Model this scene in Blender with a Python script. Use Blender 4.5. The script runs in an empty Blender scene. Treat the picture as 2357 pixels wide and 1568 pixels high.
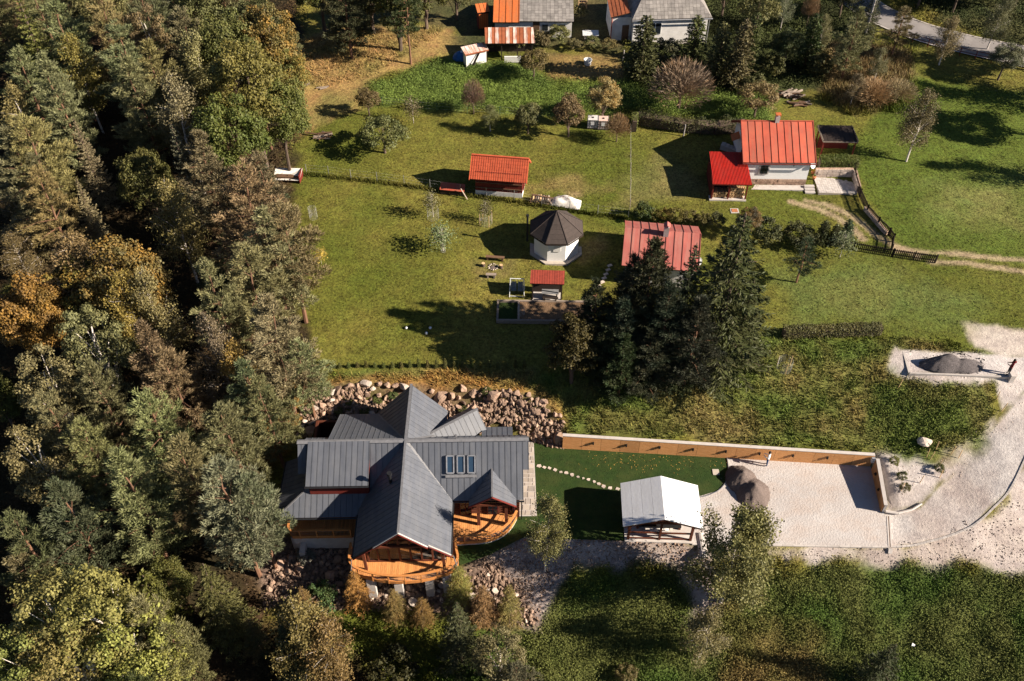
import bpy, bmesh, math, random
import numpy as np
from mathutils import Vector, Matrix

SC = bpy.context.scene
COL = SC.collection
R = math.radians

# ---------------------------------------------------------------- camera, sky, sun, exposure
cd = bpy.data.cameras.new('camera'); cam = bpy.data.objects.new('camera', cd); COL.objects.link(cam)
cam.location = (0, 0, 60); cam.rotation_euler = (R(90 - 45.5), 0, 0)
cd.sensor_width = 36; cd.lens = 2100 / 2356 * 36; cd.clip_end = 6000; cd.clip_start = .5
SC.camera = cam
SUN_EL, SUN_AZ = R(29), R(103.5)
w = bpy.data.worlds.new('World'); SC.world = w; w.use_nodes = True
wn = w.node_tree.nodes; wl = w.node_tree.links
bg = wn['Background']; sky = wn.new('ShaderNodeTexSky'); sky.sky_type = 'NISHITA'
sky.sun_disc = False; sky.sun_elevation = SUN_EL; sky.sun_rotation = SUN_AZ
sky.altitude = 1500; sky.air_density = .6; sky.dust_density = .5; sky.ozone_density = 1.0
wl.new(sky.outputs[0], bg.inputs[0]); bg.inputs[1].default_value = .05
sd = bpy.data.lights.new('sun', 'SUN'); so = bpy.data.objects.new('sun', sd); COL.objects.link(so)
sd.energy = 5.0; sd.angle = R(.5); sd.color = (1, .88, .735)
sdir = Vector((math.cos(SUN_EL) * math.sin(SUN_AZ), math.cos(SUN_EL) * math.cos(SUN_AZ), math.sin(SUN_EL)))
so.rotation_euler = sdir.to_track_quat('Z', 'Y').to_euler(); so.location = (120, -15, 90)
SC.view_settings.view_transform = 'Standard'; SC.view_settings.look = 'None'
SC.view_settings.gamma = 1; SC.view_settings.use_curve_mapping = False
SC.view_settings.exposure = 1.3
# ---------------------------------------------------------------- terrain as a function of the place
CAM_H, PITCH, FPX, PCX, PCY = 60.0, math.radians(45.5), 2100.0, 1178.0, 784.0
ST = [-90, -22, -18.2, -12, -4, 1, 4.0, 4.6, 14, 29.3, 29.9, 35, 39, 43, 90]
KN = [
 [(0,-7),(25,-5),(33,-3.5),(36,-2.6),(40,-1.5),(46,0),(50,1.5),(56,3.7)],
 [(0,-7),(25,-5),(33,-3.3),(36,-2.2),(40,-.9),(45.5,.6),(50,2.4),(54,3.9)],
 [(0,-7),(25,-5),(32.5,-3.4),(35.5,-2.3),(38.2,-1.2),(46.3,0),(50.2,3.5),(54,4)],
 [(0,-7),(25,-5),(32,-3.5),(34.5,-2.7),(38.2,-1.2),(47,0),(50.6,3.6),(54,4)],
 [(0,-7),(25,-5),(32,-3.7),(34,-2.7),(37.2,-.6),(47.2,0),(50.6,3.6),(54,4)],
 [(0,-7),(25,-5),(32,-3.5),(35.5,-1.6),(37.6,-.04),(47.3,0),(49.3,3.3),(54,4)],
 [(0,-7),(25,-5),(32,-3.3),(36,-1.2),(37.7,-.04),(46.75,0),(47.9,2.2),(54,4)],
 [(0,-7),(25,-5),(32,-3.3),(36,-1.2),(37.7,-.04),(46.72,0),(47.05,1.45),(54,4)],
 [(0,-7),(25,-5),(32,-3),(36,-1),(37.3,-.04),(46.0,0),(46.35,1.45),(53.5,4)],
 [(0,-7),(25,-4.7),(32,-3),(36,-1),(37.1,-.04),(44.85,0),(45.2,1.4),(53,4)],
 [(0,-7),(25,-4.7),(32,-3),(36,-.9),(37.2,-.04),(40.2,.02),(45.2,1.4),(53,4)],
 [(0,-7),(25,-4.5),(32,-2.8),(36.5,-.5),(38.4,.6),(43,.9),(46,1.9),(51.0,3.9)],
 [(0,-7),(25,-4.3),(32,-2.5),(37,-.4),(41.7,1.6),(47,2.1),(50,3.3),(51.0,3.95)],
 [(0,-7),(25,-4.2),(32,-2.2),(40,.6),(44,2.2),(48.5,2.9),(50.2,3.3),(51.0,3.95)],
 [(0,-7),(25,-3.5),(32,-1.5),(40,.8),(46,2.4),(50,3.2),(51,3.6),(53,4.2)],
]
FARK = [(66,4.8),(100,7.4),(130,9.0),(220,15.0),(1500,40.0)]
KN = [k + FARK for k in KN]
KY = np.array([[p[0] for p in k] for k in KN], float)
KZ = np.array([[p[1] for p in k] for k in KN], float)
KY[:, 0] = -60
KZ[:, 0] = -9
def _hash(ix, iy, s):
    h = (ix.astype(np.int64) * 374761393 + iy.astype(np.int64) * 668265263 + s * 982451653) & 0x7fffffff
    h = ((h ^ (h >> 13)) * 1274126177) & 0x7fffffff
    return ((h ^ (h >> 16)) & 0xffff) / 65535.0
def vnoise(x, y, s=0):
    x = np.asarray(x, float); y = np.asarray(y, float)
    ix = np.floor(x); iy = np.floor(y); fx = x - ix; fy = y - iy
    fx = fx * fx * (3 - 2 * fx); fy = fy * fy * (3 - 2 * fy)
    a = _hash(ix, iy, s); b = _hash(ix + 1, iy, s); c = _hash(ix, iy + 1, s); d = _hash(ix + 1, iy + 1, s)
    return (a * (1 - fx) + b * fx) * (1 - fy) + (c * (1 - fx) + d * fx) * fy
def fbm(x, y, sc=1.0, o=4, s=0):
    t = 0; a = .5; f = 1.0 / sc
    for i in range(o):
        t = t + a * vnoise(np.asarray(x) * f, np.asarray(y) * f, s + i * 17); a *= .5; f *= 2.03
    return t / (1 - .5 ** o)
def terr_arr(x, y):
    x = np.asarray(x, float); y = np.asarray(y, float)
    shp = np.broadcast(x, y).shape
    x = np.broadcast_to(x, shp).ravel(); y = np.broadcast_to(y, shp).ravel()
    i = np.clip(np.searchsorted(ST, x) - 1, 0, len(ST) - 2)
    sx = np.array(ST, float)
    t = np.clip((x - sx[i]) / (sx[i + 1] - sx[i]), 0, 1)[:, None]
    ky = KY[i] * (1 - t) + KY[i + 1] * t; kz = KZ[i] * (1 - t) + KZ[i + 1] * t
    z = kz[:, 0].copy()
    for k in range(ky.shape[1] - 1):
        m = y >= ky[:, k]
        f = np.clip((y - ky[:, k]) / (ky[:, k + 1] - ky[:, k]), 0, 1)
        z = np.where(m, kz[:, k] * (1 - f) + kz[:, k + 1] * f, z)
    # small bumps away from the levelled yard and platform
    flat = np.clip(np.maximum((y - ky[:, 5] - 1.2) / 2, (ky[:, 4] - y) / 1.5), 0, 1)
    plat = (x > 32) & (y > 50) & (y < 55)
    flat = np.where(plat, 0, flat)
    z = z + flat * (fbm(x, y, 6, 3, 5) - .5) * .35
    return z.reshape(shp)
def terr(x, y): return float(terr_arr(np.array([x]), np.array([y]))[0])
def ray(X, Y):
    u = (X - PCX) / FPX; v = (PCY - Y) / FPX
    return np.array([u, math.cos(PITCH) + v * math.sin(PITCH), -math.sin(PITCH) + v * math.cos(PITCH)])
def at(X, Y, z):
    d = ray(X, Y); t = (z - CAM_H) / d[2]
    return float(d[0] * t), float(d[1] * t)
def G(X, Y, up=0.0):
    z = 3.0
    for _ in range(40):
        x, y = at(X, Y, z + up); zn = terr(x, y); z += (zn - z) * .6
    return x, y, z
# ---------------------------------------------------------------- mesh and object helpers
def link(o, parent=None):
    COL.objects.link(o)
    if parent is not None: o.parent = parent
    return o
def tag(o, label=None, cat=None, group=None, kind=None):
    if label: o['label'] = label
    if cat: o['category'] = cat
    if group: o['group'] = group
    if kind: o['kind'] = kind
    return o
def thing(name, label, cat, loc=(0, 0, 0), rz=0, group=None):
    o = bpy.data.objects.new(name, None); COL.objects.link(o)
    o.empty_display_size = .3; o.location = loc; o.rotation_euler = (0, 0, rz)
    return tag(o, label, cat, group)
def kids(o, tree={}): return list(o.children)
def dup(root, loc=None, rz=None, label=None, group=None, scale=None, color=None):
    r = root.copy(); COL.objects.link(r)
    if loc is not None: r.location = loc
    if rz is not None: r.rotation_euler = (0, 0, rz)
    if scale is not None: r.scale = (scale,) * 3 if not hasattr(scale, '__len__') else scale
    if label: r['label'] = label
    if group: r['group'] = group
    for ch in root.children:
        c = ch.copy(); COL.objects.link(c); c.parent = r
        if color is not None: c.color = color
        for g in ch.children:
            d = g.copy(); COL.objects.link(d); d.parent = c
    return r
def np_mesh(name, V, F):
    """V (n,3); F (m,k) faces all of k corners."""
    me = bpy.data.meshes.new(name); V = np.asarray(V, np.float32); F = np.asarray(F, np.int32)
    me.vertices.add(len(V)); me.vertices.foreach_set('co', V.ravel())
    k = F.shape[1]
    me.loops.add(F.size); me.loops.foreach_set('vertex_index', F.ravel())
    me.polygons.add(len(F)); me.polygons.foreach_set('loop_start', np.arange(0, F.size, k, dtype=np.int32))
    me.update(calc_edges=True)
    return me
def set_col(me, C, name='col'):
    a = me.color_attributes.new(name, 'FLOAT_COLOR', 'POINT')
    C = np.asarray(C, np.float32)
    if C.shape[1] == 3: C = np.c_[C, np.ones(len(C), np.float32)]
    a.data.foreach_set('color', C.ravel())
class MB:
    def __init__(s): s.v = []; s.f = []
    def add(s, v, f):
        n = len(s.v); s.v += [tuple(p) for p in v]; s.f += [tuple(i + n for i in q) for q in f]; return s
    def box(s, x0, y0, z0, x1, y1, z1):
        return s.add([(x0,y0,z0),(x1,y0,z0),(x1,y1,z0),(x0,y1,z0),(x0,y0,z1),(x1,y0,z1),(x1,y1,z1),(x0,y1,z1)],
                     [(3,2,1,0),(4,5,6,7),(0,1,5,4),(1,2,6,5),(2,3,7,6),(3,0,4,7)])
    def prism(s, pts, vec):
        n = len(pts); v = [Vector(p) for p in pts]; w_ = [p + Vector(vec) for p in v]
        nrm = Vector((0, 0, 0))
        for i in range(n): nrm += v[i].cross(v[(i + 1) % n])
        fl = nrm.dot(Vector(vec)) < 0
        a = list(range(n)); b = list(range(n, 2 * n))
        fs = [tuple(reversed(a)), tuple(b)] + [(i, (i + 1) % n, n + (i + 1) % n, n + i) for i in range(n)]
        if fl: fs = [tuple(reversed(q)) for q in fs]
        return s.add(v + w_, fs)
    def bar(s, p0, p1, w_, h, up=(0, 0, 1)):
        p0 = Vector(p0); p1 = Vector(p1); d = (p1 - p0).normalized(); u = Vector(up)
        if abs(d.dot(u)) > .98: u = Vector((0, 1, 0))
        sx = d.cross(u).normalized() * (w_ / 2); sz = sx.cross(d).normalized() * (h / 2)
        q = [p0 - sx - sz, p0 + sx - sz, p0 + sx + sz, p0 - sx + sz]
        return s.prism(q, p1 - p0)
    def tube(s, p0, p1, r0, r1=None, n=8, cap=True):
        r1 = r0 if r1 is None else r1
        p0 = Vector(p0); p1 = Vector(p1); d = (p1 - p0).normalized()
        u = d.orthogonal().normalized(); v = d.cross(u)
        A = [p0 + (u * math.cos(2*math.pi*i/n) + v * math.sin(2*math.pi*i/n)) * r0 for i in range(n)]
        B = [p1 + (u * math.cos(2*math.pi*i/n) + v * math.sin(2*math.pi*i/n)) * r1 for i in range(n)]
        f = [(i, (i + 1) % n, n + (i + 1) % n, n + i) for i in range(n)]
        if cap: f += [tuple(range(n - 1, -1, -1)), tuple(range(n, 2 * n))]
        return s.add(A + B, f)
    def path(s, pts, rads, n=6):
        for i in range(len(pts) - 1): s.tube(pts[i], pts[i + 1], rads[i], rads[i + 1], n, cap=(i in (0, len(pts) - 2)))
        return s
    def lathe(s, c, prof, n=12):
        v = []; f = []; m = len(prof)
        for i in range(n):
            a = 2 * math.pi * i / n
            for r_, z in prof: v.append((c[0] + r_ * math.cos(a), c[1] + r_ * math.sin(a), c[2] + z))
        for i in range(n):
            j = (i + 1) % n
            for k in range(m - 1): f.append((i*m+k, j*m+k, j*m+k+1, i*m+k+1))
        f.append(tuple(i * m for i in range(n - 1, -1, -1))); f.append(tuple(i * m + m - 1 for i in range(n)))
        return s.add(v, f)
    def mesh(s, name):
        me = bpy.data.meshes.new(name); me.from_pydata(s.v, [], s.f); me.update(); return me
    def build(s, name, mat=None, parent=None, smooth=False):
        me = s.mesh(name)
        if mat: me.materials.append(mat)
        if smooth: me.polygons.foreach_set('use_smooth', [True] * len(me.polygons))
        return link(bpy.data.objects.new(name, me), parent)
def one(fn, name, mat, parent=None, **k):
    m = MB(); fn(m); return m.build(name, mat, parent, **k)
def resample(pts, step):
    P_ = [Vector(p) for p in pts]; out = [P_[0].copy()]
    for a, b in zip(P_, P_[1:]):
        n = max(1, round((b - a).length / step))
        for i in range(1, n + 1): out.append(a.lerp(b, i / n))
    return out
def spline(pts, n=8):
    P_ = [Vector(p) for p in pts]; P_ = [P_[0] * 2 - P_[1]] + P_ + [P_[-1] * 2 - P_[-2]]; out = []
    for i in range(1, len(P_) - 2):
        a, b, c, d = P_[i-1:i+3]
        for k in range(n):
            t = k / n
            out.append(.5 * ((2*b) + (c-a)*t + (2*a-5*b+4*c-d)*t*t + (3*b-a-3*c+d)*t**3))
    return out + [P_[-2]]

# ---------------------------------------------------------------- materials
def nodes(name):
    m = bpy.data.materials.new(name); m.use_nodes = True
    nt = m.node_tree; return m, nt, nt.nodes['Principled BSDF'], (lambda t, **k: mk(nt, t, **k)), nt.links.new
def mk(nt, t, **k):
    n = nt.nodes.new('ShaderNode' + t)
    for a, b in k.items():
        if a.startswith('i'): n.inputs[int(a[1:])].default_value = b
        else: setattr(n, a, b)
    return n
def mixc(nt, fac, a, b, mode='MIX'):
    n = nt.nodes.new('ShaderNodeMix'); n.data_type = 'RGBA'; n.blend_type = mode; L = nt.links.new
    for s_, v in ((0, fac), (6, a), (7, b)):
        if isinstance(v, bpy.types.NodeSocket): L(v, n.inputs[s_])
        else: n.inputs[s_].default_value = v if s_ == 0 else (*v[:3], 1)
    return n.outputs[2]
def math_(nt, op, a, b=0.0, c=0.0):
    n = nt.nodes.new('ShaderNodeMath'); n.operation = op
    for i, v in enumerate((a, b, c)):
        if isinstance(v, bpy.types.NodeSocket): nt.links.new(v, n.inputs[i])
        else: n.inputs[i].default_value = v
    return n.outputs[0]
def noise(nt, scale, detail=4, co='Object', stretch=None, rough=.6):
    tc = nt.nodes.new('ShaderNodeTexCoord'); src = tc.outputs[co]
    if stretch:
        mp = nt.nodes.new('ShaderNodeMapping'); mp.inputs[3].default_value = stretch; nt.links.new(src, mp.inputs[0]); src = mp.outputs[0]
    n = nt.nodes.new('ShaderNodeTexNoise'); n.inputs['Scale'].default_value = scale; n.inputs['Detail'].default_value = detail
    n.inputs['Roughness'].default_value = rough
    nt.links.new(src, n.inputs['Vector']); return n.outputs['Fac']
def ramp(nt, fac, a, b):
    n = nt.nodes.new('ShaderNodeMapRange'); n.inputs[1].default_value = a; n.inputs[2].default_value = b; n.clamp = True
    nt.links.new(fac, n.inputs[0]); return n.outputs[0]
def bump(nt, b, h, strength=.4, dist=.02):
    n = nt.nodes.new('ShaderNodeBump'); n.inputs['Strength'].default_value = strength; n.inputs['Distance'].default_value = dist
    nt.links.new(h, n.inputs['Height']); nt.links.new(n.outputs[0], b.inputs['Normal'])
def M(name, c, c2=None, rough=.75, scale=4, stretch=None, bmp=.3, dist=.01, metal=0, spec=.3, rv=.12, fine=40, wear=None, wst=(2.2, .3, .3), wf=.5):
    m, nt, b, N, L = nodes(name)
    c2 = c2 or tuple(x * .7 for x in c)
    f = ramp(nt, noise(nt, scale, 5, stretch=stretch), .33, .67)
    col = mixc(nt, f, c, c2)
    f2 = noise(nt, fine, 3, stretch=stretch)
    col = mixc(nt, .35, col, mixc(nt, f2, (.35, .35, .35), (.65, .65, .65)), 'OVERLAY')
    if wear:
        f3 = math_(nt, 'MULTIPLY', ramp(nt, noise(nt, 1.3, 5, stretch=wst, rough=.7), .42, .7), wf); col = mixc(nt, f3, col, wear)
    if rv:
        oi = N('ObjectInfo'); v = N('HueSaturation'); L(col, v.inputs['Color'])
        L(math_(nt, 'MULTIPLY_ADD', oi.outputs['Random'], 2 * rv, 1 - rv), v.inputs['Value']); col = v.outputs[0]
    L(col, b.inputs['Base Color']); b.inputs['Roughness'].default_value = rough; b.inputs['Metallic'].default_value = metal
    b.inputs['Specular IOR Level'].default_value = spec
    if bmp: bump(nt, b, f2, bmp, dist)
    return m
def leaf_mat(name, hue=(.45, .28, .06), amount=.15, trans=.25, lo=.55, hi=1.35):
    """object colour varied leaf by leaf; a share of the leaves has turned to the second colour"""
    m, nt, b, N, L = nodes(name)
    oi = N('ObjectInfo'); g = N('NewGeometry')
    rnd = g.outputs['Random Per Island']
    v = N('HueSaturation'); L(oi.outputs['Color'], v.inputs['Color'])
    L(math_(nt, 'MULTIPLY_ADD', rnd, hi - lo, lo), v.inputs['Value'])
    r2 = math_(nt, 'FRACT', math_(nt, 'MULTIPLY', rnd, 37.7))
    big = noise(nt, .55, 2)
    thr = math_(nt, 'MULTIPLY', ramp(nt, big, .38, .72), 2 * amount)
    turned = math_(nt, 'MULTIPLY', thr, math_(nt, 'MULTIPLY_ADD', r2, 1.5, .2))
    turned = math_(nt, 'MINIMUM', turned, 1.0)
    col = mixc(nt, turned, v.outputs[0], hue)
    L(col, b.inputs['Base Color']); b.inputs['Roughness'].default_value = .6; b.inputs['Specular IOR Level'].default_value = .25
    tr = N('BsdfTranslucent'); L(col, tr.inputs[0]); mx = N('MixShader'); mx.inputs[0].default_value = trans
    L(b.outputs[0], mx.inputs[1]); L(tr.outputs[0], mx.inputs[2]); L(mx.outputs[0], nt.nodes['Material Output'].inputs[0])
    return m
def attr_mat(name, leafy=False, sc=(4.2, 1.1), amp=.6, bmp=.8, dist=.1):
    m, nt, b, N, L = nodes(name)
    a = N('Attribute', attribute_name='col'); col = a.outputs['Color']
    if leafy:
        g = N('NewGeometry'); v = N('HueSaturation'); L(col, v.inputs['Color'])
        L(math_(nt, 'MULTIPLY_ADD', g.outputs['Random Per Island'], .6, .72), v.inputs['Value']); col = v.outputs[0]
    else:
        f1 = noise(nt, sc[0], 6, rough=.75); f2 = noise(nt, sc[1], 4, rough=.65)
        sc_ = N('SeparateColor'); L(col, sc_.inputs[0]); am = math_(nt, 'MULTIPLY_ADD', ramp(nt, sc_.outputs[2], .06, .26), .14 - amp, amp)  # stony ground is more even than turf
        v1 = math_(nt, 'MULTIPLY_ADD', math_(nt, 'MULTIPLY_ADD', ramp(nt, f1, .34, .66), 2.0, -1.0), am, 1.0)
        v2 = math_(nt, 'MULTIPLY_ADD', ramp(nt, f2, .25, .75), amp * .8, 1 - amp * .4)
        v = N('HueSaturation'); L(col, v.inputs['Color']); L(math_(nt, 'MULTIPLY', v1, v2), v.inputs['Value'])
        L(math_(nt, 'MULTIPLY_ADD', f2, .06, .47), v.inputs['Hue']); col = v.outputs[0]
        bump(nt, b, f1, bmp, dist)
    L(col, b.inputs['Base Color']); b.inputs['Roughness'].default_value = .9; b.inputs['Specular IOR Level'].default_value = .15
    return m
def glass_mat(name, tint=(.6, .65, .7), clear=.5):
    m, nt, b, N, L = nodes(name)
    b.inputs['Base Color'].default_value = (.02, .025, .03, 1); b.inputs['Roughness'].default_value = .04
    b.inputs['Specular IOR Level'].default_value = .6
    t = N('BsdfTransparent'); t.inputs[0].default_value = (*tint, 1); mx = N('MixShader'); mx.inputs[0].default_value = clear
    L(b.outputs[0], mx.inputs[1]); L(t.outputs[0], mx.inputs[2]); L(mx.outputs[0], nt.nodes['Material Output'].inputs[0])
    return m
MT = dict(
    slate=M('dark grey roof metal', (.094, .102, .122), (.076, .083, .10), wear=(.15, .15, .155), wf=.4, rough=.55, bmp=.15, rv=.06, scale=1.2, spec=.4, fine=90),
    slate_trim=M('grey roof trim metal', (.17, .17, .18), rough=.5, bmp=.03, rv=.05),
    gutter=M('black gutter metal', (.02, .02, .022), rough=.4, bmp=0, rv=0),
    log=M('red brown stained log', (.10, .028, .012), (.06, .016, .008), stretch=(1, 8, 8), rv=.2),
    beam=M('dark red brown timber', (.13, .035, .014), (.08, .02, .009), stretch=(8, 8, 1), rv=.15),
    deck=M('orange oiled deck board', (.62, .29, .10), (.50, .20, .06), stretch=(9, 1, 9), scale=3, rv=.2),
    rail=M('orange railing wood', (.58, .25, .075), (.46, .17, .045), stretch=(4, 4, 4), rv=.12),
    slat=M('amber larch slat', (.66, .34, .14), (.50, .23, .08), stretch=(1, 9, 9), scale=2.5, rv=.18),
    concrete=M('pale concrete', (.50, .46, .43), (.40, .36, .33), scale=2, bmp=.3),
    kerb=M('light kerb concrete', (.47, .43, .40), (.39, .35, .32), scale=2),
    white=M('white plaster', (.80, .79, .78), (.74, .73, .72), rough=.85, scale=1.2, bmp=.2, rv=0),
    oldwhite=M('weathered white plaster', (.76, .74, .71), (.62, .60, .57), rough=.9, scale=1.5, bmp=.4, rv=0),
    membrane=M('white roof membrane', (.74, .74, .74), (.69, .69, .70), wear=(.60, .59, .57), wf=.5, rough=.55, scale=1, bmp=.25, dist=.03, rv=.03, fine=5),
    redroof=M('faded red painted metal', (.47, .095, .05), (.35, .065, .038), wear=(.30, .12, .075), wf=.7, rough=.6, scale=.8, rv=.10, bmp=.1),
    brightred=M('bright red corrugated metal', (.48, .022, .012), (.38, .018, .01), wear=(.28, .05, .035), wf=.5, rough=.5, scale=1, rv=.05, bmp=.1),
    pinkroof=M('faded pink red sheet', (.42, .12, .095), (.33, .09, .075), wear=(.36, .20, .16), wf=.6, rough=.6, scale=.8, rv=.05, bmp=.1),
    tile=M('orange red roof tile', (.50, .105, .045), (.42, .08, .035), rough=.6, scale=2, rv=.12, bmp=.15),
    brownroof=M('brown shingle', (.062, .047, .041), (.046, .036, .032), rough=.9, scale=5, rv=.1, bmp=.5),
    redwood=M('dark red painted wood', (.16, .02, .012), (.10, .013, .009), stretch=(6, 6, 1), rv=.12),
    darkwood=M('near black stained wood', (.035, .022, .017), (.02, .014, .011), stretch=(6, 6, 1), rv=.2),
    greywood=M('weathered grey wood', (.30, .24, .19), (.2, .16, .13), stretch=(1, 6, 6), rv=.25),
    brownwood=M('brown wood', (.15, .085, .05), (.10, .055, .03), stretch=(1, 6, 6), rv=.2),
    logend=M('pale cut log end', (.58, .40, .22), (.42, .27, .13), scale=8, rv=.3),
    slab=M('grey fibre cement slate', (.26, .24, .22), (.17, .155, .145), rough=.9, scale=1.6, rv=.2, bmp=.3),
    rust=M('rusted brown sheet', (.36, .11, .045), (.24, .07, .03), rough=.8, scale=2, rv=.15),
    rustwhite=M('flaked white sheet with rust', (.72, .66, .60), (.40, .13, .055), rough=.7, scale=1.1, stretch=(3, .6, 1), rv=.1),
    orangeroof=M('orange painted sheet', (.58, .15, .035), (.46, .11, .03), wear=(.34, .14, .06), wf=.7, rough=.6, rv=.08),
    stone=M('pinkish brown boulder rock', (.40, .28, .205), (.24, .155, .11), rough=.95, scale=1.8, bmp=.9, dist=.08, rv=.35, fine=9),
    palestone=M('pale limestone', (.58, .49, .42), (.42, .34, .28), rough=.95, scale=1.8, bmp=.8, dist=.05, rv=.2, fine=9),
    flag=M('buff flagstone', (.42, .36, .29), (.33, .29, .26), rough=.85, scale=3, rv=.22, bmp=.4),
    gravelheap=M('brown grey crushed stone', (.20, .155, .135), (.13, .10, .088), rough=1, scale=9, bmp=1, dist=.09, rv=0, fine=26),
    darkheap=M('dark grey crushed stone', (.15, .13, .13), (.09, .08, .08), rough=1, scale=9, bmp=1, dist=.09, rv=0, fine=26),
    gravel=M('pale crushed gravel', (.47, .44, .42), (.40, .365, .345), wear=(.40, .31, .255), wst=(.3, .5, 1), wf=.55, rough=1, scale=.3, bmp=.9, dist=.05, rv=0, fine=7),
    asphalt=M('worn grey asphalt', (.24, .22, .21), (.19, .175, .17), rough=.95, scale=.6, bmp=.3, rv=0, fine=14),
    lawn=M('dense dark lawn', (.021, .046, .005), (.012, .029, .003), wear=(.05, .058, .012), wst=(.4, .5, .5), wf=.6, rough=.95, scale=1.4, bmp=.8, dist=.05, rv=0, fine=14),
    black=M('black plastic', (.015, .015, .016), rough=.5, bmp=0, rv=0),
    steel=M('galvanised steel', (.45, .45, .46), rough=.4, metal=.6, bmp=0, rv=.1),
    whitemetal=M('white painted steel', (.75, .76, .76), rough=.4, bmp=0, rv=0),
    canvas=M('grey woven seat', (.22, .24, .25), rough=.9, rv=.05),
    wire=M('galvanised wire', (.5, .5, .48), rough=.5, bmp=0, rv=0),
    cage=M('white water tank plastic', (.66, .64, .62), (.52, .48, .45), rough=.5, rv=.06),
    blue=M('blue tarpaulin', (.03, .16, .42), (.02, .1, .3), rough=.6),
    tarp=M('white tarpaulin', (.78, .75, .70), (.62, .57, .5), rough=.6, scale=2, bmp=.5, dist=.05, rv=0, fine=6),
    terracotta=M('terracotta', (.50, .19, .08), rough=.8),
    bark=M('grey brown bark', (.14, .10, .075), (.08, .057, .042), stretch=(5, 5, 1), rough=.95, bmp=.8, rv=.2),
    pinebark=M('orange pine bark', (.21, .105, .06), (.12, .07, .045), scale=1.2, rough=.95, bmp=.6, rv=.2),
    birchbark=M('white birch bark', (.72, .66, .60), (.42, .36, .31), scale=5, stretch=(1, 1, 3), rough=.8, bmp=.2, rv=.1),
    soil=M('brown bed soil', (.22, .135, .075), (.13, .08, .045), rough=1, scale=3, bmp=1, dist=.08, rv=0, fine=12),
    glass=glass_mat('window glass'), clearglass=glass_mat('gable glass', (.75, .72, .7), .6),
    skin=M('skin', (.55, .34, .25), rough=.6, bmp=0, rv=0),
    hair=M('dark hair', (.03, .02, .015), rough=.7, bmp=0, rv=0),
    needle=leaf_mat('conifer needles', (.24, .17, .08), .06, .06, .6, 1.45),
    leaf=leaf_mat('leaves', (.30, .23, .06), .10, .2, .6, 1.45),
    turnleaf=leaf_mat('turning leaves', (.42, .23, .045), .3, .2, .6, 1.45),
    twig=leaf_mat('feathery larch shoots', (.4, .2, .06), .2, .15, .5, 1.4),
    ground=attr_mat('meadow soil and turf'), blades=attr_mat('grass blades', True),
)
def skylight_mat():
    m, nt, b, N, L = nodes('skylight glass')
    b.inputs['Base Color'].default_value = (.02, .042, .075, 1); b.inputs['Roughness'].default_value = .3
    return m
MT['skylight'] = skylight_mat()

# ---------------------------------------------------------------- ground colours by place
def polypx(pts): return np.array([G(X, Y)[:2] for X, Y in pts])
def sdist(P_, x, y):
    """signed distance to a closed polygon, positive inside"""
    d = np.full(x.shape, 1e9); ins = np.zeros(x.shape, bool); n = len(P_)
    for i in range(n):
        ax, ay = P_[i]; bx, by = P_[(i + 1) % n]; ex, ey = bx - ax, by - ay
        t = np.clip(((x - ax) * ex + (y - ay) * ey) / (ex * ex + ey * ey + 1e-9), 0, 1)
        d = np.minimum(d, np.hypot(x - ax - t * ex, y - ay - t * ey))
        c = ((ay > y) != (by > y)) & (x < (bx - ax) * (y - ay) / (by - ay + 1e-12) + ax)
        ins ^= c
    return np.where(ins, d, -d)
def ldist(P_, x, y):
    d = np.full(x.shape, 1e9)
    for (ax, ay), (bx, by) in zip(P_, P_[1:]):
        ex, ey = bx - ax, by - ay
        t = np.clip(((x - ax) * ex + (y - ay) * ey) / (ex * ex + ey * ey + 1e-9), 0, 1)
        d = np.minimum(d, np.hypot(x - ax - t * ex, y - ay - t * ey))
    return d
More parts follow.
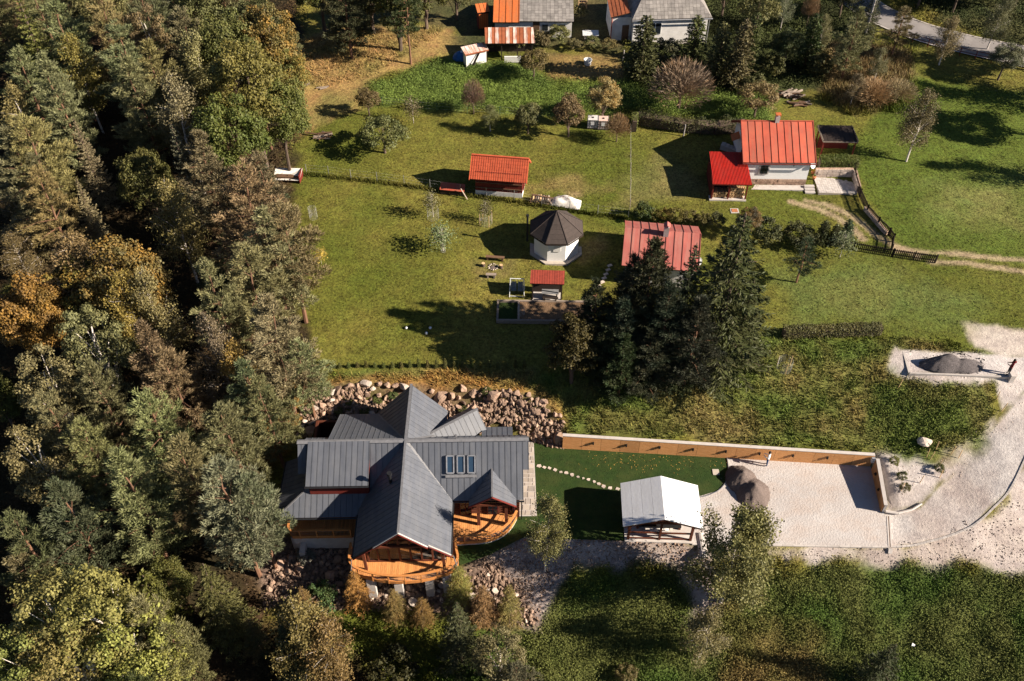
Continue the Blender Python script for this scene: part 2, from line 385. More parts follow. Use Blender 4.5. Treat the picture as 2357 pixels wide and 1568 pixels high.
ZONES = [  # pixel outline, colour, second colour, softness (m), raggedness (m)
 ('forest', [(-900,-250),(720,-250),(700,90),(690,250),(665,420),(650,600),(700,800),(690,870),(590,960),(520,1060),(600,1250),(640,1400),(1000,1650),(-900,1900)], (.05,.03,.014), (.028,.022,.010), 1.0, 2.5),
 ('meadow', [(1290,1000),(1200,930),(720,872),(700,850),(1250,855),(1500,850),(1790,775),(2060,775),(2240,800),(2290,900),(2290,1000),(2130,1070),(2010,1050)], (.165,.135,.042), (.085,.115,.022), .6, 1.2),
 ('drystrip', [(500,1080),(585,965),(690,868),(1100,868),(1240,905),(1300,960),(1300,1005),(1200,960),(720,900),(695,1010),(600,1080)], (.27,.145,.04), (.17,.11,.035), .8, 1.2),
 ('topdry', [(670,100),(760,60),(1040,55),(1065,110),(1000,140),(860,185),(840,240),(700,300),(690,200)], (.27,.17,.065), (.17,.14,.045), 1.0, 1.5),
 ('lush', [(850,195),(1000,140),(1180,150),(1300,185),(1480,190),(1780,225),(1760,290),(1450,262),(1200,262),(860,245)], (.125,.17,.034), (.09,.13,.028), .8, 1.6),
 ('plot', [(1255,125),(1430,125),(1440,185),(1255,185)], (.21,.14,.05), (.12,.085,.03), .5, .5),
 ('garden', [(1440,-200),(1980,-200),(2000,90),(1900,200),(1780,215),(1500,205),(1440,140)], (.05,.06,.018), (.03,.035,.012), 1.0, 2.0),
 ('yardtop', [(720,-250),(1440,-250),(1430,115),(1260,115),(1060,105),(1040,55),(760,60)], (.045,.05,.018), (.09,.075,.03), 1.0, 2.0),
 ('scrub', [(1900,100),(2090,120),(2110,250),(1960,262),(1900,230)], (.20,.145,.07), (.12,.095,.035), .8, 1.5),
 ('right', [(1965,400),(1990,290),(2110,180),(2300,210),(2700,200),(2700,640),(2060,572)], (.082,.108,.015), (.07,.095,.013), .8, 1.0),
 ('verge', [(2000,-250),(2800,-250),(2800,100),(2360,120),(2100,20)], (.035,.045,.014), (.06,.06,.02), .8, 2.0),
 ('weeds', [(1230,1450),(1300,1320),(1560,1300),(1650,1300),(2000,1290),(2250,1300),(2600,1250),(2700,1900),(1000,1900),(1000,1500)], (.095,.105,.028), (.055,.09,.016), .8, 2.0),
 ('bank', [(1080,1330),(1150,1260),(1225,1228),(1420,1237),(1640,1260),(1660,1400),(1600,1440),(1560,1310),(1320,1300),(1250,1400),(1225,1445),(1150,1380)], (.36,.30,.275), (.25,.20,.175), .4, .9),
 ('dirt', [(1600,1258),(2050,1262),(2160,1245),(2260,1200),(2330,1120),(2420,960),(2700,900),(2700,1330),(2300,1300),(2000,1290),(1620,1295)], (.42,.365,.335), (.34,.28,.245), .4, 1.1),
 ('drive', [(2030,1180),(2120,1166),(2160,1120),(2235,1065),(2300,965),(2356,905),(2440,880),(2440,960),(2356,1060),(2320,1130),(2230,1215),(2140,1245),(2040,1262)], (.48,.44,.415), (.43,.365,.33), .15, .15),
 ('east', [(2012,1048),(2080,1040),(2140,1052),(2240,1010),(2300,940),(2290,880),(2150,885),(2080,870),(2050,850),(2060,800),(2090,815),(2110,855),(2330,862),(2420,840),(2420,905),(2356,903),(2298,962),(2230,1068),(2150,1122),(2115,1166),(2040,1180)], (.45,.405,.38), (.36,.31,.285), .25, .6),
 ('eastgreen', [(2080,888),(2150,902),(2275,915),(2290,950),(2230,1010),(2140,1048),(2060,1035),(2000,1000),(2000,880)], (.085,.11,.022), (.15,.125,.04), 1.0, 2.4),
 ('plat', [(2075,806),(2240,812),(2420,830),(2420,868),(2320,864),(2092,858)], (.47,.43,.41), (.42,.37,.35), .1, .1),
 ('platdirt', [(2215,742),(2280,755),(2420,775),(2420,835),(2300,815),(2240,800)], (.46,.40,.35), (.38,.31,.25), .3, .7),
 ('rocks', [(690,1012),(700,930),(715,888),(940,885),(1080,895),(1240,918),(1298,985),(1290,1030),(1210,1000),(760,965)], (.15,.095,.06), (.10,.085,.03), .3, .6),
 ('lowrocks', [(600,1410),(610,1290),(660,1240),(830,1240),(840,1320),(1040,1330),(1120,1290),(1180,1340),(1230,1440),(1000,1400),(850,1400),(700,1400)], (.16,.11,.085), (.09,.065,.05), .5, 1.0),
 ('drypatch', [(1660,1420),(1760,1400),(1900,1470),(1930,1620),(1650,1620)], (.16,.115,.04), (.09,.09,.024), 1.0, 2.5),
 ('drypatch', [(1330,960),(1450,940),(1900,960),(1950,1010),(1400,990)], (.20,.155,.055), (.12,.115,.03), 1.0, 2.0),
 ('sawdust', [(1290,438),(1335,436),(1345,455),(1300,458)], (.40,.29,.16), (.22,.17,.07), .4, .6),
 ('trodden', [(1085,600),(1185,604),(1180,640),(1100,645)], (.19,.145,.05), (.12,.11,.028), .6, 1.2),
 ('trodden', [(1330,560),(1380,545),(1400,570),(1345,600)], (.21,.16,.055), (.13,.115,.03), .6, 1.0),
 ('trodden', [(1190,420),(1330,410),(1420,440),(1340,455),(1215,445)], (.17,.13,.045), (.12,.11,.028), 1.0, 1.5),
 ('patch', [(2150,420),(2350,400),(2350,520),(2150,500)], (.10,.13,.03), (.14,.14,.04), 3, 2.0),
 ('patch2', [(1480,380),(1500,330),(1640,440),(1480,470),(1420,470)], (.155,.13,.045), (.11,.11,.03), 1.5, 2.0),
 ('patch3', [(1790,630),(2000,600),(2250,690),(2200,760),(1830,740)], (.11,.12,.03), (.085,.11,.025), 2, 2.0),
]
ZW = [(n, polypx(p), c, c2, s_, a) for n, p, c, c2, s_, a in ZONES]
TRACKS = [[(1855,462),(1900,470),(1945,490),(1985,515),(2020,545),(2060,568),(2110,580),(2250,590),(2356,600)],
          [(1820,465),(1880,480),(1925,500),(1960,525),(1985,550)],
          [(2145,603),(2230,607),(2300,618),(2400,632)],
          [(2060,575),(2090,577),(2110,590)]]
TW = [np.array([G(X, Y)[:2] for X, Y in t]) for t in TRACKS]
def zone_w(name, x, y):
    for n, P_, c, c2, s_, a in ZW:
        if n == name:
            sd_ = sdist(P_, x, y) + (fbm(x, y, 2.0, 4, 91) - .5) * 2 * a
            return np.clip(sd_ / (2 * s_) + .5, 0, 1)
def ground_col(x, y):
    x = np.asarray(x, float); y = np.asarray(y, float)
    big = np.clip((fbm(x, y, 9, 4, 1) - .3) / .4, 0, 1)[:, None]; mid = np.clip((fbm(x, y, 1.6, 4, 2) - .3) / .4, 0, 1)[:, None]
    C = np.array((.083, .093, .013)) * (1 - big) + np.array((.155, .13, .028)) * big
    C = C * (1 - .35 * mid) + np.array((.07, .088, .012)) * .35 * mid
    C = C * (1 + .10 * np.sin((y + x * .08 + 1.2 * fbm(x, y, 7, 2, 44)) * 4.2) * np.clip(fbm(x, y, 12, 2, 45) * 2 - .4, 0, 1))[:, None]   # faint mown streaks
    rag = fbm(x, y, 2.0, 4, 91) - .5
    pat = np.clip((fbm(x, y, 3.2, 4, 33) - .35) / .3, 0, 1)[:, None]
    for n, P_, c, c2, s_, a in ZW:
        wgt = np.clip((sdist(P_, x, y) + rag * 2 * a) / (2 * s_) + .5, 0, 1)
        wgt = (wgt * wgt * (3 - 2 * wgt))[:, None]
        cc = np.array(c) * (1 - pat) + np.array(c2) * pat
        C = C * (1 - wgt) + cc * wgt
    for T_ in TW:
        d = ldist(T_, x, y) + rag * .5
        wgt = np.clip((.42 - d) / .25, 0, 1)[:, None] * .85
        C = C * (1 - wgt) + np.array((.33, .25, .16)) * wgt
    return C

# ---------------------------------------------------------------- the ground, one sheet to the horizon
def axis(a, b, step, far, grow=1.35):
    ax = list(np.arange(a, b + 1e-6, step)); d = step; hi = ax[-1]
    while hi < far: d *= grow; hi += d; ax.append(hi)
    lo = ax[0]; d = step; pre = []
    while lo > -far: d *= grow; lo -= d; pre.append(lo)
    return np.array(pre[::-1] + ax)
gx = axis(-64, 64, .33, 1800); gy = axis(24, 118, .3, 1800)
XX, YY = np.meshgrid(gx, gy); ZZ = terr_arr(XX, YY)
nx, ny = len(gx), len(gy)
ii = (np.arange(ny - 1)[:, None] * nx + np.arange(nx - 1)[None]).ravel()
me = np_mesh('ground', np.c_[XX.ravel(), YY.ravel(), ZZ.ravel()], np.c_[ii, ii + 1, ii + nx + 1, ii + nx])
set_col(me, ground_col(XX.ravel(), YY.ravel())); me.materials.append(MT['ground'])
tag(link(bpy.data.objects.new('ground', me)), 'hillside of mown lawn, dry meadow and forest floor', kind='structure')

def sheet(name, px, mat, z, label, world=False):
    pts = px if world else [at(X, Y, z) for X, Y in px]
    m = MB(); m.prism([(x, y, z - .04) for x, y in pts], (0, 0, .04))
    return tag(m.build(name, mat), label, kind='structure')
def strip(name, Lp, Rp, mat, lift, label, n=6):
    """a draped ribbon between two world polylines of the same length"""
    V = []; F = []
    for (a, b) in zip(Lp, Rp):
        for k in range(n + 1):
            x = a[0] + (b[0] - a[0]) * k / n; y = a[1] + (b[1] - a[1]) * k / n; V.append((x, y, terr(x, y) + lift))
    for i in range(len(Lp) - 1):
        for k in range(n): q = i * (n + 1) + k; F.append((q, q + n + 1, q + n + 2, q + 1))
    m = MB(); m.add(V, F); return tag(m.build(name, mat), label, kind='structure')
yard = [(1592,1252),(2046,1258),(2043,1186),(2036,1184),(2012,1068),(1672,1050),(1676,1090),(1670,1110),(1650,1130),(1610,1142),(1560,1150),(1560,1246)]
sheet('gravel_yard', yard, MT['gravel'], .035, 'pale pink grey gravel parking yard')
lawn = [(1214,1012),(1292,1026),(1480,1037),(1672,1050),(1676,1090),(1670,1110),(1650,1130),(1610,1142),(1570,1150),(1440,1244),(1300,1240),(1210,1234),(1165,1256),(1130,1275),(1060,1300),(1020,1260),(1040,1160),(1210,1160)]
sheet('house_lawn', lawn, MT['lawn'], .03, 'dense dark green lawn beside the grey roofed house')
rc = spline([(*G(X, Y)[:2], 0) for X, Y in [(1850,-120),(1925,-40),(1990,15),(2060,52),(2150,85),(2250,110),(2356,132),(2480,162),(2700,210)]], 6)
def offs(P_, o):
    out = []
    for i, p in enumerate(P_):
        d = (P_[min(i + 1, len(P_) - 1)] - P_[max(i - 1, 0)]).normalized(); out.append((p.x - d.y * o, p.y + d.x * o))
    return out
strip('asphalt_road', offs(rc, 2.1), offs(rc, -2.1), MT['asphalt'], .10, 'grey asphalt lane climbing across the upper right')
for sgn, lab in ((2.18, 'upper'), (-2.18, 'lower')):
    strip('road_edge', offs(rc, sgn + .1), offs(rc, sgn - .1), MT['kerb'], .13, 'pale %s edge line of the asphalt lane' % lab, 1)
# ---------------------------------------------------------------- roofs laid panel by panel
def clip_half(P_, ax, s_, c):
    out = []
    for i in range(len(P_)):
        a, b = P_[i], P_[(i + 1) % len(P_)]
        da, db = (a[ax] - c) * s_, (b[ax] - c) * s_
        if da >= 0: out.append(a)
        if (da >= 0) != (db >= 0):
            t = da / (da - db); out.append((a[0] + (b[0] - a[0]) * t, a[1] + (b[1] - a[1]) * t))
    return out
def roof_plane(parent, pts, along, width, mat, under, name='roof', panel='roof_panel', rib=.022, ribw=.03, th=.03, board=.12, gap=.012, start=0.0, row=None):
    """one roof slope: a boarded deck (part) carrying its metal panels or tiles (sub-parts)"""
    P3 = [Vector(p) for p in pts]; n = Vector((0, 0, 0))
    for i in range(len(P3)): n += P3[i].cross(P3[(i + 1) % len(P3)])
    n.normalize()
    if n.z < 0: n = -n
    v = Vector(along); v = (v - n * v.dot(n)).normalized(); u = v.cross(n); o = P3[0]
    dk = MB(); dk.prism([p - n * (th + board) for p in P3], n * (board - .004)); roof = dk.build(name, under, parent)
    uv = [((p - o).dot(u), (p - o).dot(v)) for p in P3]
    def back(q, h=0.0): return o + u * q[0] + v * q[1] + n * h
    u0 = min(q[0] for q in uv) + start; u1 = max(q[0] for q in uv); k = max(1, round((u1 - u0) / width)); wd = (u1 - u0) / k
    for i in range(k):
        a, b = u0 + i * wd, u0 + (i + 1) * wd
        s_ = clip_half(clip_half(uv, 0, 1, a + gap / 2), 0, -1, b - gap / 2)
        if len(s_) < 3: continue
        rows = [s_]
        if row:
            v0 = min(q[1] for q in s_); v1 = max(q[1] for q in s_); m_ = max(1, round((v1 - v0) / row)); rows = []
            for j in range(m_):
                c_ = clip_half(clip_half(s_, 1, 1, v0 + (v1 - v0) * j / m_ + gap / 2), 1, -1, v0 + (v1 - v0) * (j + 1) / m_ - gap / 2)
                if len(c_) > 2: rows.append(c_)
        for c_ in rows:
            m = MB(); m.prism([back(q, -th) for q in c_], n * th)
            if rib:
                e = clip_half(clip_half(c_, 0, 1, a + gap / 2), 0, -1, a + gap / 2 + ribw)
                if len(e) > 2: m.prism([back(q, 0) for q in e], n * rib)
            m.build(panel, mat, roof)
    return roof
def trim(parent, name, p0, p1, w_, h, mat, up=(0, 0, 1)): return one(lambda m: m.bar(p0, p1, w_, h, up), name, mat, parent)

# ---------------------------------------------------------------- the grey roofed timber house
HX, HY, HR = -7.94, 42.34, R(1.0)
house = thing('timber_house', 'large timber house with crossing dark grey metal roofs and curved orange decks', 'house', (HX, HY, 0), HR)
def hw(x, y, z=0):
    c, s_ = math.cos(HR), math.sin(HR); return (HX + x * c - y * s_, HY + x * s_ + y * c, z)
S, LG = MT['slate'], MT['beam']
PW = .43
roofs = [
 ([(0, .1, 6.2), (8.75, .1, 6.2), (8.75, -3.15, 2.95), (3.42, -3.15, 2.95)], (0, -1, -1)),
 ([(8.75, .1, 6.2), (9.18, .1, 6.2), (9.18, -1.55, 4.55), (8.75, -1.55, 4.55)], (0, -1, -1)),
 ([(0, .1, 6.2), (-7.4, .1, 6.2), (-7.4, -2.42, 3.68), (-2.66, -2.42, 3.68)], (0, -1, -1)),
 ([(-7.4, .1, 6.2), (-8.05, .1, 6.2), (-8.05, -1.6, 4.5), (-7.4, -1.6, 4.5)], (0, -1, -1)),
 ([(-7.4, -2.4, 3.66), (-2.7, -2.4, 3.66), (-3.0, -4.2, 2.6), (-9.6, -4.2, 2.6)], (0, -1, -.59)),
 ([(-7.42, -2.4, 3.66), (-9.6, -4.2, 2.6), (-9.62, 1.0, 2.6), (-7.42, 1.0, 3.66)], (-1, 0, -.48)),
 ([(-7.25, .02, 6.26), (-2.65, .02, 6.26), (-2.65, -3.02, 4.86), (-7.25, -3.02, 4.86)], (0, -1, -.46)),
 ([(0, .1, 6.22), (0, -7.95, 6.22), (1.9, -7.95, 4.42), (3.45, -7.7, 2.95), (3.45, -3.15, 2.95)], (1, 0, -.945)),
 ([(0, .1, 6.22), (0, -7.95, 6.22), (-1.9, -7.95, 4.42), (-3.5, -7.8, 2.9), (-3.5, -3.15, 2.9)], (-1, 0, -.945)),
 ([(0, .1, 6.2), (.1, 5.65, 6.2), (2.82, 5.45, 3.2), (2.82, 3.05, 3.2)], (1, 0, -1.07)),
 ([(0, .1, 6.2), (.1, 5.65, 6.2), (-2.84, 5.35, 3.2), (-2.84, 5.2, 3.2)], (-1, 0, -1.07)),
 ([(0, .25, 6.1), (-5.85, .25, 6.1), (-5.85, 5.2, 3.22), (-2.84, 5.2, 3.22)], (0, 1, -.58)),
 ([(-5.85, .25, 6.1), (-7.6, .25, 6.1), (-7.6, 1.0, 5.5), (-5.85, 1.0, 5.5)], (0, 1, -.8)),
 ([(0, .12, 6.18), (9.1, .12, 6.18), (9.1, 2.4, 3.75), (2.4, 2.4, 3.75)], (0, 1, -1.05)),
 ([(5.6, 2.3, 3.6), (8.05, 2.3, 3.6), (8.05, 3.85, 3.0), (5.6, 3.85, 3.0)], (0, 1, -.4)),
 ([(1.6, 2.13, 4.4), (5.25, 4.58, 4.4), (5.98, 3.48, 3.15), (2.4, 1.05, 3.15)], (.557, -.83, -.95)),
 ([(1.6, 2.13, 4.4), (5.25, 4.58, 4.4), (4.45, 5.8, 3.05), (1.5, 3.8, 3.05)], (-.557, .83, -.95)),
 ([(6.42, -1.45, 4.6), (6.42, -3.95, 4.6), (8.2, -3.7, 3.02), (8.2, -3.05, 3.02)], (1, 0, -.89)),
 ([(6.42, -1.45, 4.6), (6.42, -3.95, 4.6), (4.68, -3.7, 3.02), (4.68, -3.05, 3.02)], (-1, 0, -.89)),
]
for pts, al in roofs: roof_plane(house, pts, al, PW, S, MT['gutter'])
# ridge caps, hips, valleys, gutters
TR = MT['slate_trim']
for a, b in (((-8.08, .1, 6.24), (9.2, .1, 6.24)),):
    one(lambda m: m.prism([(a[0], .3, 6.19), (a[0], .1, 6.27), (a[0], -.12, 6.19), (a[0], .1, 6.15)], (b[0] - a[0], 0, 0)), 'ridge_cap', TR, house)
for a, b, wd in (((0, .1, 6.25), (0, -7.98, 6.25), .16), ((0, .1, 6.25), (.1, 5.68, 6.25), .2), ((6.42, -1.45, 4.63), (6.42, -3.98, 4.63), .12),
                 ((1.6, 2.13, 4.43), (5.28, 4.6, 4.43), .2), ((-7.42, -2.4, 3.69), (-9.63, -4.22, 2.63), .12)):
    trim(house, 'ridge_cap', a, b, wd, .05, TR)
for a, b in (((3.42, -3.12, 2.97), (.05, .05, 6.22)), ((2.82, 3.1, 3.22), (.05, .12, 6.2)), ((-2.84, 5.2, 3.25), (-.05, .25, 6.14))):
    trim(house, 'valley_flashing', a, b, .2, .02, TR, (0, 0, 1))
GT = MT['gutter']
for a, b in (((3.5, -7.75, 2.86), (3.5, -3.1, 2.86)), ((-3.56, -7.85, 2.82), (-3.56, -4.2, 2.82)), ((3.5, -3.22, 2.86), (8.8, -3.22, 2.86)),
             ((-9.65, -4.27, 2.52), (-3.0, -4.27, 2.52)), ((-9.68, -4.2, 2.52), (-9.68, 1.0, 2.52)), ((-7.3, -3.08, 4.78), (-2.6, -3.08, 4.78)), ((2.9, 3.1, 3.1), (2.9, 5.5, 3.1))):
    one(lambda m: m.tube(a, b, .07, n=6), 'gutter', GT, house)
for a, b in (((0, -7.98, 6.14), (1.9, -7.98, 4.34)), ((1.95, -7.83, 4.3), (3.48, -7.76, 2.87)), ((0, -7.98, 6.14), (-1.9, -7.98, 4.34)), ((-1.95, -7.9, 4.3), (-3.52, -7.86, 2.8))):
    trim(house, 'barge_board', a, b, .05, .24, MT['redwood'], (0, 1, 0)); trim(house, 'verge_flashing', (a[0], a[1] - .03, a[2] + .13), (b[0], b[1] - .03, b[2] + .13), .09, .04, MT['kerb'] if a[0] >= 0 else GT)
for s_ in (1, -1):
    trim(house, 'barge_board', (6.42, -3.97, 4.53), (6.42 + s_ * 1.78, -3.73, 2.95), .05, .18, MT['redwood'], (0, 1, 0))
# skylights
for k in range(3):
    x = 3.05 + k * .79; y0, y1 = -.85, -1.75
    def fr(m, g=.0):
        n_ = Vector((0, -.707, .707))
        c = [Vector((x, y0, 6.3 + y0)), Vector((x + .52, y0, 6.3 + y0)), Vector((x + .52, y1, 6.3 + y1)), Vector((x, y1, 6.3 + y1))]
        for i in range(4): m.bar(c[i], c[(i + 1) % 4], .09, .14, n_)
    f = one(fr, 'skylight_frame', MT['steel'], house)
    one(lambda m: m.prism([(x + .04, y0 - .04, 6.28 + y0 - .04), (x + .48, y0 - .04, 6.28 + y0 - .04), (x + .48, y1 + .04, 6.28 + y1 + .04), (x + .04, y1 + .04, 6.28 + y1 + .04)], (0, -.02, .02)), 'skylight_pane', MT['skylight'], f)
one(lambda m: m.prism([(2.95, -1.88, 4.47), (5.3, -1.88, 4.47), (5.3, -2.02, 4.33), (2.95, -2.02, 4.33)], (0, -.02, .02)), 'skylight_apron', TR, house)
# flue and cable mast on the roof
one(lambda m: m.tube((-.95, -3.1, 5.1), (-.95, -3.1, 6.25), .11, n=10).tube((-.95, -3.1, 6.25), (-.95, -3.1, 6.5), .19, n=10), 'flue_pipe', GT, house)
one(lambda m: m.tube((3.75, .1, 6.2), (3.75, .1, 6.75), .025, n=5).lathe((3.75, .1, 6.6), [(.1, 0), (.1, .12)], 8), 'roof_vent', TR, house)
# walls
WL = MT['log']
def logwall(x0, y0, x1, y1, z0, z1, parent=house, dz=.26, name='log_wall'):
    core = one(lambda m: m.bar((x0, y0, (z0 + z1) / 2), (x1, y1, (z0 + z1) / 2), .12, z1 - z0), name, WL, parent)
    n = max(1, round((z1 - z0) / dz)); h = (z1 - z0) / n
    for i in range(n): one(lambda m: m.tube((x0, y0, z0 + (i + .5) * h), (x1, y1, z0 + (i + .5) * h), h / 2, n=8), 'log', WL, core)
    return core
logwall(3.0, -2.5, 8.45, -2.5, .4, 2.95); logwall(8.35, -2.75, 8.35, 2.3, 0, 3.0); logwall(-7.7, -2.3, -3.0, -2.3, .4, 3.3)
one(lambda m: m.prism([(8.36, -2.7, 3.0), (8.36, 2.3, 3.0), (8.36, .1, 5.95)], (.1, 0, 0)), 'gable_wall', WL, house)
one(lambda m: m.prism([(-7.5, -2.4, 3.3), (-7.5, 2.3, 3.3), (-7.5, .1, 5.9)], (.1, 0, 0)), 'gable_wall', WL, house)
one(lambda m: m.box(-7.7, -2.2, .4, -7.5, 4.6, 3.2).box(-7.6, 4.5, 0, -2.2, 4.7, 3.1).box(-2.3, 4.6, 0, 2.3, 4.9, 3.3).prism([(-2.3, 4.75, 3.3), (2.3, 4.75, 3.3), (0.05, 4.75, 5.8)], (0, .12, 0)).box(2.2, 2.3, 0, 2.35, 4.8, 3.1).box(2.3, 2.2, 0, 8.4, 2.4, 3.2).box(5.8, 2.3, 0, 7.9, 3.5, 2.9), 'rear_wall', WL, house)
one(lambda m: m.box(-7.1, -2.75, 3.5, -2.7, -2.65, 4.72).prism([(-7.1, -2.7, 3.5), (-7.1, -.3, 5.9), (-7.1, -2.7, 4.8)], (.08, 0, 0)).prism([(-2.78, -2.7, 3.5), (-2.78, -.3, 5.9), (-2.78, -2.7, 4.8)], (.08, 0, 0)), 'dormer_wall', MT['redwood'], house)
one(lambda m: m.prism([(3.0, 2.0, 0), (5.4, 3.6, 0), (4.6, 4.9, 0), (2.3, 3.4, 0)], (0, 0, 3.1)).prism([(5.35, 3.55, 3.1), (4.65, 4.75, 3.1), (5.0, 4.15, 4.2)], (-.06, -.04, 0)), 'bay_wall', WL, house)
logwall(-2.9, -6.4, -2.9, -2.6, .4, 3.1); logwall(2.9, -6.4, 2.9, -2.6, .4, 3.1)
one(lambda m: m.box(-7.6, -2.2, -.6, 8.3, 2.2, .38).box(-2.9, -6.5, -.3, 2.9, -2.2, .38), 'floor_slab', MT['concrete'], house)
# glazed front gable
GY = -6.62
def rz_(x): return 6.1 - .945 * abs(x) - .25
posts = [-2.75, -2.0, -1.2, -.4, .4, 1.2, 2.0, 2.7]
for x in posts: trim(house, 'gable_post', (x, GY, .42), (x, GY, rz_(x)), .13, .13, LG, (0, 1, 0))
for z, xx in ((.48, 2.75), (2.5, 2.75), (3.6, 2.1)): trim(house, 'gable_rail', (-xx, GY - .02, z), (xx, GY - .02, z), .12, .14, LG, (0, 0, 1))
for a, b in zip(posts, posts[1:]):
    g = MB(); g.prism([(a + .06, GY, .5), (b - .06, GY, .5), (b - .06, GY, rz_(b) - .05), (a + .06, GY, rz_(a) - .05)], (0, .02, 0)); g.build('gable_pane', MT['clearglass'], house)
for s_ in (1, -1):
    trim(house, 'porch_post', (s_ * 2.85, -7.35, .42), (s_ * 2.85, -7.35, 3.3), .2, .2, LG, (0, 1, 0))
    trim(house, 'rafter', (0, -7.5, 5.95), (s_ * 3.3, -7.5, 2.84), .16, .2, LG, (0, 1, 0)); trim(house, 'rafter', (0, GY, 5.9), (s_ * 3.2, GY, 2.9), .16, .18, LG, (0, 1, 0))
trim(house, 'tie_beam', (-2.3, -7.5, 3.75), (2.3, -7.5, 3.75), .14, .2, LG)
trim(house, 'wall_plate', (-2.95, -7.6, 3.16), (-2.95, -2.8, 3.16), .18, .18, LG); trim(house, 'wall_plate', (2.95, -7.6, 3.16), (2.95, -2.8, 3.16), .18, .18, LG)
one(lambda m: m.box(-2.6, -6.0, .385, 2.6, -2.8, .42), 'room_floor', MT['deck'], house)
# entrance bay under the small gable
for x in (5.35, 7.45): trim(house, 'porch_post', (x, -3.55, .42), (x, -3.55, 3.15), .24, .24, LG, (0, 1, 0))
trim(house, 'tie_beam', (5.0, -3.6, 3.05), (7.85, -3.6, 3.05), .16, .2, LG)
for x0, x1 in ((3.9, 4.8), (6.0, 6.85), (7.7, 8.15)):
    d = one(lambda m: m.box(x0, -2.72, .45, x1, -2.6, 2.55), 'glazed_door', MT['redwood'], house)
    for k in range(2):
        for j in range(3):
            wd = (x1 - x0 - .18) / 2
            one(lambda m: m.box(x0 + .06 + k * (wd + .06), -2.75, .55 + j * .66, x0 + .06 + k * (wd + .06) + wd, -2.725, 1.13 + j * .66), 'door_pane', MT['glass'], d)
one(lambda m: m.box(-6.6, -2.5, 1.2, -5.4, -2.42, 2.4), 'porch_window', MT['glass'], house)
one(lambda m: m.tube((8.75, -3.25, 2.85), (8.62, -2.95, 2.5), .045, n=6).tube((8.62, -2.95, 2.5), (8.62, -2.95, .1), .045, n=6), 'downpipe', GT, house)

# decks: boards laid one by one, clipped to the curved outline
def deck(pts, bw, z0, th, name='deck', board='deck_board', axis_=0, mat=None):
    base = MB(); base.prism([(x, y, z0 - .16) for x, y in pts], (0, 0, .16 - th - .003)); root = base.build(name, MT['beam'], house)
    a0 = min(p[axis_] for p in pts); a1 = max(p[axis_] for p in pts); n = round((a1 - a0) / bw); wd = (a1 - a0) / n
    for i in range(n):
        c_ = clip_half(clip_half(pts, axis_, 1, a0 + i * wd + .006), axis_, -1, a0 + (i + 1) * wd - .006)
        if len(c_) > 2:
            one(lambda m: m.prism([(x, y, z0 - th) for x, y in c_], (0, 0, th)), board, mat or MT['deck'], root)
    return root
front_edge = [tuple(p[:2]) for p in spline([(-4.1, -5.6, 0), (-4.1, -6.6, 0), (-3.85, -7.4, 0), (-2.9, -7.95, 0), (-1.6, -8.28, 0), (-.2, -8.4, 0), (1.3, -8.28, 0), (2.6, -7.95, 0), (3.4, -7.6, 0), (3.85, -7.0, 0), (3.72, -6.2, 0), (3.65, -5.2, 0)], 3)]
right_edge = [tuple(p[:2]) for p in spline([(3.65, -5.2, 0), (4.3, -5.14, 0), (5.2, -5.1, 0), (6.2, -4.95, 0), (7.0, -4.6, 0), (7.55, -4.15, 0), (7.95, -3.6, 0), (8.25, -3.0, 0)], 3)]
deck(front_edge + [(3.65, -5.2), (2.95, -5.2), (2.95, -6.6), (-2.95, -6.6), (-2.95, -5.6)], .15, .4, .035)
deck(right_edge + [(8.25, -2.55), (2.98, -2.55), (2.98, -5.2)], .15, .4, .035)
deck([(-8.95, -2.4), (-8.95, -4.1), (-8.75, -4.45), (-4.0, -4.45), (-4.0, -5.6), (-2.98, -5.6), (-2.98, -2.4)], .15, .4, .035)
def railing(path, parent=house, step=.85, z=.4, h=.92, name='deck_railing', rails=(.5,), infill=True, lab=None):
    P_ = resample([(x, y, z) for x, y in path], .4); L_ = [0]
    for a, b in zip(P_, P_[1:]): L_.append(L_[-1] + (b - a).length)
    m = MB()
    for a, b in zip(P_, P_[1:]): m.bar(a + Vector((0, 0, h)), b + Vector((0, 0, h)), .17, .06)
    top = m.build(name, MT['rail'], parent)
    m = MB()
    for a, b in zip(P_, P_[1:]): m.bar(a + Vector((0, 0, -.05)), b + Vector((0, 0, -.05)), .05, .26); m.bar(a + Vector((0, 0, .12)), b + Vector((0, 0, .12)), .06, .07)
    m.build('railing_fascia', MT['rail'], top)
    n = max(1, round(L_[-1] / step)); 
    for k in range(n + 1):
        s_ = L_[-1] * k / n; i = max(0, min(len(L_) - 2, int(np.searchsorted(L_, s_)) - 1)); t = (s_ - L_[i]) / max(1e-6, L_[i + 1] - L_[i]); p = P_[i].lerp(P_[i + 1], t)
        one(lambda q: q.bar(p + Vector((0, 0, -.2)), p + Vector((0, 0, h)), .09, .09, (0, 1, 0)), 'railing_post', MT['rail'], top)
    if infill:
        m = MB()
        for zz in (.3, .5, .7):
            for a, b in zip(P_, P_[1:]): m.tube(a + Vector((0, 0, zz)), b + Vector((0, 0, zz)), .008, n=4, cap=False)
        m.build('railing_wire', MT['steel'], top)
railing(front_edge[:-4], step=1.15); railing(front_edge[-5:] + right_edge, step=.95)
railing([(-8.95, -2.6), (-8.95, -4.1), (-8.7, -4.45), (-4.3, -4.45)], step=1.4)
one(lambda m: m.box(-8.9, -4.38, -1.7, -4.0, -4.2, .22).box(-8.9, -4.38, -1.7, -8.7, -2.2, .22).box(-8.25, -5.3, -2.0, -7.85, -4.38, -.45), 'foundation_wall', MT['concrete'], house)
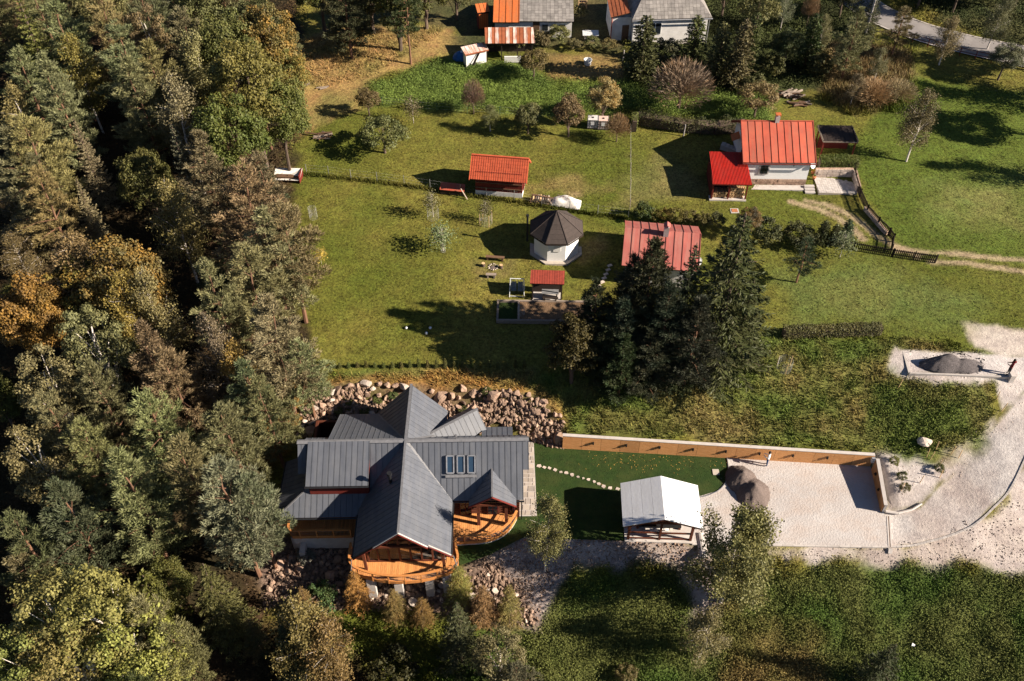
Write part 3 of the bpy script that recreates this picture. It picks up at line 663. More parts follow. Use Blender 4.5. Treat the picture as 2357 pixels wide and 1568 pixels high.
for x in (-2.6, -.6, 1.7, 3.0):
    one(lambda m: m.box(x - .3, -8.0, -3.2, x + .3, -7.4, .1), 'concrete_pier', MT['concrete'], house)
one(lambda m: m.prism([(x, y, -.6) for x, y in right_edge] + [(8.25, -3.0, -.6), (8.25, -2.6, -.6), (3.0, -2.6, -.6), (3.0, -5.1, -.6)], (0, 0, .82)), 'deck_plinth', MT['concrete'], house)
for p in (( 3.62, -7.72), (-3.62, -7.85)):
    one(lambda m: m.tube((p[0], p[1], 2.8), (p[0] * 1.06, p[1] - .05, 1.3), .04, n=6), 'rain_chain', MT['steel'], house)
# flagstone terrace on the right
ter = thing('stone_terrace', 'narrow buff flagstone terrace along the right gable of the timber house', 'terrace', hw(9.1, 0, 0), HR)
one(lambda m: m.box(-.75, -2.65, 0, .72, 5.0, .07), 'terrace_bed', MT['concrete'], ter)
rnd = random.Random(5); y = -2.62
while y < 4.9:
    hgt = rnd.uniform(.32, .6); x = -.73
    while x < .68:
        wd = rnd.uniform(.3, .62); x2 = min(.71, x + wd); j = lambda: rnd.uniform(-.05, .05)
        if x2 - x > .1:
            y2 = min(4.98, y + hgt)
            one(lambda m: m.prism([(x + .02, y + .02 + abs(j()), .068), (x2 - .02, y + .02 + abs(j()), .068), (x2 - .02 - abs(j()), y2 - .015, .068), (x + .02 + abs(j()), y2 - .015 - abs(j()), .068)], (0, 0, .03)), 'flagstone', MT['flag'], ter)
        x = x2
    y += hgt
ORD = 'first second third fourth fifth sixth seventh eighth ninth tenth eleventh twelfth thirteenth fourteenth fifteenth sixteenth seventeenth eighteenth nineteenth twentieth twenty-first twenty-second twenty-third twenty-fourth twenty-fifth'.split()
# ---------------------------------------------------------------- boulders
def boulder_mesh(seed, mat, sub=2, flat=.8):
    rr = random.Random(seed); bm = bmesh.new(); bmesh.ops.create_icosphere(bm, subdivisions=sub, radius=.5)
    pl = []
    for _ in range(11):
        n = Vector((rr.uniform(-1, 1), rr.uniform(-1, 1), rr.uniform(-1, 1))).normalized(); pl.append((n, rr.uniform(.17, .38)))
    sx, sy, sz = rr.uniform(.8, 1.25), rr.uniform(.7, 1.1), rr.uniform(.6, .95) * flat
    for v in bm.verts:
        for n, d in pl:
            e = v.co.dot(n) - d
            if e > 0: v.co -= n * e * .93
        v.co *= 1 + rr.uniform(-.05, .05); v.co = Vector((v.co.x * sx, v.co.y * sy, v.co.z * sz)) * 1.25
    me = bpy.data.meshes.new('boulder'); bm.to_mesh(me); bm.free(); me.materials.append(mat); return me
BM = [boulder_mesh(i, MT['stone']) for i in range(9)]; BP = [boulder_mesh(40 + i, MT['palestone'], flat=.6) for i in range(4)]
RC = random.Random(11); NB = [0]
def third(v, vals, names):
    q = sorted(vals); r_ = sum(1 for a in q if a < v) / max(1, len(q)); return names[min(len(names) - 1, int(r_ * len(names)))]
def rock_label(x, y, s_, done, where, smin, smax):
    sz = third(s_, [d[2] for d in done], ('small', 'medium', 'large')); col = [d for d in done if abs(d[0] - x) < 2.0]
    row = third(y, [d[1] for d in col], ('bottom', 'middle', 'top'))
    return '%s boulder, %s row, %s %s' % (sz, row, third(x, [d[0] for d in done], ('at the far left', 'left of centre', 'at the centre', 'right of centre', 'at the far right')), where)
def scatter_rocks(poly, n, smin, smax, meshes, label, group, avoid=None, sep=.62, lift=.12):
    P_ = polypx(poly); x0, y0 = P_.min(0); x1, y1 = P_.max(0); done = []; t = 0
    while len(done) < n and t < n * 60:
        t += 1; x = RC.uniform(x0, x1); y = RC.uniform(y0, y1)
        if sdist(P_, np.array([x]), np.array([y]))[0] < 0: continue
        s_ = smin + (smax - smin) * RC.random() ** 1.8
        if any((x - a) ** 2 + (y - b) ** 2 < (sep * (s_ + c) / 1.0) ** 2 for a, b, c in done): continue
        if avoid and avoid(x, y): continue
        done.append((x, y, s_))
    for x, y, s_ in done:
        o = bpy.data.objects.new('boulder', RC.choice(meshes)); COL.objects.link(o)
        o.location = (x, y, terr(x, y) + s_ * lift + RC.uniform(0, .1)); o.rotation_euler = (RC.uniform(-.5, .5), RC.uniform(-.5, .5), RC.uniform(0, 6.3)); o.scale = (s_,) * 3
        tag(o, rock_label(x, y, s_, done, label, smin, smax), 'boulder', group)
def in_house(x, y):
    c, s_ = math.cos(HR), math.sin(HR); dx, dy = x - HX, y - HY; a, b = dx * c + dy * s_, -dx * s_ + dy * c
    return (-7.8 < a < 9.9 and -2.6 < b < 2.6) or (-3 < a < 3 and -8.3 < b < 5.2) or (-8.9 < a < -4 and -4.5 < b < 0) or (-7.8 < a < -2 and 2 < b < 4.8)
scatter_rocks([(683,1005),(700,960),(712,905),(745,890),(775,900),(760,960),(745,985)], 34, .6, 1.25, BP + BM[:2], 'of the pale bank end', 'pale boulders at the left end of the rock bank', in_house, .38)
scatter_rocks([(765,960),(775,890),(850,882),(935,892),(960,905),(930,930),(880,955)], 75, .55, 1.5, BM + BP[:1], 'of the bank left of the gable', 'boulders of the bank left of the back gable', in_house, .37)
scatter_rocks([(990,900),(1080,892),(1180,903),(1245,918),(1290,960),(1296,1015),(1260,1015),(1215,985),(1120,975),(1095,945),(1020,930)], 150, .55, 1.5, BM, 'of the bank right of the gable', 'boulders of the bank right of the back gable', in_house, .36)
scatter_rocks([(612,1380),(640,1300),(690,1265),(800,1268),(815,1330),(790,1390),(700,1400)], 60, .4, 1.1, BM, 'below the left porch', 'boulders below the left porch', in_house, .45)
scatter_rocks([(840,1372),(860,1335),(1030,1330),(1050,1385),(1000,1402),(880,1392)], 55, .4, 1.25, BM + BP, 'under the front deck', 'boulders at the foot of the front deck', None, .42)
scatter_rocks([(1050,1330),(1085,1310),(1140,1325),(1200,1370),(1240,1430),(1215,1440),(1150,1390),(1080,1370)], 45, .3, 1.0, BM + BP, 'right of the front deck', 'boulders right of the front deck', None, .45)
lone = bpy.data.objects.new('boulder', BP[1]); COL.objects.link(lone); x, y, z = G(2127, 1022); lone.location = (x, y, z + .3); lone.scale = (1.15, .95, 1.35); tag(lone, 'single pale pink boulder on the grass above the wall corner', 'boulder')

# small stones and clods on the banks (uncountable)
def clods(name, poly, n, smin, smax, mat, label, seed):
    rg = np.random.default_rng(seed); P_ = polypx(poly); lo, hi = P_.min(0), P_.max(0)
    q = rg.uniform(lo, hi, (n * 3, 2)); q = q[sdist(P_, q[:, 0], q[:, 1]) + (fbm(q[:, 0], q[:, 1], 1.5, 3, 7) - .5) * 2 > 0][:n]; k = len(q)
    base = np.array([(1,0,0),(-.5,.86,0),(-.5,-.86,0),(0,0,.9),(0,0,-.5)]); fc = np.array([(0,1,3),(1,2,3),(2,0,3),(1,0,4),(2,1,4),(0,2,4)])
    s_ = (smin + (smax - smin) * rg.random(k) ** 3)[:, None, None]; an = rg.uniform(0, 6.3, k); c, sn = np.cos(an), np.sin(an)
    V = base[None] * rg.uniform(.6, 1.3, (k, 5, 1)) * s_; X = V[..., 0] * c[:, None] - V[..., 1] * sn[:, None]; Y = V[..., 0] * sn[:, None] + V[..., 1] * c[:, None]
    z = terr_arr(q[:, 0], q[:, 1]); W = np.stack([X + q[:, :1], Y + q[:, 1:], V[..., 2] + z[:, None]], -1).reshape(-1, 3)
    F = (fc[None] + (np.arange(k) * 5)[:, None, None]).reshape(-1, 3)
    me = np_mesh(name, W, F); me.materials.append(mat); tag(link(bpy.data.objects.new(name, me)), label, kind='stuff')
clods('bank_rubble', [(1640,1258),(2050,1264),(2180,1238),(2330,1150),(2500,1000),(2600,1300),(2300,1310),(2000,1300),(1640,1290)], 1100, .03, .10, MT['palestone'], 'pale rubble on the bank below the yard kerb', 1)
clods('bank_clods', [(1640,1258),(2050,1264),(2180,1238),(2330,1150),(2400,1300),(2000,1290),(1640,1290)], 1000, .03, .09, MT['gravelheap'], 'brown clods on the bank below the yard kerb', 2)
clods('slope_rubble', [(1080,1330),(1150,1250),(1420,1240),(1640,1262),(1650,1400),(1560,1300),(1300,1300),(1230,1440)], 3000, .03, .14, MT['stone'], 'brown rubble on the bare bank under the birch', 3)
clods('east_rubble', [(2012,1050),(2140,1052),(2240,1010),(2300,940),(2290,885),(2080,870),(2090,858),(2330,866),(2400,905),(2230,1068),(2040,1178)], 700, .03, .08, MT['palestone'], 'pale rubble on the slope right of the retaining wall', 4)
clods('bank_chips', [(690,1012),(700,930),(720,888),(1240,918),(1298,985),(1290,1030),(1180,985),(760,965)], 4200, .06, .36, MT['stone'], 'small broken rock filling the gaps of the rock bank', 5)
clods('low_chips', [(600,1400),(640,1280),(820,1250),(1040,1335),(1150,1300),(1235,1440),(1000,1400),(700,1410)], 4000, .06, .32, MT['stone'], 'small broken rock filling the gaps below the decks', 6)

# ---------------------------------------------------------------- timber clad retaining wall
def clad_wall(p0, p1, h0, h1, side, nb, lamps, label, rz=0):
    a = Vector((*p0, 0)); b = Vector((*p1, 0)); d = (b - a); L_ = d.length; d.normalize(); nrm = Vector((d.y, -d.x, 0)) * side
    t = thing('retaining_wall', label, 'retaining wall', a, math.atan2(d.y, d.x)); sg = side
    one(lambda m: m.prism([(0, 0, -.3), (L_, 0, -.3), (L_, 0, h1), (0, 0, h0)], (0, sg * .2, 0)), 'concrete_core', MT['concrete'], t)
    one(lambda m: m.prism([(-.02, -sg * .085, h0 + .003), (L_ + .02, -sg * .085, h1 + .003), (L_ + .02, sg * .2, h1 + .003), (-.02, sg * .2, h0 + .003)], (0, 0, .05)), 'coping', MT['kerb'], t)
    ns = 13
    for i in range(nb):
        x0, x1 = L_ * i / nb + .008, L_ * (i + 1) / nb - .008
        m = MB()
        for k in range(ns):
            za = .04 + (h0 + (h1 - h0) * x0 / L_ - .05) * k / ns; zb = .04 + (h0 + (h1 - h0) * x1 / L_ - .05) * k / ns; hh = (h0 + (h1 - h0) * (i + .5) / nb - .05) / ns * .64
            m.prism([(x0, -sg * .075, za), (x1, -sg * .075, zb), (x1, -sg * .075, zb + hh), (x0, -sg * .075, za + hh)], (0, sg * .035, 0))
        tag(m.build('slat_panel', MT['slat'], t), kind='stuff')
    one(lambda m: m.prism([(0, -sg * .04, .0), (L_, -sg * .04, 0), (L_, -sg * .04, h1), (0, -sg * .04, h0)], (0, sg * .03, 0)), 'backing_board', MT['darkwood'], t)
    for f in lamps:
        x = f * L_; z = (h0 + (h1 - h0) * f) * .62
        one(lambda m: m.box(x - .06, -sg * .12 - .06, z - .14, x + .06, -sg * .12 + .06, z + .14).box(x - .03, -sg * .2 - .05, z - .04, x + .03, -sg * .2 + .05, z + .04), 'wall_lamp', MT['black'], t)
    return t
clad_wall((4.15, 46.5), (29.05, 44.68), 1.65, 1.42, 1, 16, [.10, .208, .316, .424, .53, .638, .745, .855], 'long timber slat retaining wall behind the lawn and gravel yard')
rw = clad_wall((29.12, 44.3), (28.72, 40.2), 1.42, 1.0, 1, 4, [.25, .6], 'short timber slat retaining wall closing the right end of the yard')
m = thing('meter_box', 'small white box fixed in the inner corner of the slat walls', 'box', (28.95, 44.45, 1.0)); one(lambda q: q.box(-.12, -.12, -.15, .12, .12, .3), 'box_body', MT['whitemetal'], m); one(lambda q: q.box(-.14, -.14, .303, .14, .14, .33), 'box_lid', MT['steel'], m)
o = one(lambda q: q.path([(28.95, 40.15, .25), (29.9, 40.0, .22), (31.0, 40.25, .3), (31.9, 40.75, .42)], [.11, .11, .1, .09], 6), 'edging_log', MT['kerb']); tag(o, 'pale curved edging running from the end of the short slat wall', 'edging')

# kerb stones along the yard, drain across the drive
kerb = thing('kerb', 'light concrete kerb along the lower edge of yard and drive', 'kerb', (0, 0, 0))
kl = resample(spline([(*G(X, Y)[:2], 0) for X, Y in [(1592,1253),(1800,1256),(2046,1259),(2140,1246),(2232,1214),(2290,1165),(2325,1125),(2356,1062),(2390,985),(2420,900)]], 10), 1.0)
for a, b in zip(kl, kl[1:]):
    za, zb = max(terr(*a[:2]), -.02), max(terr(*b[:2]), -.02); d = (b - a).normalized() * .01
    one(lambda m: m.bar((a.x + d.x, a.y + d.y, za - .04), (b.x - d.x, b.y - d.y, zb - .04), .14, .2), 'kerb_stone', MT['kerb'], kerb)
dr = thing('drain_channel', 'narrow drain channel with wooden sides crossing the drive', 'drain', (0, 0, 0)); a = at(2044, 1188, .04); b = at(2048, 1259, .04); e = at(2049, 1270, -.1)
for o_ in (-.09, .09): one(lambda m: m.bar((a[0] + o_, a[1], .02), (b[0] + o_, b[1], .02), .1, .08), 'channel_side', MT['kerb'], dr)
one(lambda m: m.bar((a[0], a[1], .02), (b[0], b[1], .02), .07, .05), 'channel_grate', MT['brownwood'], dr); one(lambda m: m.bar((b[0], b[1] - .1, .0), (e[0], e[1], -.3), .3, .2), 'channel_outlet', MT['kerb'], dr)
le = thing('lawn_edging', 'thin pale metal edging round the corner of the dark lawn', 'edging', (0, 0, 0)); m = MB()
ep = [(*at(X, Y, .05), .05) for X, Y in [(1672,1050),(1676,1075),(1676,1092),(1670,1110),(1655,1128),(1630,1140),(1605,1146)]]; ep = spline(ep, 5)
for p, q in zip(ep, ep[1:]): m.bar(p, q, .05, .12)
m.build('edging_strip', MT['steel'], le)
# stepping stones
for i, (X, Y, s_) in enumerate([(1240,1073,.5),(1252,1076,.48),(1264,1078,.4),(1277,1082,.42),(1290,1087,.36),(1303,1089,.42),(1316,1093,.45),(1330,1098,.33),(1342,1101,.3),(1354,1104,.36),(1367,1109,.32),(1378,1114,.38),(1389,1120,.45),(1404,1124,.42),(1421,1126,.5)]):
    rr = random.Random(i); x, y = at(X, Y, .03); n = rr.choice((4, 5, 6)); a0 = rr.random() * 3
    o = one(lambda m: m.prism([(s_ * .5 * rr.uniform(.65, 1.1) * math.cos(a0 + 6.283 * k / n), s_ * .42 * rr.uniform(.65, 1.1) * math.sin(a0 + 6.283 * k / n), -.02) for k in range(n)], (0, 0, .05)), 'stepping_stone', MT['palestone'])
    o.location = (x, y, .045); tag(o, ORD[i] + ' stepping stone from the stone terrace in the path across the dark lawn', 'stepping stone', 'stepping stones across the dark lawn')
x, y = at(1647, 1087, .05); o = one(lambda m: m.box(-.26, -.28, 0, .26, .28, .05), 'paving_slab', MT['flag']); o.location = (x, y, .04); tag(o, 'square beige slab alone in the dark lawn near its curved corner', 'slab')
# ---------------------------------------------------------------- heaps of crushed stone
def heap(name, px, z0, rx, ry, h, mat, label, seed, bumps):
    n = 64; x0, y0 = at(*px, z0); V = []; g = np.linspace(-1.25, 1.25, n); X, Y = np.meshgrid(g, g)
    H = np.zeros_like(X)
    for bx, by, br, bh in bumps:
        d = np.hypot(X - bx, Y - by) / br; d = d * (1 + .22 * (fbm(X * 2 + seed, Y * 2, .9, 3, seed) - .5)); H = np.maximum(H, bh * np.clip(1 - d, 0, 1) ** .85)
    H = H + (fbm(X * 6 + seed, Y * 6, 1, 3, seed + 3) - .5) * .12 * (H > .02); H = np.where(H > .015, H, -.12)
    V = np.c_[(X * rx + x0).ravel(), (Y * ry + y0).ravel(), (H * h + z0).ravel()]
    ii = (np.arange(n - 1)[:, None] * n + np.arange(n - 1)[None]).ravel(); Fq = np.c_[ii, ii + 1, ii + n + 1, ii + n]; Fq = Fq[(H.ravel()[Fq] > 0).any(1)]; used, inv = np.unique(Fq, return_inverse=True); me = np_mesh(name, V[used], inv.reshape(Fq.shape)); me.materials.append(mat)
    tag(link(bpy.data.objects.new(name, me)), label, 'heap')
heap('gravel_heap', (1722, 1124), .0, 1.75, 2.0, 1.25, MT['gravelheap'], 'brown grey heap of crushed stone with two humps on the yard', 3, [(-.25, .4, .75, .95), (.15, -.25, .8, 1.0)])
heap('gravel_heap', (2190, 842), 4.0, 2.6, 1.1, 1.5, MT['darkheap'], 'dark grey pointed heap of crushed stone on the upper platform', 8, [(-.25, .0, .8, 1.0), (.3, -.1, .72, .7)])

clods('heap_spill', [(1660,1085),(1700,1060),(1760,1062),(1790,1110),(1775,1165),(1715,1175),(1665,1140)], 500, .04, .12, MT['gravelheap'], 'loose stones spilled round the yard heap', 21)
clods('heap_spill', [(2120,815),(2200,808),(2270,830),(2265,864),(2150,862),(2115,840)], 350, .04, .12, MT['darkheap'], 'loose stones spilled round the platform heap', 22)
# ---------------------------------------------------------------- pavilion
pav = thing('pavilion', 'open timber pavilion with white membrane gable roof', 'pavilion', (11.2, 39.35, 0), R(-2.0))
def pz(x): return 3.5 - abs(x) * .365
for s_ in (-1, 1):
    n_ = 4
    rf = one(lambda m: m.prism([(0, -2.05, pz(0) - .12), (s_ * 2.95, -2.05, pz(2.95) - .12), (s_ * 2.95, 1.75, pz(2.95) - .12), (0, 1.75, pz(0) - .12)], (0, 0, .06)), 'roof', MT['beam'], pav)
    for k in range(n_):
        a, b = s_ * (2.95 * k / n_ + (.0 if k == 0 else .012)), s_ * 2.95 * (k + 1) / n_
        o = MB(); o.prism([(a, -2.08, pz(a) - .05), (b, -2.08, pz(b) - .05), (b, 1.8, pz(b) - .05), (a, 1.8, pz(a) - .05)], (0, 0, .05))
        o.build('roof_sheet', MT['membrane'], rf)
    for y in (-1.95, -.1, 1.65): trim(pav, 'rafter', (0, y, pz(0) - .22), (s_ * 2.85, y, pz(2.85) - .22), .12, .18, MT['beam'], (0, 1, 0))
    trim(pav, 'wall_plate', (s_ * 2.35, -1.95, pz(2.35) - .4), (s_ * 2.35, 1.65, pz(2.35) - .4), .16, .18, MT['beam'])
    for y in (-1.6, 1.4): trim(pav, 'post', (s_ * 2.35, y, .1), (s_ * 2.35, y, pz(2.35) - .45), .18, .18, MT['beam'], (0, 1, 0))
    trim(pav, 'brace', (0, -1.6, 2.3), (s_ * .75, -1.6, pz(.75) - .4), .1, .12, MT['beam'], (0, 1, 0))
    trim(pav, 'side_rail', (s_ * 2.35, -1.6, .9), (s_ * 2.35, 1.4, .9), .08, .12, MT['beam']) if s_ < 0 else None
trim(pav, 'ridge_beam', (0, -1.95, pz(0) - .3), (0, 1.7, pz(0) - .3), .14, .2, MT['beam'])
trim(pav, 'post', (0, -1.6, .1), (0, -1.6, pz(0) - .35), .16, .16, MT['beam'], (0, 1, 0))
for y in (-1.6, 1.4): trim(pav, 'tie_beam', (-2.35, y, pz(2.35) - .34), (2.35, y, pz(2.35) - .34), .14, .18, MT['beam'])
trim(pav, 'front_rail', (-2.3, -1.6, .95), (2.3, -1.6, .95), .08, .14, MT['beam']); trim(pav, 'front_rail', (-2.3, -1.6, .2), (2.3, -1.6, .2), .08, .1, MT['beam'])
one(lambda m: m.box(-2.6, -1.85, -.9, 2.6, 1.7, .09), 'floor_slab', MT['concrete'], pav)
b = thing('bench', 'long black cushioned bench under the white pavilion roof', 'bench', (11.2, 38.9, .09), R(-2)); one(lambda m: m.box(-1.7, -.3, .3, 1.7, .35, .45), 'seat', MT['black'], b); one(lambda m: m.box(-1.7, .36, .3, 1.7, .5, .9), 'backrest', MT['black'], b)
for x in (-1.6, 1.6): one(lambda m: m.box(x - .08, -.28, 0, x + .08, .34, .297), 'leg', MT['beam'], b)
o = thing('plastic_sheet', 'crumpled white plastic sheet on the front rail under the pavilion', 'sheet', (11.35, 38.3, .5)); one(lambda m: [m.prism([(i * .22 - .9, -.12, .02 * (i % 3)), (i * .22 - .68, -.12, .02 * ((i + 1) % 3)), (i * .22 - .68, .12, .05 * (i % 2)), (i * .22 - .9, .12, .04)], (0, 0, .02)) for i in range(8)], 'sheet_fold', MT['tarp'], o)
st = thing('concrete_culvert', 'pale half round concrete culvert beside the right pavilion post', 'culvert', (14.35, 37.2, -.1)); one(lambda m: [m.prism([(math.cos(a) * .34, -1.1, math.sin(a) * .3), (math.cos(a + .4) * .34, -1.1, math.sin(a + .4) * .3), (math.cos(a + .4) * .28, -1.1, math.sin(a + .4) * .24), (math.cos(a) * .28, -1.1, math.sin(a) * .24)], (0, 2.2, 0)) for a in [k * .4 for k in range(8)]], 'culvert_shell', MT['concrete'], st)

# ---------------------------------------------------------------- people
def cloth_mat(name, bands):
    m, nt, b, N, L = nodes(name); tc = N('TexCoord'); sp = N('SeparateXYZ'); L(tc.outputs['Object'], sp.inputs[0]); r_ = N('ValToRGB'); r_.color_ramp.interpolation = 'CONSTANT'
    L(math_(nt, 'DIVIDE', sp.outputs[2], 2.0), r_.inputs[0]); e = r_.color_ramp.elements
    e[0].position = 0; e[0].color = (*bands[0][1], 1); e[1].position = bands[1][0] / 2; e[1].color = (*bands[1][1], 1)
    for z, c in bands[2:]: q = e.new(z / 2); q.color = (*c, 1)
    L(r_.outputs[0], b.inputs['Base Color']); b.inputs['Roughness'].default_value = .85; return m
def person(px, z0, face, bands, hair, label, hood=None, hold=(.16, .30, 1.15)):
    x, y = at(*px, z0); t = thing('person', label, 'person', (x, y, z0), face)
    V = [(0, 0, .95), (0, 0, 1.12), (0, .02, 1.32), (0, 0, 1.47), (0, .02, 1.56), (0, .05, 1.64), (0, .04, 1.72)]; E = [(i, i + 1) for i in range(6)]
    Rr = [.16, .145, .165, .075, .055, .095, .075]
    def ch(root, pts, rs):
        p = root
        for q, r_ in zip(pts, rs): V.append(q); Rr.append(r_); E.append((p, len(V) - 1)); p = len(V) - 1
        return p
    for s_ in (-1, 1):
        ch(0, [(s_ * .10, .01, .86), (s_ * .11, .03 * s_, .48), (s_ * .12, -.02 + .03 * s_, .08), (s_ * .13, .14, .045)], [.105, .07, .05, .04])
        hnd = ch(2, [(s_ * .20, 0, 1.40), (s_ * .25, .02, 1.12), (s_ * hold[0], hold[1], hold[2]), (s_ * (hold[0] - .05), hold[1] + .07, hold[2] + .03)], [.065, .05, .036, .032])
        hx, hy, hz = V[hnd]
        for k in range(4): ch(hnd, [(hx - s_ * .02 + (k - 1.5) * .02, hy + .05, hz + .005), (hx - s_ * .035 + (k - 1.5) * .02, hy + .075 - .006 * abs(k - 1.5), hz - .02)], [.009, .008])
        ch(hnd, [(hx - s_ * .045, hy + .01, hz + .02)], [.01])
    me = bpy.data.meshes.new('body'); me.from_pydata(V, E, []); o = bpy.data.objects.new('body', me); link(o, t)
    sk = o.modifiers.new('skin', 'SKIN'); ly = me.skin_vertices[0] if me.skin_vertices else None
    for i, r_ in enumerate(Rr): ly.data[i].radius = (r_, r_ * (.72 if i in (0, 1, 2) else 1)); ly.data[i].use_root = (i == 0)
    sb = o.modifiers.new('sub', 'SUBSURF'); sb.levels = 1; sb.render_levels = 2; me.materials.append(cloth_mat('clothes', bands))
    for p in me.polygons: p.use_smooth = True
    one(lambda m: m.lathe((0, .02, 1.62), [(.05, -.06), (.102, -.02), (.112, .06), (.09, .13), (.04, .165)], 12), 'hair', hair, t, smooth=True)
    if hood: one(lambda m: m.lathe((0, -.04, 1.42), [(.06, 0), (.14, .03), (.15, .10), (.11, .15)], 12), 'hood', hood, t, smooth=True)
    return t
SK = (.5, .3, .22)
person((1763, 1071), .035, R(60), [(0, (.6, .6, .6)), (.1, (.035, .07, .16)), (.95, (.78, .76, .72)), (1.5, SK)], MT['hair'], 'person in white shirt and blue jeans standing by the slat wall')
c = MT['hair']; redj = M('dark red fabric', (.16, .008, .012), rough=.9, rv=0)
person((2318, 861), 4.0, R(70), [(0, (.02, .02, .02)), (.1, (.012, .012, .014)), (.88, (.16, .008, .012)), (1.5, SK)], c, 'person in dark red hooded jacket and black trousers on the upper platform edge', redj)
for px, z0, lab in (((1757, 1062), 1.13, 'small white controller held by the person at the slat wall'), ((2313, 855), 5.1, 'small pale controller held by the person in dark red')):
    pass
# ---------------------------------------------------------------- upper platform edge
pe = thing('platform_kerb', 'low pale concrete edge wall along the front of the upper platform', 'kerb wall', (0, 0, 0))
pp = [(2078, 810), (2092, 859), (2322, 868)]; wp = [Vector((*at(X, Y, 4.0), 4.0)) for X, Y in pp]
for a, b in zip(wp, wp[1:]): one(lambda m: m.bar(a + Vector((0, 0, -.07)), b + Vector((0, 0, -.07)), .16, .26), 'edge_beam', MT['kerb'], pe)
ps = thing('concrete_block', 'pale concrete block at the end of the platform edge wall', 'block', wp[-1]); one(lambda m: m.box(-.05, -.3, -.6, .35, .25, .42), 'block_body', MT['kerb'], ps)
# stakes and seedlings on the pale slope
for i, (X, Y) in enumerate([(2066,893),(2293,920),(2304,947),(2153,1035),(2132,1052),(2140,1058),(2187,1046),(2205,1055),(2162,1100),(2073,1130),(2116,1112),(2160,1075)]):
    x, y, z = G(X, Y); o = one(lambda m: m.tube((0, 0, -.1), (random.Random(i).uniform(-.12, .16), .02, 1.0), .03, n=5), 'wooden_stake', MT['logend']); o.location = (x, y, z)
    tag(o, 'thin pale wooden stake ' + ('at the left end below the platform edge wall', 'at the right end below the platform', 'by the road edge right of the green slope', 'just above the single pale boulder on its right', 'left below the single pale boulder', 'right below the single pale boulder', 'upper of two right of the pale boulder', 'lower of two right of the pale boulder', 'beside the olive shrublet by the drive', 'leaning at the lowest dark green shrublet', 'between the two groups of shrublets', 'right of the middle shrublet')[i], 'stake', 'stakes on the slope right of the slat wall')
# ---------------------------------------------------------------- garden things on the upper lawn
def pyrot(t): pass
def bench(px, L_, rz, mat, label, h=.42, w_=.32):
    x, y, z = G(*px); t = thing('garden_bench', label, 'bench', (x, y, z), rz); one(lambda m: m.box(-L_/2, -w_/2, h - .07, L_/2, w_/2, h), 'seat', mat, t)
    for s_ in (-1, 1): one(lambda m: m.box(s_ * (L_/2 - .18) - .07, -w_/2 + .02, 0, s_ * (L_/2 - .18) + .07, w_/2 - .02, h - .073), 'leg', mat, t)
bench((1139, 599), 1.75, R(-7), MT['brownwood'], 'long brown plank bench above the fire ring'); bench((1130, 639), .95, R(-2), MT['greywood'], 'short pale wooden bench below the fire ring')
fr = thing('fire_ring', 'round fire pit ringed with white stones on the lawn', 'fire ring', G(1135, 616)); one(lambda m: m.lathe((0, 0, .01), [(.3, 0), (.25, .05), (.05, .09)], 10), 'ash', MT['gravelheap'], fr)
for k in range(12):
    a = k * 6.283 / 12; o = bpy.data.objects.new('ring_stone', BP[k % 4]); link(o, fr); o.location = (.42 * math.cos(a), .42 * math.sin(a), .08); o.scale = (.2, .17, .2); o.rotation_euler = (0, 0, a)
for (X, Y), lab in (((1112, 613), 'short log stump seat left of the fire ring'), ((1153, 617), 'short log stump seat right of the fire ring')):
    t = thing('stump_seat', lab, 'stump', G(X, Y)); one(lambda m: m.tube((0, 0, 0), (0, 0, .36), .18, .17, 10), 'stump_side', MT['bark'], t); one(lambda m: m.tube((0, 0, .362), (0, 0, .375), .165, n=10), 'stump_top', MT['logend'], t)
# canopy with table
cx, cy = 3.15, 60.25; cz = terr(cx, cy)
cp = thing('red_canopy', 'small open shelter with single slope red roof over a table', 'shelter', (cx, cy, cz), R(-2.5))
roof_plane(cp, [(-1.5, .75, 2.45), (1.5, .75, 2.45), (1.45, -.62, 2.05), (-1.55, -.62, 2.05)], (0, -1, -.3), .22, M('brick red felt', (.30, .05, .03), rough=.8, rv=.08), MT['darkwood'], rib=.012, ribw=.03)
for x in (-1.3, 1.25):
    for y, h in ((.55, 2.28), (-.45, 1.98)): trim(cp, 'post', (x, y, 0), (x, y, h), .12, .12, MT['darkwood'], (0, 1, 0))
one(lambda m: m.box(-1.3, -.75, -.05, 1.3, .7, .06), 'floor_slab', MT['concrete'], cp); one(lambda m: m.box(-1.25, .5, .06, 1.2, .56, 1.9), 'back_wall', MT['darkwood'], cp)
tb = thing('picnic_table', 'grey topped table under the red canopy', 'table', (cx + .25, cy - .25, cz + .06), R(-2.5)); one(lambda m: m.box(-.75, -.3, .7, .75, .3, .76), 'tabletop', MT['steel'], tb)
for x in (-.6, .6): one(lambda m: m.box(x - .05, -.25, 0, x + .05, .25, .697), 'leg', MT['darkwood'], tb)
b2 = thing('table_bench', 'dark bench in front of the table under the red canopy', 'bench', (cx + .25, cy - .72, cz + .06), R(-2.5)); one(lambda m: m.box(-.7, -.12, .4, .7, .12, .45), 'seat', MT['darkwood'], b2)
for x in (-.5, .5): one(lambda m: m.box(x - .05, -.1, 0, x + .05, .1, .397), 'leg', MT['darkwood'], b2)
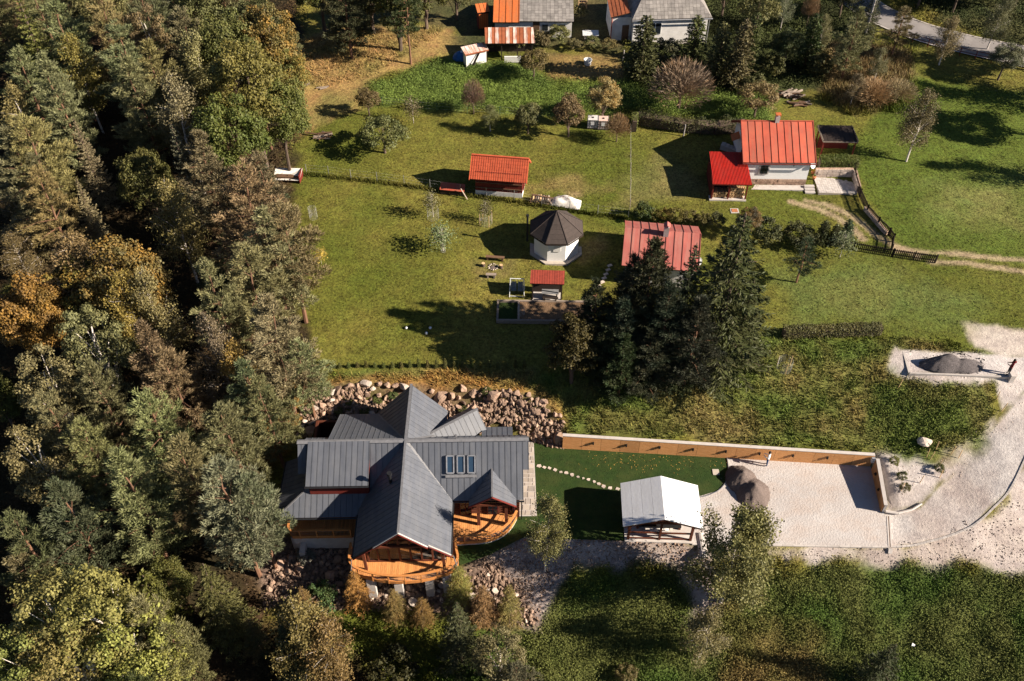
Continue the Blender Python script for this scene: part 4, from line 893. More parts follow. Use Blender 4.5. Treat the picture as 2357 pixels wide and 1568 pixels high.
# garden swing
sw = thing('garden_swing', 'white steel frame garden swing with two grey seats', 'swing', (.45, 60.65, terr(.45, 60.65)), R(-3)); FW = MT['whitemetal']
for s_ in (-1, 1):
    for e in (-1, 1): one(lambda m: m.tube((s_ * .66, e * .55, 0), (s_ * .6, 0, 1.75), .035, n=6), 'frame_leg', FW, sw)
    st_ = one(lambda m: m.box(s_ * .3 - .23, -.2, .45, s_ * .3 + .23, .2, .49).prism([(s_ * .3 - .23, .2, .5), (s_ * .3 + .23, .2, .5), (s_ * .3 + .23, .38, 1.05), (s_ * .3 - .23, .38, 1.05)], (0, .03, 0)), 'seat', MT['canvas'], sw)
    for q in (-.21, .21): one(lambda m: m.tube((s_ * .3 + q, 0, .5), (s_ * .3 + q * .8, 0, 1.73), .012, n=4), 'hanger', FW, st_)
one(lambda m: m.tube((-.64, 0, 1.75), (.64, 0, 1.75), .04, n=6).tube((-.64, -.5, .1), (.64, -.5, .1), .03, n=6), 'top_bar', FW, sw)
# raised bed
bx = thing('raised_bed', 'long raised bed with weathered timber frame split by a cross board', 'raised bed', (2.85, 58.2, terr(2.85, 58.2)), R(-1)); BW = MT['greywood']
for x0, y0, x1, y1 in ((-4.2, -1.3, 4.2, -1.12), (-4.0, 1.2, 4.2, 1.36), (-4.2, -1.11, -4.02, 1.36), (4.05, -1.11, 4.23, 1.19), (-2.35, -1.11, -2.17, 1.19)): one(lambda m: m.box(x0, y0, -.2, x1, y1, .32), 'frame_board', BW, bx)
one(lambda m: m.box(-2.16, -1.1, -.1, 4.04, 1.18, .2), 'bed_soil', MT['soil'], bx); one(lambda m: m.box(-4.01, -1.1, -.1, -2.36, 1.18, .12), 'bed_turf', MT['lawn'], bx)
def mesh_guard(loc, r_, h, label, stakes=0, group=None):
    t = thing('mesh_guard', label, 'tree guard', loc, group=group); m = MB(); n = 14
    for k in range(n):
        a = 6.283 * k / n; b = 6.283 * (k + 1) / n
        m.tube((r_ * math.cos(a), r_ * math.sin(a), 0), (r_ * math.cos(a), r_ * math.sin(a), h), .0045, n=3, cap=False)
        for j in range(9): z = h * (j + .5) / 9; m.tube((r_ * math.cos(a), r_ * math.sin(a), z), (r_ * math.cos(b), r_ * math.sin(b), z), .004, n=3, cap=False)
    m.build('wire_mesh', MT['wire'], t)
    for k in range(stakes):
        a = 6.283 * k / stakes + .5; one(lambda q: q.tube((r_ * 1.05 * math.cos(a), r_ * 1.05 * math.sin(a), 0), (r_ * 1.05 * math.cos(a), r_ * 1.05 * math.sin(a), h * 1.1), .025, n=5), 'guard_stake', MT['logend'], t)
    return t
x, y, z = G(1199, 744); mesh_guard((x, y + .8, z + .2), .3, 1.0, 'round wire mesh cylinder standing in the raised bed')
mesh_guard(G(722, 503), .38, 1.35, 'bare wire mesh guard by the forest edge'); mesh_guard(G(997, 503), .55, 1.3, 'wide wire mesh guard round a leafy sapling'); mesh_guard(G(1020, 580), .22, .9, 'narrow wire guard at the foot of the small round tree')
mesh_guard(G(1118, 515), .62, 1.25, 'staked mesh guard round the small tree below the red barn', 4); mesh_guard(G(1803, 850), .6, 1.2, 'leaning thin mesh guard on the meadow right of the big spruce', 3)
for X, Y, l in ((935, 757, 'left'), (981, 769, 'middle'), (990, 757, 'right')):
    x, y, z = G(X, Y); o = one(lambda m: m.lathe((0, 0, 0), [(.04, 0), (.13, .06), (.14, .13), (.09, .21), (.02, .24)], 10), 'ball_lamp', MT['whitemetal'], smooth=True); o.location = (x, y, z); tag(o, '%s of the three small white balls on the shaded lawn' % l, 'ball')
for i, (X, Y) in enumerate([(1403,612),(1399,622),(1394,632),(1390,641),(1385,650),(1378,660)]):
    x, y, z = G(X, Y); o = one(lambda m: m.box(-.22, -.14, -.03, .22, .14, .05), 'stepping_stone', MT['palestone']); o.location = (x, y, z + .02); o.rotation_euler = (0, 0, .5); tag(o, ORD[i] + ' stepping stone from the top in the shade beside the dark pines', 'stepping stone', 'stepping stones beside the pines')
x, y, z = G(1690, 486); o = thing('manhole', 'square red manhole cover in a pale frame on the lawn', 'manhole', (x, y, z)); one(lambda m: m.box(-.4, -.35, -.05, .4, .35, .05), 'frame', MT['kerb'], o); one(lambda m: m.box(-.28, -.24, .052, .28, .24, .08), 'cover', MT['terracotta'], o)
# ---------------------------------------------------------------- red tiled barn
def gz(x, y): return terr(x, y)
def strips(parent, pts, along, mats, width, under, **k):
    r_ = roof_plane(parent, pts, along, width, mats[0], under, **k)
    for i, c in enumerate(r_.children): c.data.materials[0] = mats[i % len(mats)]
    return r_
by = 74.95; bx_ = -1.15; bz = terr(bx_, by) - .05
barn = thing('barn', 'small dark red wooden barn under an orange red tiled gable roof', 'barn', (bx_, by, bz), R(-7.5))
roof_plane(barn, [(-2.8, .1, 3.75), (2.8, .1, 3.75), (2.8, -1.75, 2.2), (-2.8, -1.75, 2.2)], (0, -1, -.85), .22, MT['tile'], MT['redwood'], panel='roof_tile', rib=.03, ribw=.08, row=.36, gap=.014)
roof_plane(barn, [(-2.8, .1, 3.75), (2.8, .1, 3.75), (2.8, 1.9, 2.2), (-2.8, 1.9, 2.2)], (0, 1, -.85), .22, MT['tile'], MT['redwood'], panel='roof_tile', rib=.03, ribw=.08)
trim(barn, 'ridge_cap', (-2.83, .1, 3.79), (2.83, .1, 3.79), .2, .08, MT['tile'])
for e in (-2.82, 2.82):
    trim(barn, 'barge_board', (e, .1, 3.68), (e, -1.78, 2.1), .05, .18, MT['tile']); trim(barn, 'barge_board', (e, .1, 3.68), (e, 1.92, 2.1), .05, .18, MT['tile'])
one(lambda m: m.box(-2.35, -1.2, -.3, 2.35, 1.5, .5), 'plinth', MT['oldwhite'], barn)
for k in range(22):
    x = -2.33 + k * 4.66 / 22; one(lambda m: m.box(x, -1.18, .5, x + .2, -1.12, 2.75), 'wall_board', MT['redwood'], barn)
one(lambda m: m.box(-2.33, -1.1, .5, 2.33, 1.45, 2.3).prism([(-2.3, -1.1, 2.3), (-2.3, 1.45, 2.3), (-2.3, .1, 3.5)], (.05, 0, 0)).prism([(2.28, -1.1, 2.3), (2.28, 1.45, 2.3), (2.28, .1, 3.5)], (.05, 0, 0)), 'wall', MT['redwood'], barn)
trim(barn, 'wall_rail', (-2.3, -1.21, 1.5), (2.3, -1.21, 1.5), .05, .08, MT['brownwood']); trim(barn, 'wall_rail', (-2.3, -1.21, .9), (2.3, -1.21, .9), .05, .08, MT['brownwood'])
one(lambda m: m.box(2.34, -.5, .35, 2.39, .6, 2.2), 'barn_door', MT['redwood'], barn)
# low red covered frame beside it
x, y, z = G(1042, 446); ct = thing('low_frame', 'low dark frame with faded red lid left of the barn', 'frame', (x, y, z), R(-8))
one(lambda m: m.prism([(-1.25, -.3, .55), (1.2, -.3, .5), (1.2, .5, .85), (-1.25, .5, .9)], (0, 0, .05)), 'lid', MT['redroof'], ct); one(lambda m: m.box(-1.2, -.25, 0, 1.15, .45, .5), 'frame_box', MT['darkwood'], ct); trim(ct, 'leaning_plank', (.9, -.35, .95), (1.6, -.75, .02), .1, .03, MT['greywood'])
# ---------------------------------------------------------------- octagonal house
ox, oy = 4.12, 66.55; oz = terr(ox, oy) - .05
oc = thing('octagonal_house', 'white octagonal garden house with pointed brown shingle roof', 'house', (ox, oy, oz), R(-1))
def octp(r_, z, ph=0): return [(r_ * math.sin((k + .5) * math.pi / 4 + ph), -r_ * math.cos((k + .5) * math.pi / 4 + ph), z) for k in range(8)]
wl_, ev = octp(2.2, 0), octp(2.62, 2.42)
one(lambda m: m.prism(octp(2.62, -.3), (0, 0, .36)), 'gravel_skirt', MT['flag'], oc)
for k in range(8):
    a, b = Vector(wl_[k]), Vector(wl_[(k + 1) % 8]); one(lambda m: m.prism([a, b, b * .94, a * .94], (0, 0, 2.5)), 'wall', MT['white'], oc)
    mid = (a + b) / 2; tdir = (b - a).normalized(); nn = Vector((mid.x, mid.y, 0)).normalized()
    if k in (7, 1): one(lambda m: m.bar(mid + nn * .02 - tdir * .3 + Vector((0, 0, 1.5)), mid + nn * .02 + tdir * .3 + Vector((0, 0, 1.5)), .06, .62), 'window', MT['oldwhite'], oc)
    A, B = Vector(ev[k]), Vector(ev[(k + 1) % 8]); T_ = Vector((0, 0, 4.35))
    roof_plane(oc, [T_, A, B], ((A + B) / 2 - T_), 3.0, MT['brownroof'], MT['darkwood'], panel='shingle_course', rib=0, row=.42, th=.035, gap=.01)
    trim(oc, 'hip_cap', T_ + Vector((0, 0, .02)), A + Vector((0, 0, .02)), .09, .05, MT['brownroof']); trim(oc, 'eave_board', A + Vector((0, 0, -.12)), B + Vector((0, 0, -.12)), .05, .14, MT['darkwood'])
one(lambda m: m.tube((-2.7, .2, .6), (-2.7, .2, 3.5), .09, n=8).tube((-2.7, .2, 3.5), (-2.7, .2, 3.68), .14, n=8), 'stove_pipe', MT['black'], oc)
one(lambda m: m.box(-.3, -2.08, 1.3, .35, -2.03, 1.95), 'shutter', MT['oldwhite'], oc)
# ---------------------------------------------------------------- pink roofed cottage behind the pines
qx, qy = 13.3, 62.6; qz = terr(qx, qy)
ctg = thing('cottage', 'low cottage with faded pink red sheet roof behind the pines', 'house', (qx, qy, qz), R(-7.5))
roof_plane(ctg, [(-3.4, 1.75, 4.0), (3.4, 1.75, 4.0), (3.4, -1.55, 2.35), (-3.4, -1.55, 2.35)], (0, -1, -.5), .76, MT['pinkroof'], MT['darkwood'], rib=.05, ribw=.04)
roof_plane(ctg, [(-3.4, 1.75, 4.0), (3.4, 1.75, 4.0), (3.4, 4.9, 2.35), (-3.4, 4.9, 2.35)], (0, 1, -.5), .76, MT['pinkroof'], MT['darkwood'], rib=.05, ribw=.04)
one(lambda m: m.box(-3.0, -1.2, -.2, 3.0, 4.5, 2.4).prism([(-3, -1.2, 2.4), (-3, 4.5, 2.4), (-3, 1.75, 3.8)], (.1, 0, 0)).prism([(2.9, -1.2, 2.4), (2.9, 4.5, 2.4), (2.9, 1.75, 3.8)], (.1, 0, 0)), 'wall', MT['oldwhite'], ctg)
one(lambda m: m.box(.05, 1.2, 3.6, .5, 1.65, 4.75), 'chimney', MT['concrete'], ctg); one(lambda m: m.prism([(-.02, 1.1, 4.85), (.28, 1.1, 5.05), (.28, 1.75, 5.05), (-.02, 1.75, 4.85)], (0, 0, .03)).prism([(.58, 1.1, 4.85), (.28, 1.1, 5.05), (.28, 1.75, 5.05), (.58, 1.75, 4.85)], (0, 0, .03)), 'chimney_cap', MT['pinkroof'], ctg)
def dish(parent, c, n):
    m = MB(); c = Vector(c); n = Vector(n).normalized(); u = n.orthogonal().normalized(); v = n.cross(u)
    rings = [(0.0, 0), (.2, .02), (.34, .07), (.42, .12)]; V = []; F = []
    for r_, d in rings:
        for k in range(12): V.append(c + (u * math.cos(k * .5236) + v * math.sin(k * .5236)) * r_ + n * d)
    for i in range(3):
        for k in range(12): F.append((i*12+k, i*12+(k+1) % 12, (i+1)*12+(k+1) % 12, (i+1)*12+k))
    m.add(V, F); m.tube(c, c - n * .3, .03, n=5).tube(c + u * .35 + n * .08, c + n * .45, .012, n=4); return m.build('satellite_dish', MT['whitemetal'], parent)
dish(ctg, (3.25, -.3, 2.5), (.5, -.8, .4))
# ---------------------------------------------------------------- red roofed white house
rx, ry = 26.3, 77.2; rz0 = terr(26.3, 75.6) - .1
rh = thing('red_roofed_house', 'white rendered house with faded red standing seam roof and stone plinth', 'house', (rx, ry, rz0), R(-1.0))
RR = MT['redroof']
roof_plane(rh, [(-3.55, 1.95, 5.2), (3.6, 1.95, 5.2), (3.6, -1.95, 2.95), (-3.55, -1.95, 2.95)], (0, -1, -.58), .71, RR, MT['redwood'], rib=.05, ribw=.035)
roof_plane(rh, [(-3.55, 1.95, 5.2), (3.6, 1.95, 5.2), (3.6, 5.6, 2.95), (-3.55, 5.6, 2.95)], (0, 1, -.58), .71, RR, MT['redwood'], rib=.05, ribw=.035)
trim(rh, 'ridge_cap', (-3.58, 1.95, 5.23), (3.63, 1.95, 5.23), .14, .05, RR)
for e in (-3.57, 3.62): trim(rh, 'barge_board', (e, 1.95, 5.1), (e, -2.0, 2.83), .04, .2, MT['redwood']); trim(rh, 'barge_board', (e, 1.95, 5.1), (e, 5.6, 2.83), .04, .2, MT['redwood'])
one(lambda m: m.tube((-3.6, -2.05, 2.82), (3.65, -2.05, 2.82), .07, n=6), 'gutter', MT['redwood'], rh)
one(lambda m: m.box(-3.1, -1.6, .75, 3.2, 5.2, 2.9).prism([(-3.1, -1.6, 2.9), (-3.1, 5.2, 2.9), (-3.1, 1.95, 4.95)], (.1, 0, 0)).prism([(3.1, -1.6, 2.9), (3.1, 5.2, 2.9), (3.1, 1.95, 4.95)], (.1, 0, 0)), 'wall', MT['white'], rh)
pl_ = one(lambda m: m.box(-3.1, -1.62, -.5, 3.22, 5.2, .745), 'plinth', MT['stone'], rh)
rr = random.Random(2); x = -3.08
while x < 3.1:
    wd = rr.uniform(.25, .5)
    for j in range(3): one(lambda m: m.box(x, -1.62 - rr.uniform(.03, .07), -.02 + j * .25, min(3.2, x + wd - .02), -1.6, -.02 + j * .25 + .235), 'plinth_stone', MT['stone'], pl_)
    x += wd
wf = one(lambda m: m.box(-1.75, -1.68, 1.35, -.75, -1.605, 2.5), 'window', MT['kerb'], rh); one(lambda m: m.box(-1.62, -1.7, 1.45, -.88, -1.685, 2.4), 'window_pane', MT['glass'], wf); one(lambda m: m.box(-1.28, -1.72, 1.45, -1.22, -1.702, 2.4), 'mullion', MT['darkwood'], wf)
one(lambda m: m.box(1.55, -1.66, 2.3, 1.62, -1.62, 2.72).box(1.48, -1.66, 2.48, 1.69, -1.625, 2.53), 'wall_anchor', MT['black'], rh)
one(lambda m: m.box(-.2, 1.75, 4.9, .2, 2.15, 5.8), 'chimney', MT['concrete'], rh); one(lambda m: m.box(-.26, 1.7, 5.95, .26, 2.2, 6.02).box(-.22, 1.75, 5.8, -.16, 1.81, 5.95).box(.16, 1.75, 5.8, .22, 1.81, 5.95), 'chimney_cap', MT['orangeroof'], rh)
dish(rh, (3.45, -1.4, 2.4), (.6, -.7, .4)); one(lambda m: m.prism([(-3.9, 2.4, 2.5), (-3.1, 2.4, 2.9), (-3.1, 3.6, 2.9), (-3.9, 3.6, 2.5)], (0, 0, .05)), 'porch_hood', MT['orangeroof'], rh)
one(lambda m: m.box(-3.13, .2, 1.4, -3.101, 1.2, 2.5), 'window', MT['glass'], rh)
one(lambda m: m.box(-2.6, -2.5, -.3, 3.3, -1.72, .12), 'footpath_slab', MT['kerb'], rh)
for k in range(3): one(lambda m: m.box(3.0, -2.2 - k * .35, -.3, 4.0, -1.86 - k * .35, .3 - k * .12), 'front_step', MT['kerb'], rh)
# shed with firewood
sh = thing('wood_shed', 'shed with bright red corrugated roof against the left of the white house', 'shed', (21.4, 75.0, terr(21.4, 73.4)), R(-2.0))
roof_plane(sh, [(-1.75, 2.35, 2.75), (1.8, 2.35, 2.75), (1.95, -2.15, 2.05), (-1.85, -2.15, 2.05)], (0, -1, -.15), .14, MT['brightred'], MT['redwood'], panel='roof_sheet', rib=.03, ribw=.05, gap=.004)
for x in (-1.65, -.05, 1.65): trim(sh, 'post', (x, -1.85, 0), (x, -1.85, 1.95), .12, .12, MT['redwood'], (0, 1, 0))
one(lambda m: m.box(-1.7, -1.8, 0, -1.62, 2.2, 1.9).box(-1.6, 1.6, 0, 1.7, 1.7, 2.3).box(1.62, -.6, 0, 1.7, 1.55, 2.1), 'wall', MT['redwood'], sh); one(lambda m: m.box(-1.85, -2.05, -.3, 1.75, -1.3, .1), 'floor_sill', MT['kerb'], sh)
for (x0, x1, hh), lab in (((-1.55, -.15, .75), 'low stack of firewood in the left half of the red roofed shed'), ((-.1, 1.58, 1.35), 'tall stack of firewood in the right half of the red roofed shed')):
    t = thing('firewood_stack', lab, 'firewood', (21.4, 75.0, terr(21.4, 73.4)), R(-2.0)); m = MB(); m2 = MB(); rr = random.Random(int(hh * 100)); z = .2
    while z < hh:
        x = x0 + .1
        while x < x1 - .06:
            r_ = rr.uniform(.065, .105); m.tube((x, -1.7 + rr.uniform(-.05, .05), z), (x, -.9, z), r_, n=7); x += 2 * r_ + .005
        z += .17
    tag(m.build('log_ends', MT['logend'], t), kind='stuff'); one(lambda q: q.box(x0, -1.0, .1, x1, -.6, hh + .1), 'inner_pile', MT['bark'], t)
# patio, stone walls, hedge, carport, pots, stairs
zt = terr(32.4, 75.4)
pt = thing('patio', 'small patio of grey setts right of the white house', 'patio', (30.5, 74.1, zt)); one(lambda m: m.prism([(0, 0, -.3), (3.75, -.2, -.3), (4.05, 2.55, -.3), (.15, 2.65, -.3)], (0, 0, .36)), 'patio_bed', MT['flag'], pt)
rr = random.Random(8)
for i in range(16):
    for j in range(12):
        x, y = .08 + i * .235, .02 + j * .21 - i * .008
        if x < 3.7: one(lambda m: m.box(x, y, .055, x + .22, y + .195, .075 + rr.uniform(0, .02)), 'sett', MT['concrete'], pt)
def stone_wall(pts, h, th, label, sz=.35):
    t = thing('stone_wall', label, 'wall', (0, 0, 0)); rr = random.Random(len(label)); core = None
    for a, b in zip(pts, pts[1:]):
        a = Vector((*a, 0)); b = Vector((*b, 0)); d = (b - a).normalized(); L_ = (b - a).length; nrm = Vector((d.y, -d.x, 0)); za, zb = terr(*a[:2]), terr(*b[:2])
        one(lambda m: m.prism([a + Vector((0, 0, za - .3)), b + Vector((0, 0, zb - .3)), b + Vector((0, 0, zb + h)), a + Vector((0, 0, za + h))], nrm * -th), 'wall_core', MT['stone'], t)
        s_ = 0
        while s_ < L_ - .1:
            wd = min(rr.uniform(.25, .5), L_ - s_)
            for k in range(3):
                z = za + (zb - za) * s_ / L_ + .02 + k * h / 3; e = .04 + rr.uniform(0, .05); p = a + d * s_
                one(lambda m: m.prism([p + Vector((0, 0, z)), p + d * (wd - .02) + Vector((0, 0, z)), p + d * (wd - .02) + Vector((0, 0, z + h / 3 - .03)), p + Vector((0, 0, z + h / 3 - .03))], nrm * e), 'wall_stone', MT['palestone'], t)
            s_ += wd
    return t
stone_wall([(30.7, 76.85), (34.45, 76.7)], .9, .3, 'rough stone wall behind the patio under the clipped hedge')
stone_wall([(34.5, 76.7), (34.3, 74.2)], .8, .3, 'rough stone wall along the right side of the patio')
stone_wall([(34.35, 71.6), (35.6, 68.2)], .45, .25, 'low pale stone edging below the curved picket fence')
for i, (X, Y, s_) in enumerate([(1871, 402, .9), (1874, 414, 1.0), (1870, 388, .8)]):
    x, y, z = G(X, Y); t = thing('flower_pot', ('terracotta pot with yellow flowers by the house corner', 'terracotta pot of green leaves nearest the patio steps', 'small terracotta pot beside the satellite dish wall')[i], 'flower pot', (x - .1, y, z + .1)); one(lambda m: m.lathe((0, 0, 0), [(.13 * s_, 0), (.2 * s_, .3 * s_), (.17 * s_, .31 * s_)], 10), 'pot', MT['terracotta'], t)
    o = one(lambda m: [m.tube((0, 0, .3 * s_), (.2 * math.cos(k * .8), .2 * math.sin(k * .8), .5 * s_ + .05 * (k % 3)), .05, .01, 4) for k in range(8)], 'pot_plant', MT['leaf'], t); o.color = (.08, .12, .02, 1) if i else (.4, .25, .03, 1)
cp2 = thing('carport', 'flat roofed near black timber carport behind the clipped hedge', 'carport', (33.4, 80.6, terr(33.4, 80.4)), R(-2)); roof_plane(cp2, [(-1.75, 1.5, 2.35), (1.75, 1.5, 2.35), (1.7, -1.3, 2.15), (-1.75, -1.3, 2.15)], (0, -1, -.05), .58, MT['darkwood'], MT['redwood'], rib=.02, ribw=.04)
for x in (-1.6, 1.6):
    for y in (-1.15, 1.3): trim(cp2, 'post', (x, y, 0), (x, y, 2.05), .12, .12, MT['redwood'], (0, 1, 0))
one(lambda m: m.box(-1.55, .7, 0, 1.6, .8, 2.0), 'back_wall', MT['redwood'], cp2); one(lambda m: m.box(-1.76, -1.36, 2.1, 1.76, -1.31, 2.2).box(1.72, -1.3, 2.12, 1.77, 1.5, 2.36).box(-1.8, -1.3, 2.12, -1.755, 1.5, 2.36), 'roof_edge', MT['greywood'], cp2)
sx, sy, sz = G(1652, 340); stt = thing('garden_stairs', 'flight of pale stone steps left of the red roofed house', 'stairs', (sx + .3, sy, sz), R(-25))
for k in range(7): one(lambda m: m.box(k * .42, -.35 , -.3, k * .42 + .4, .35, .5 - k * .07), 'step', MT['kerb'], stt)
# ---------------------------------------------------------------- fences
def picket_fence(pts, label, sp=.17, h=1.0, mat=None):
    t = thing('picket_fence', label, 'fence', (0, 0, 0)); mat = mat or MT['darkwood']
    P_ = [Vector((x, y, terr(x, y))) for x, y in pts]
    for a, b in zip(P_, P_[1:]):
        d = (b - a); L_ = d.length; d.normalize(); nrm = Vector((d.y, -d.x, 0)).normalized()
        for z in (.3, .78): one(lambda m: m.bar(a + Vector((0, 0, z)), b + Vector((0, 0, z)), .05, .09), 'fence_rail', mat, t)
        n = max(1, round(L_ / sp))
        for k in range(n):
            p = a.lerp(b, (k + .5) / n) + nrm * .045
            one(lambda m: m.prism([p + d * -.05 + Vector((0, 0, .06)), p + d * .05 + Vector((0, 0, .06)), p + d * .05 + Vector((0, 0, h - .05)), p + Vector((0, 0, h)), p + d * -.05 + Vector((0, 0, h - .05))], nrm * .025), 'picket', mat, t)
        n = max(1, round(L_ / 2.4))
        for k in range(n + 1): p = a.lerp(b, k / n); one(lambda m: m.bar(p - Vector((0, 0, .3)), p + Vector((0, 0, h)), .11, .11, (0, 1, 0)), 'fence_post', mat, t)
picket_fence([(35.0, 78.3), (34.5, 75.9), (34.45, 73.6), (34.55, 71.2), (35.2, 69.5), (35.9, 68.1), (36.05, 67.3), (35.5, 65.9)], 'dark picket fence curving down from the carport to the gate post')
picket_fence([(28.6, 67.3), (32, 66.2), (35.45, 65.3), (39.2, 64.45)], 'dark picket fence running to the right below the track')
def wire_fence(bases, label, h=1.15, mat=None, wires=(.35, .7, 1.05), name='wire_fence', r_=.03):
    t = thing(name, label, 'fence', (0, 0, 0)); mat = mat or MT['steel']; P_ = [Vector(G(X, Y)) for X, Y in bases]
    for p in P_: one(lambda m: m.tube(p - Vector((0, 0, .1)), p + Vector((0, 0, h)), r_, n=6), 'fence_post', mat, t)
    for z in wires:
        m = MB()
        for a, b in zip(P_, P_[1:]): m.tube(a + Vector((0, 0, z)), b + Vector((0, 0, z)), .003, n=3, cap=False)
        m.build('fence_wire', MT['wire'], t)
wire_fence([(706,400),(757,404),(808,412),(868,418),(930,426),(990,435),(1060,446),(1119,454),(1183,461),(1246,474),(1310,484),(1375,494),(1445,502)], 'long grey post and wire fence crossing the lawn below the barn')
wire_fence([(1450,300),(1450,362),(1450,395),(1450,435),(1449,480)], 'old post and wire fence running up the lawn right of the barn', 1.1, MT['greywood'])
wire_fence([(880,243),(935,252),(1005,258),(1075,262),(1150,266),(1230,272),(1330,278)], 'thin green post fence between orchard and tall weeds', 1.1, M('green fence post', (.03, .09, .05)))
wire_fence([(1291,165),(1333,172),(1375,175),(1430,172)], 'sagging net fence on brown posts round the vegetable plot', 1.3, MT['brownwood'])
for X, Y, h, l in ((1572, 314, 1.4, 'bare pale post alone on the lawn near the hedge'), (1433, 140, 1.3, 'leaning pale post at the corner of the vegetable plot')):
    x, y, z = G(X, Y); o = one(lambda m: m.tube((0, 0, 0), (.05, 0, h), .07, .06, 6), 'wooden_post', MT['kerb']); o.location = (x, y, z); tag(o, l, 'post')
x, y, z = G(690, 208); pf = [(G(640, 228)[:2]), (G(675, 214)[:2]), (G(712, 195)[:2])]; picket_fence(pf, 'short grey picket fence at the forest edge', .2, .9, MT['greywood'])
# ---------------------------------------------------------------- woodpile, tanks, hutch
x, y, z = G(1247, 466); wp_ = thing('woodpile', 'stack of split logs with planks below the barn', 'woodpile', (x, y, z), R(-8)); rr = random.Random(4)
for k in range(3):
    for i in range(9 - k): one(lambda m: m.tube((-1.05 + i * .24 + k * .1, -.35, .12 + k * .2), (-1.05 + i * .24 + k * .1 + rr.uniform(-.05, .05), .4, .12 + k * .2), rr.uniform(.09, .13), n=7), 'log', rr.choice((MT['logend'], MT['bark'], MT['greywood'])), wp_)
trim(wp_, 'plank', (-1.0, .2, .72), (1.1, -.1, .68), .16, .05, MT['brownwood'])
x, y, z = G(1302, 468); tp = thing('tarped_pile', 'wood pile under a white tarpaulin weighted with stones', 'woodpile', (x, y, z), R(-14)); n = 14; V = []; F = []
for j in range(n):
    for i in range(n):
        u, v = i / (n - 1) * 2 - 1, j / (n - 1) * 2 - 1; V.append((u * 1.5, v * .75, max(0, (1 - abs(u) ** 3) * (1 - abs(v) ** 4)) * (.62 + .12 * math.sin(u * 5 + v * 3)) + .03 * math.sin(9 * u) * math.cos(7 * v)))
for j in range(n - 1):
    for i in range(n - 1): F.append((j*n+i, j*n+i+1, (j+1)*n+i+1, (j+1)*n+i))
m = MB(); m.add(V, F); m.build('tarpaulin', MT['tarp'], tp, smooth=True)
for a, b in ((-.8, .2), (-.3, .1), (.3, .15), (.25, -.2), (1.1, -.3)):
    o = bpy.data.objects.new('weight_stone', BM[2]); link(o, tp); o.location = (a, b, .7 if abs(a) < 1 else .4); o.scale = (.3, .12, .14)
for (X, Y), lab, c in (((1363, 292), 'left white caged water tank under the pale tree', 0), ((1387, 294), 'right reddish white caged water tank under the pale tree', 1)):
    x, y, z = G(X, Y); t = thing('water_tank', lab, 'water tank', (x, y, z), R(-4)); one(lambda m: m.box(-.5, -.5, .15, .5, .5, 1.12), 'tank_body', MT['cage'] if not c else M('stained tank plastic', (.62, .46, .40), (.55, .38, .32), rv=0), t); one(lambda m: m.lathe((0, 0, 1.1), [(.12, 0), (.12, .07)], 8), 'lid', MT['black'], t)
    for k in range(5):
        a = -.51 + k * .255
        one(lambda m: m.box(a - .015, -.53, .15, a + .015, -.505, 1.15).box(-.53, a - .015, .15, -.505, a + .015, 1.15).box(.505, a - .015, .15, .53, a + .015, 1.15).box(a - .015, .505, .15, a + .015, .53, 1.15), 'cage_bar', MT['steel'], t)
    for k in range(4): zz = .2 + k * .3; one(lambda m: m.box(-.55, -.56, zz, .55, -.535, zz + .03).box(.535, -.53, zz, .56, .53, zz + .03).box(-.56, -.53, zz, -.535, .53, zz + .03), 'cage_ring', MT['steel'], t)
    one(lambda m: m.box(-.55, -.5, 0, .55, -.3, .14).box(-.55, .3, 0, .55, .5, .14).box(-.55, -.1, 0, .55, .1, .14), 'pallet', MT['greywood'], t)
    one(lambda m: m.box(-.2, -.575, .55, .15, -.562, .95), 'label_plate', MT['whitemetal'], t)
x, y, z = G(664, 412); hu = thing('hutch', 'low hutch with slumped white sheet roof at the forest edge', 'hutch', (x, y, z), R(-4)); one(lambda m: m.box(-1.2, -.5, 0, 1.3, .6, .55), 'hutch_body', MT['brownwood'], hu)
one(lambda m: m.add([(-1.4, -.7, .3), (1.35, -.7, .35), (1.4, .7, .85), (-1.35, .7, .8), (.3, .05, .55), (1.05, .0, .72)], [(0, 1, 4), (1, 5, 4), (1, 2, 5), (2, 4, 5), (2, 3, 4), (3, 0, 4)]), 'sheet_roof', MT['tarp'], hu); one(lambda m: m.box(1.3, -.7, 0, 1.36, .7, .9), 'end_board', MT['redwood'], hu)
# log heaps
def log_heap(px, label, n, seed, mats, L_=1.6, spread=.8):
    t = thing('timber_heap', label, 'timber', G(*px)); rr = random.Random(seed)
    for i in range(n):
        a = rr.uniform(-.7, .7); c = Vector((rr.uniform(-spread, spread), rr.uniform(-.4, .4), .1 + .09 * (i // 3))); d = Vector((math.cos(a), math.sin(a), rr.uniform(-.05, .12))) * L_ * rr.uniform(.3, .55)
        one((lambda m: m.tube(c - d, c + d, rr.uniform(.06, .14), n=7)) if i % 3 else (lambda m: m.bar(c - d, c + d, .2, .05)), 'timber_piece', mats[i % len(mats)], t)
log_heap((735, 316), 'heap of old logs and boards in the shade left of the apple tree', 10, 1, (MT['brownwood'], MT['bark'], MT['greywood']))
log_heap((1818, 222), 'pile of weathered grey planks above the red roofed house', 14, 2, (MT['greywood'], MT['greywood'], MT['brownwood']), 2.0, 1.0)
log_heap((1838, 243), 'lower heap of broken branches behind the red roofed house', 9, 3, (MT['brownwood'], MT['greywood']), 1.8, .7); log_heap((742, 205), 'fallen pale plank on the dry slope by the forest', 2, 6, (MT['greywood'],), 1.4, .2)
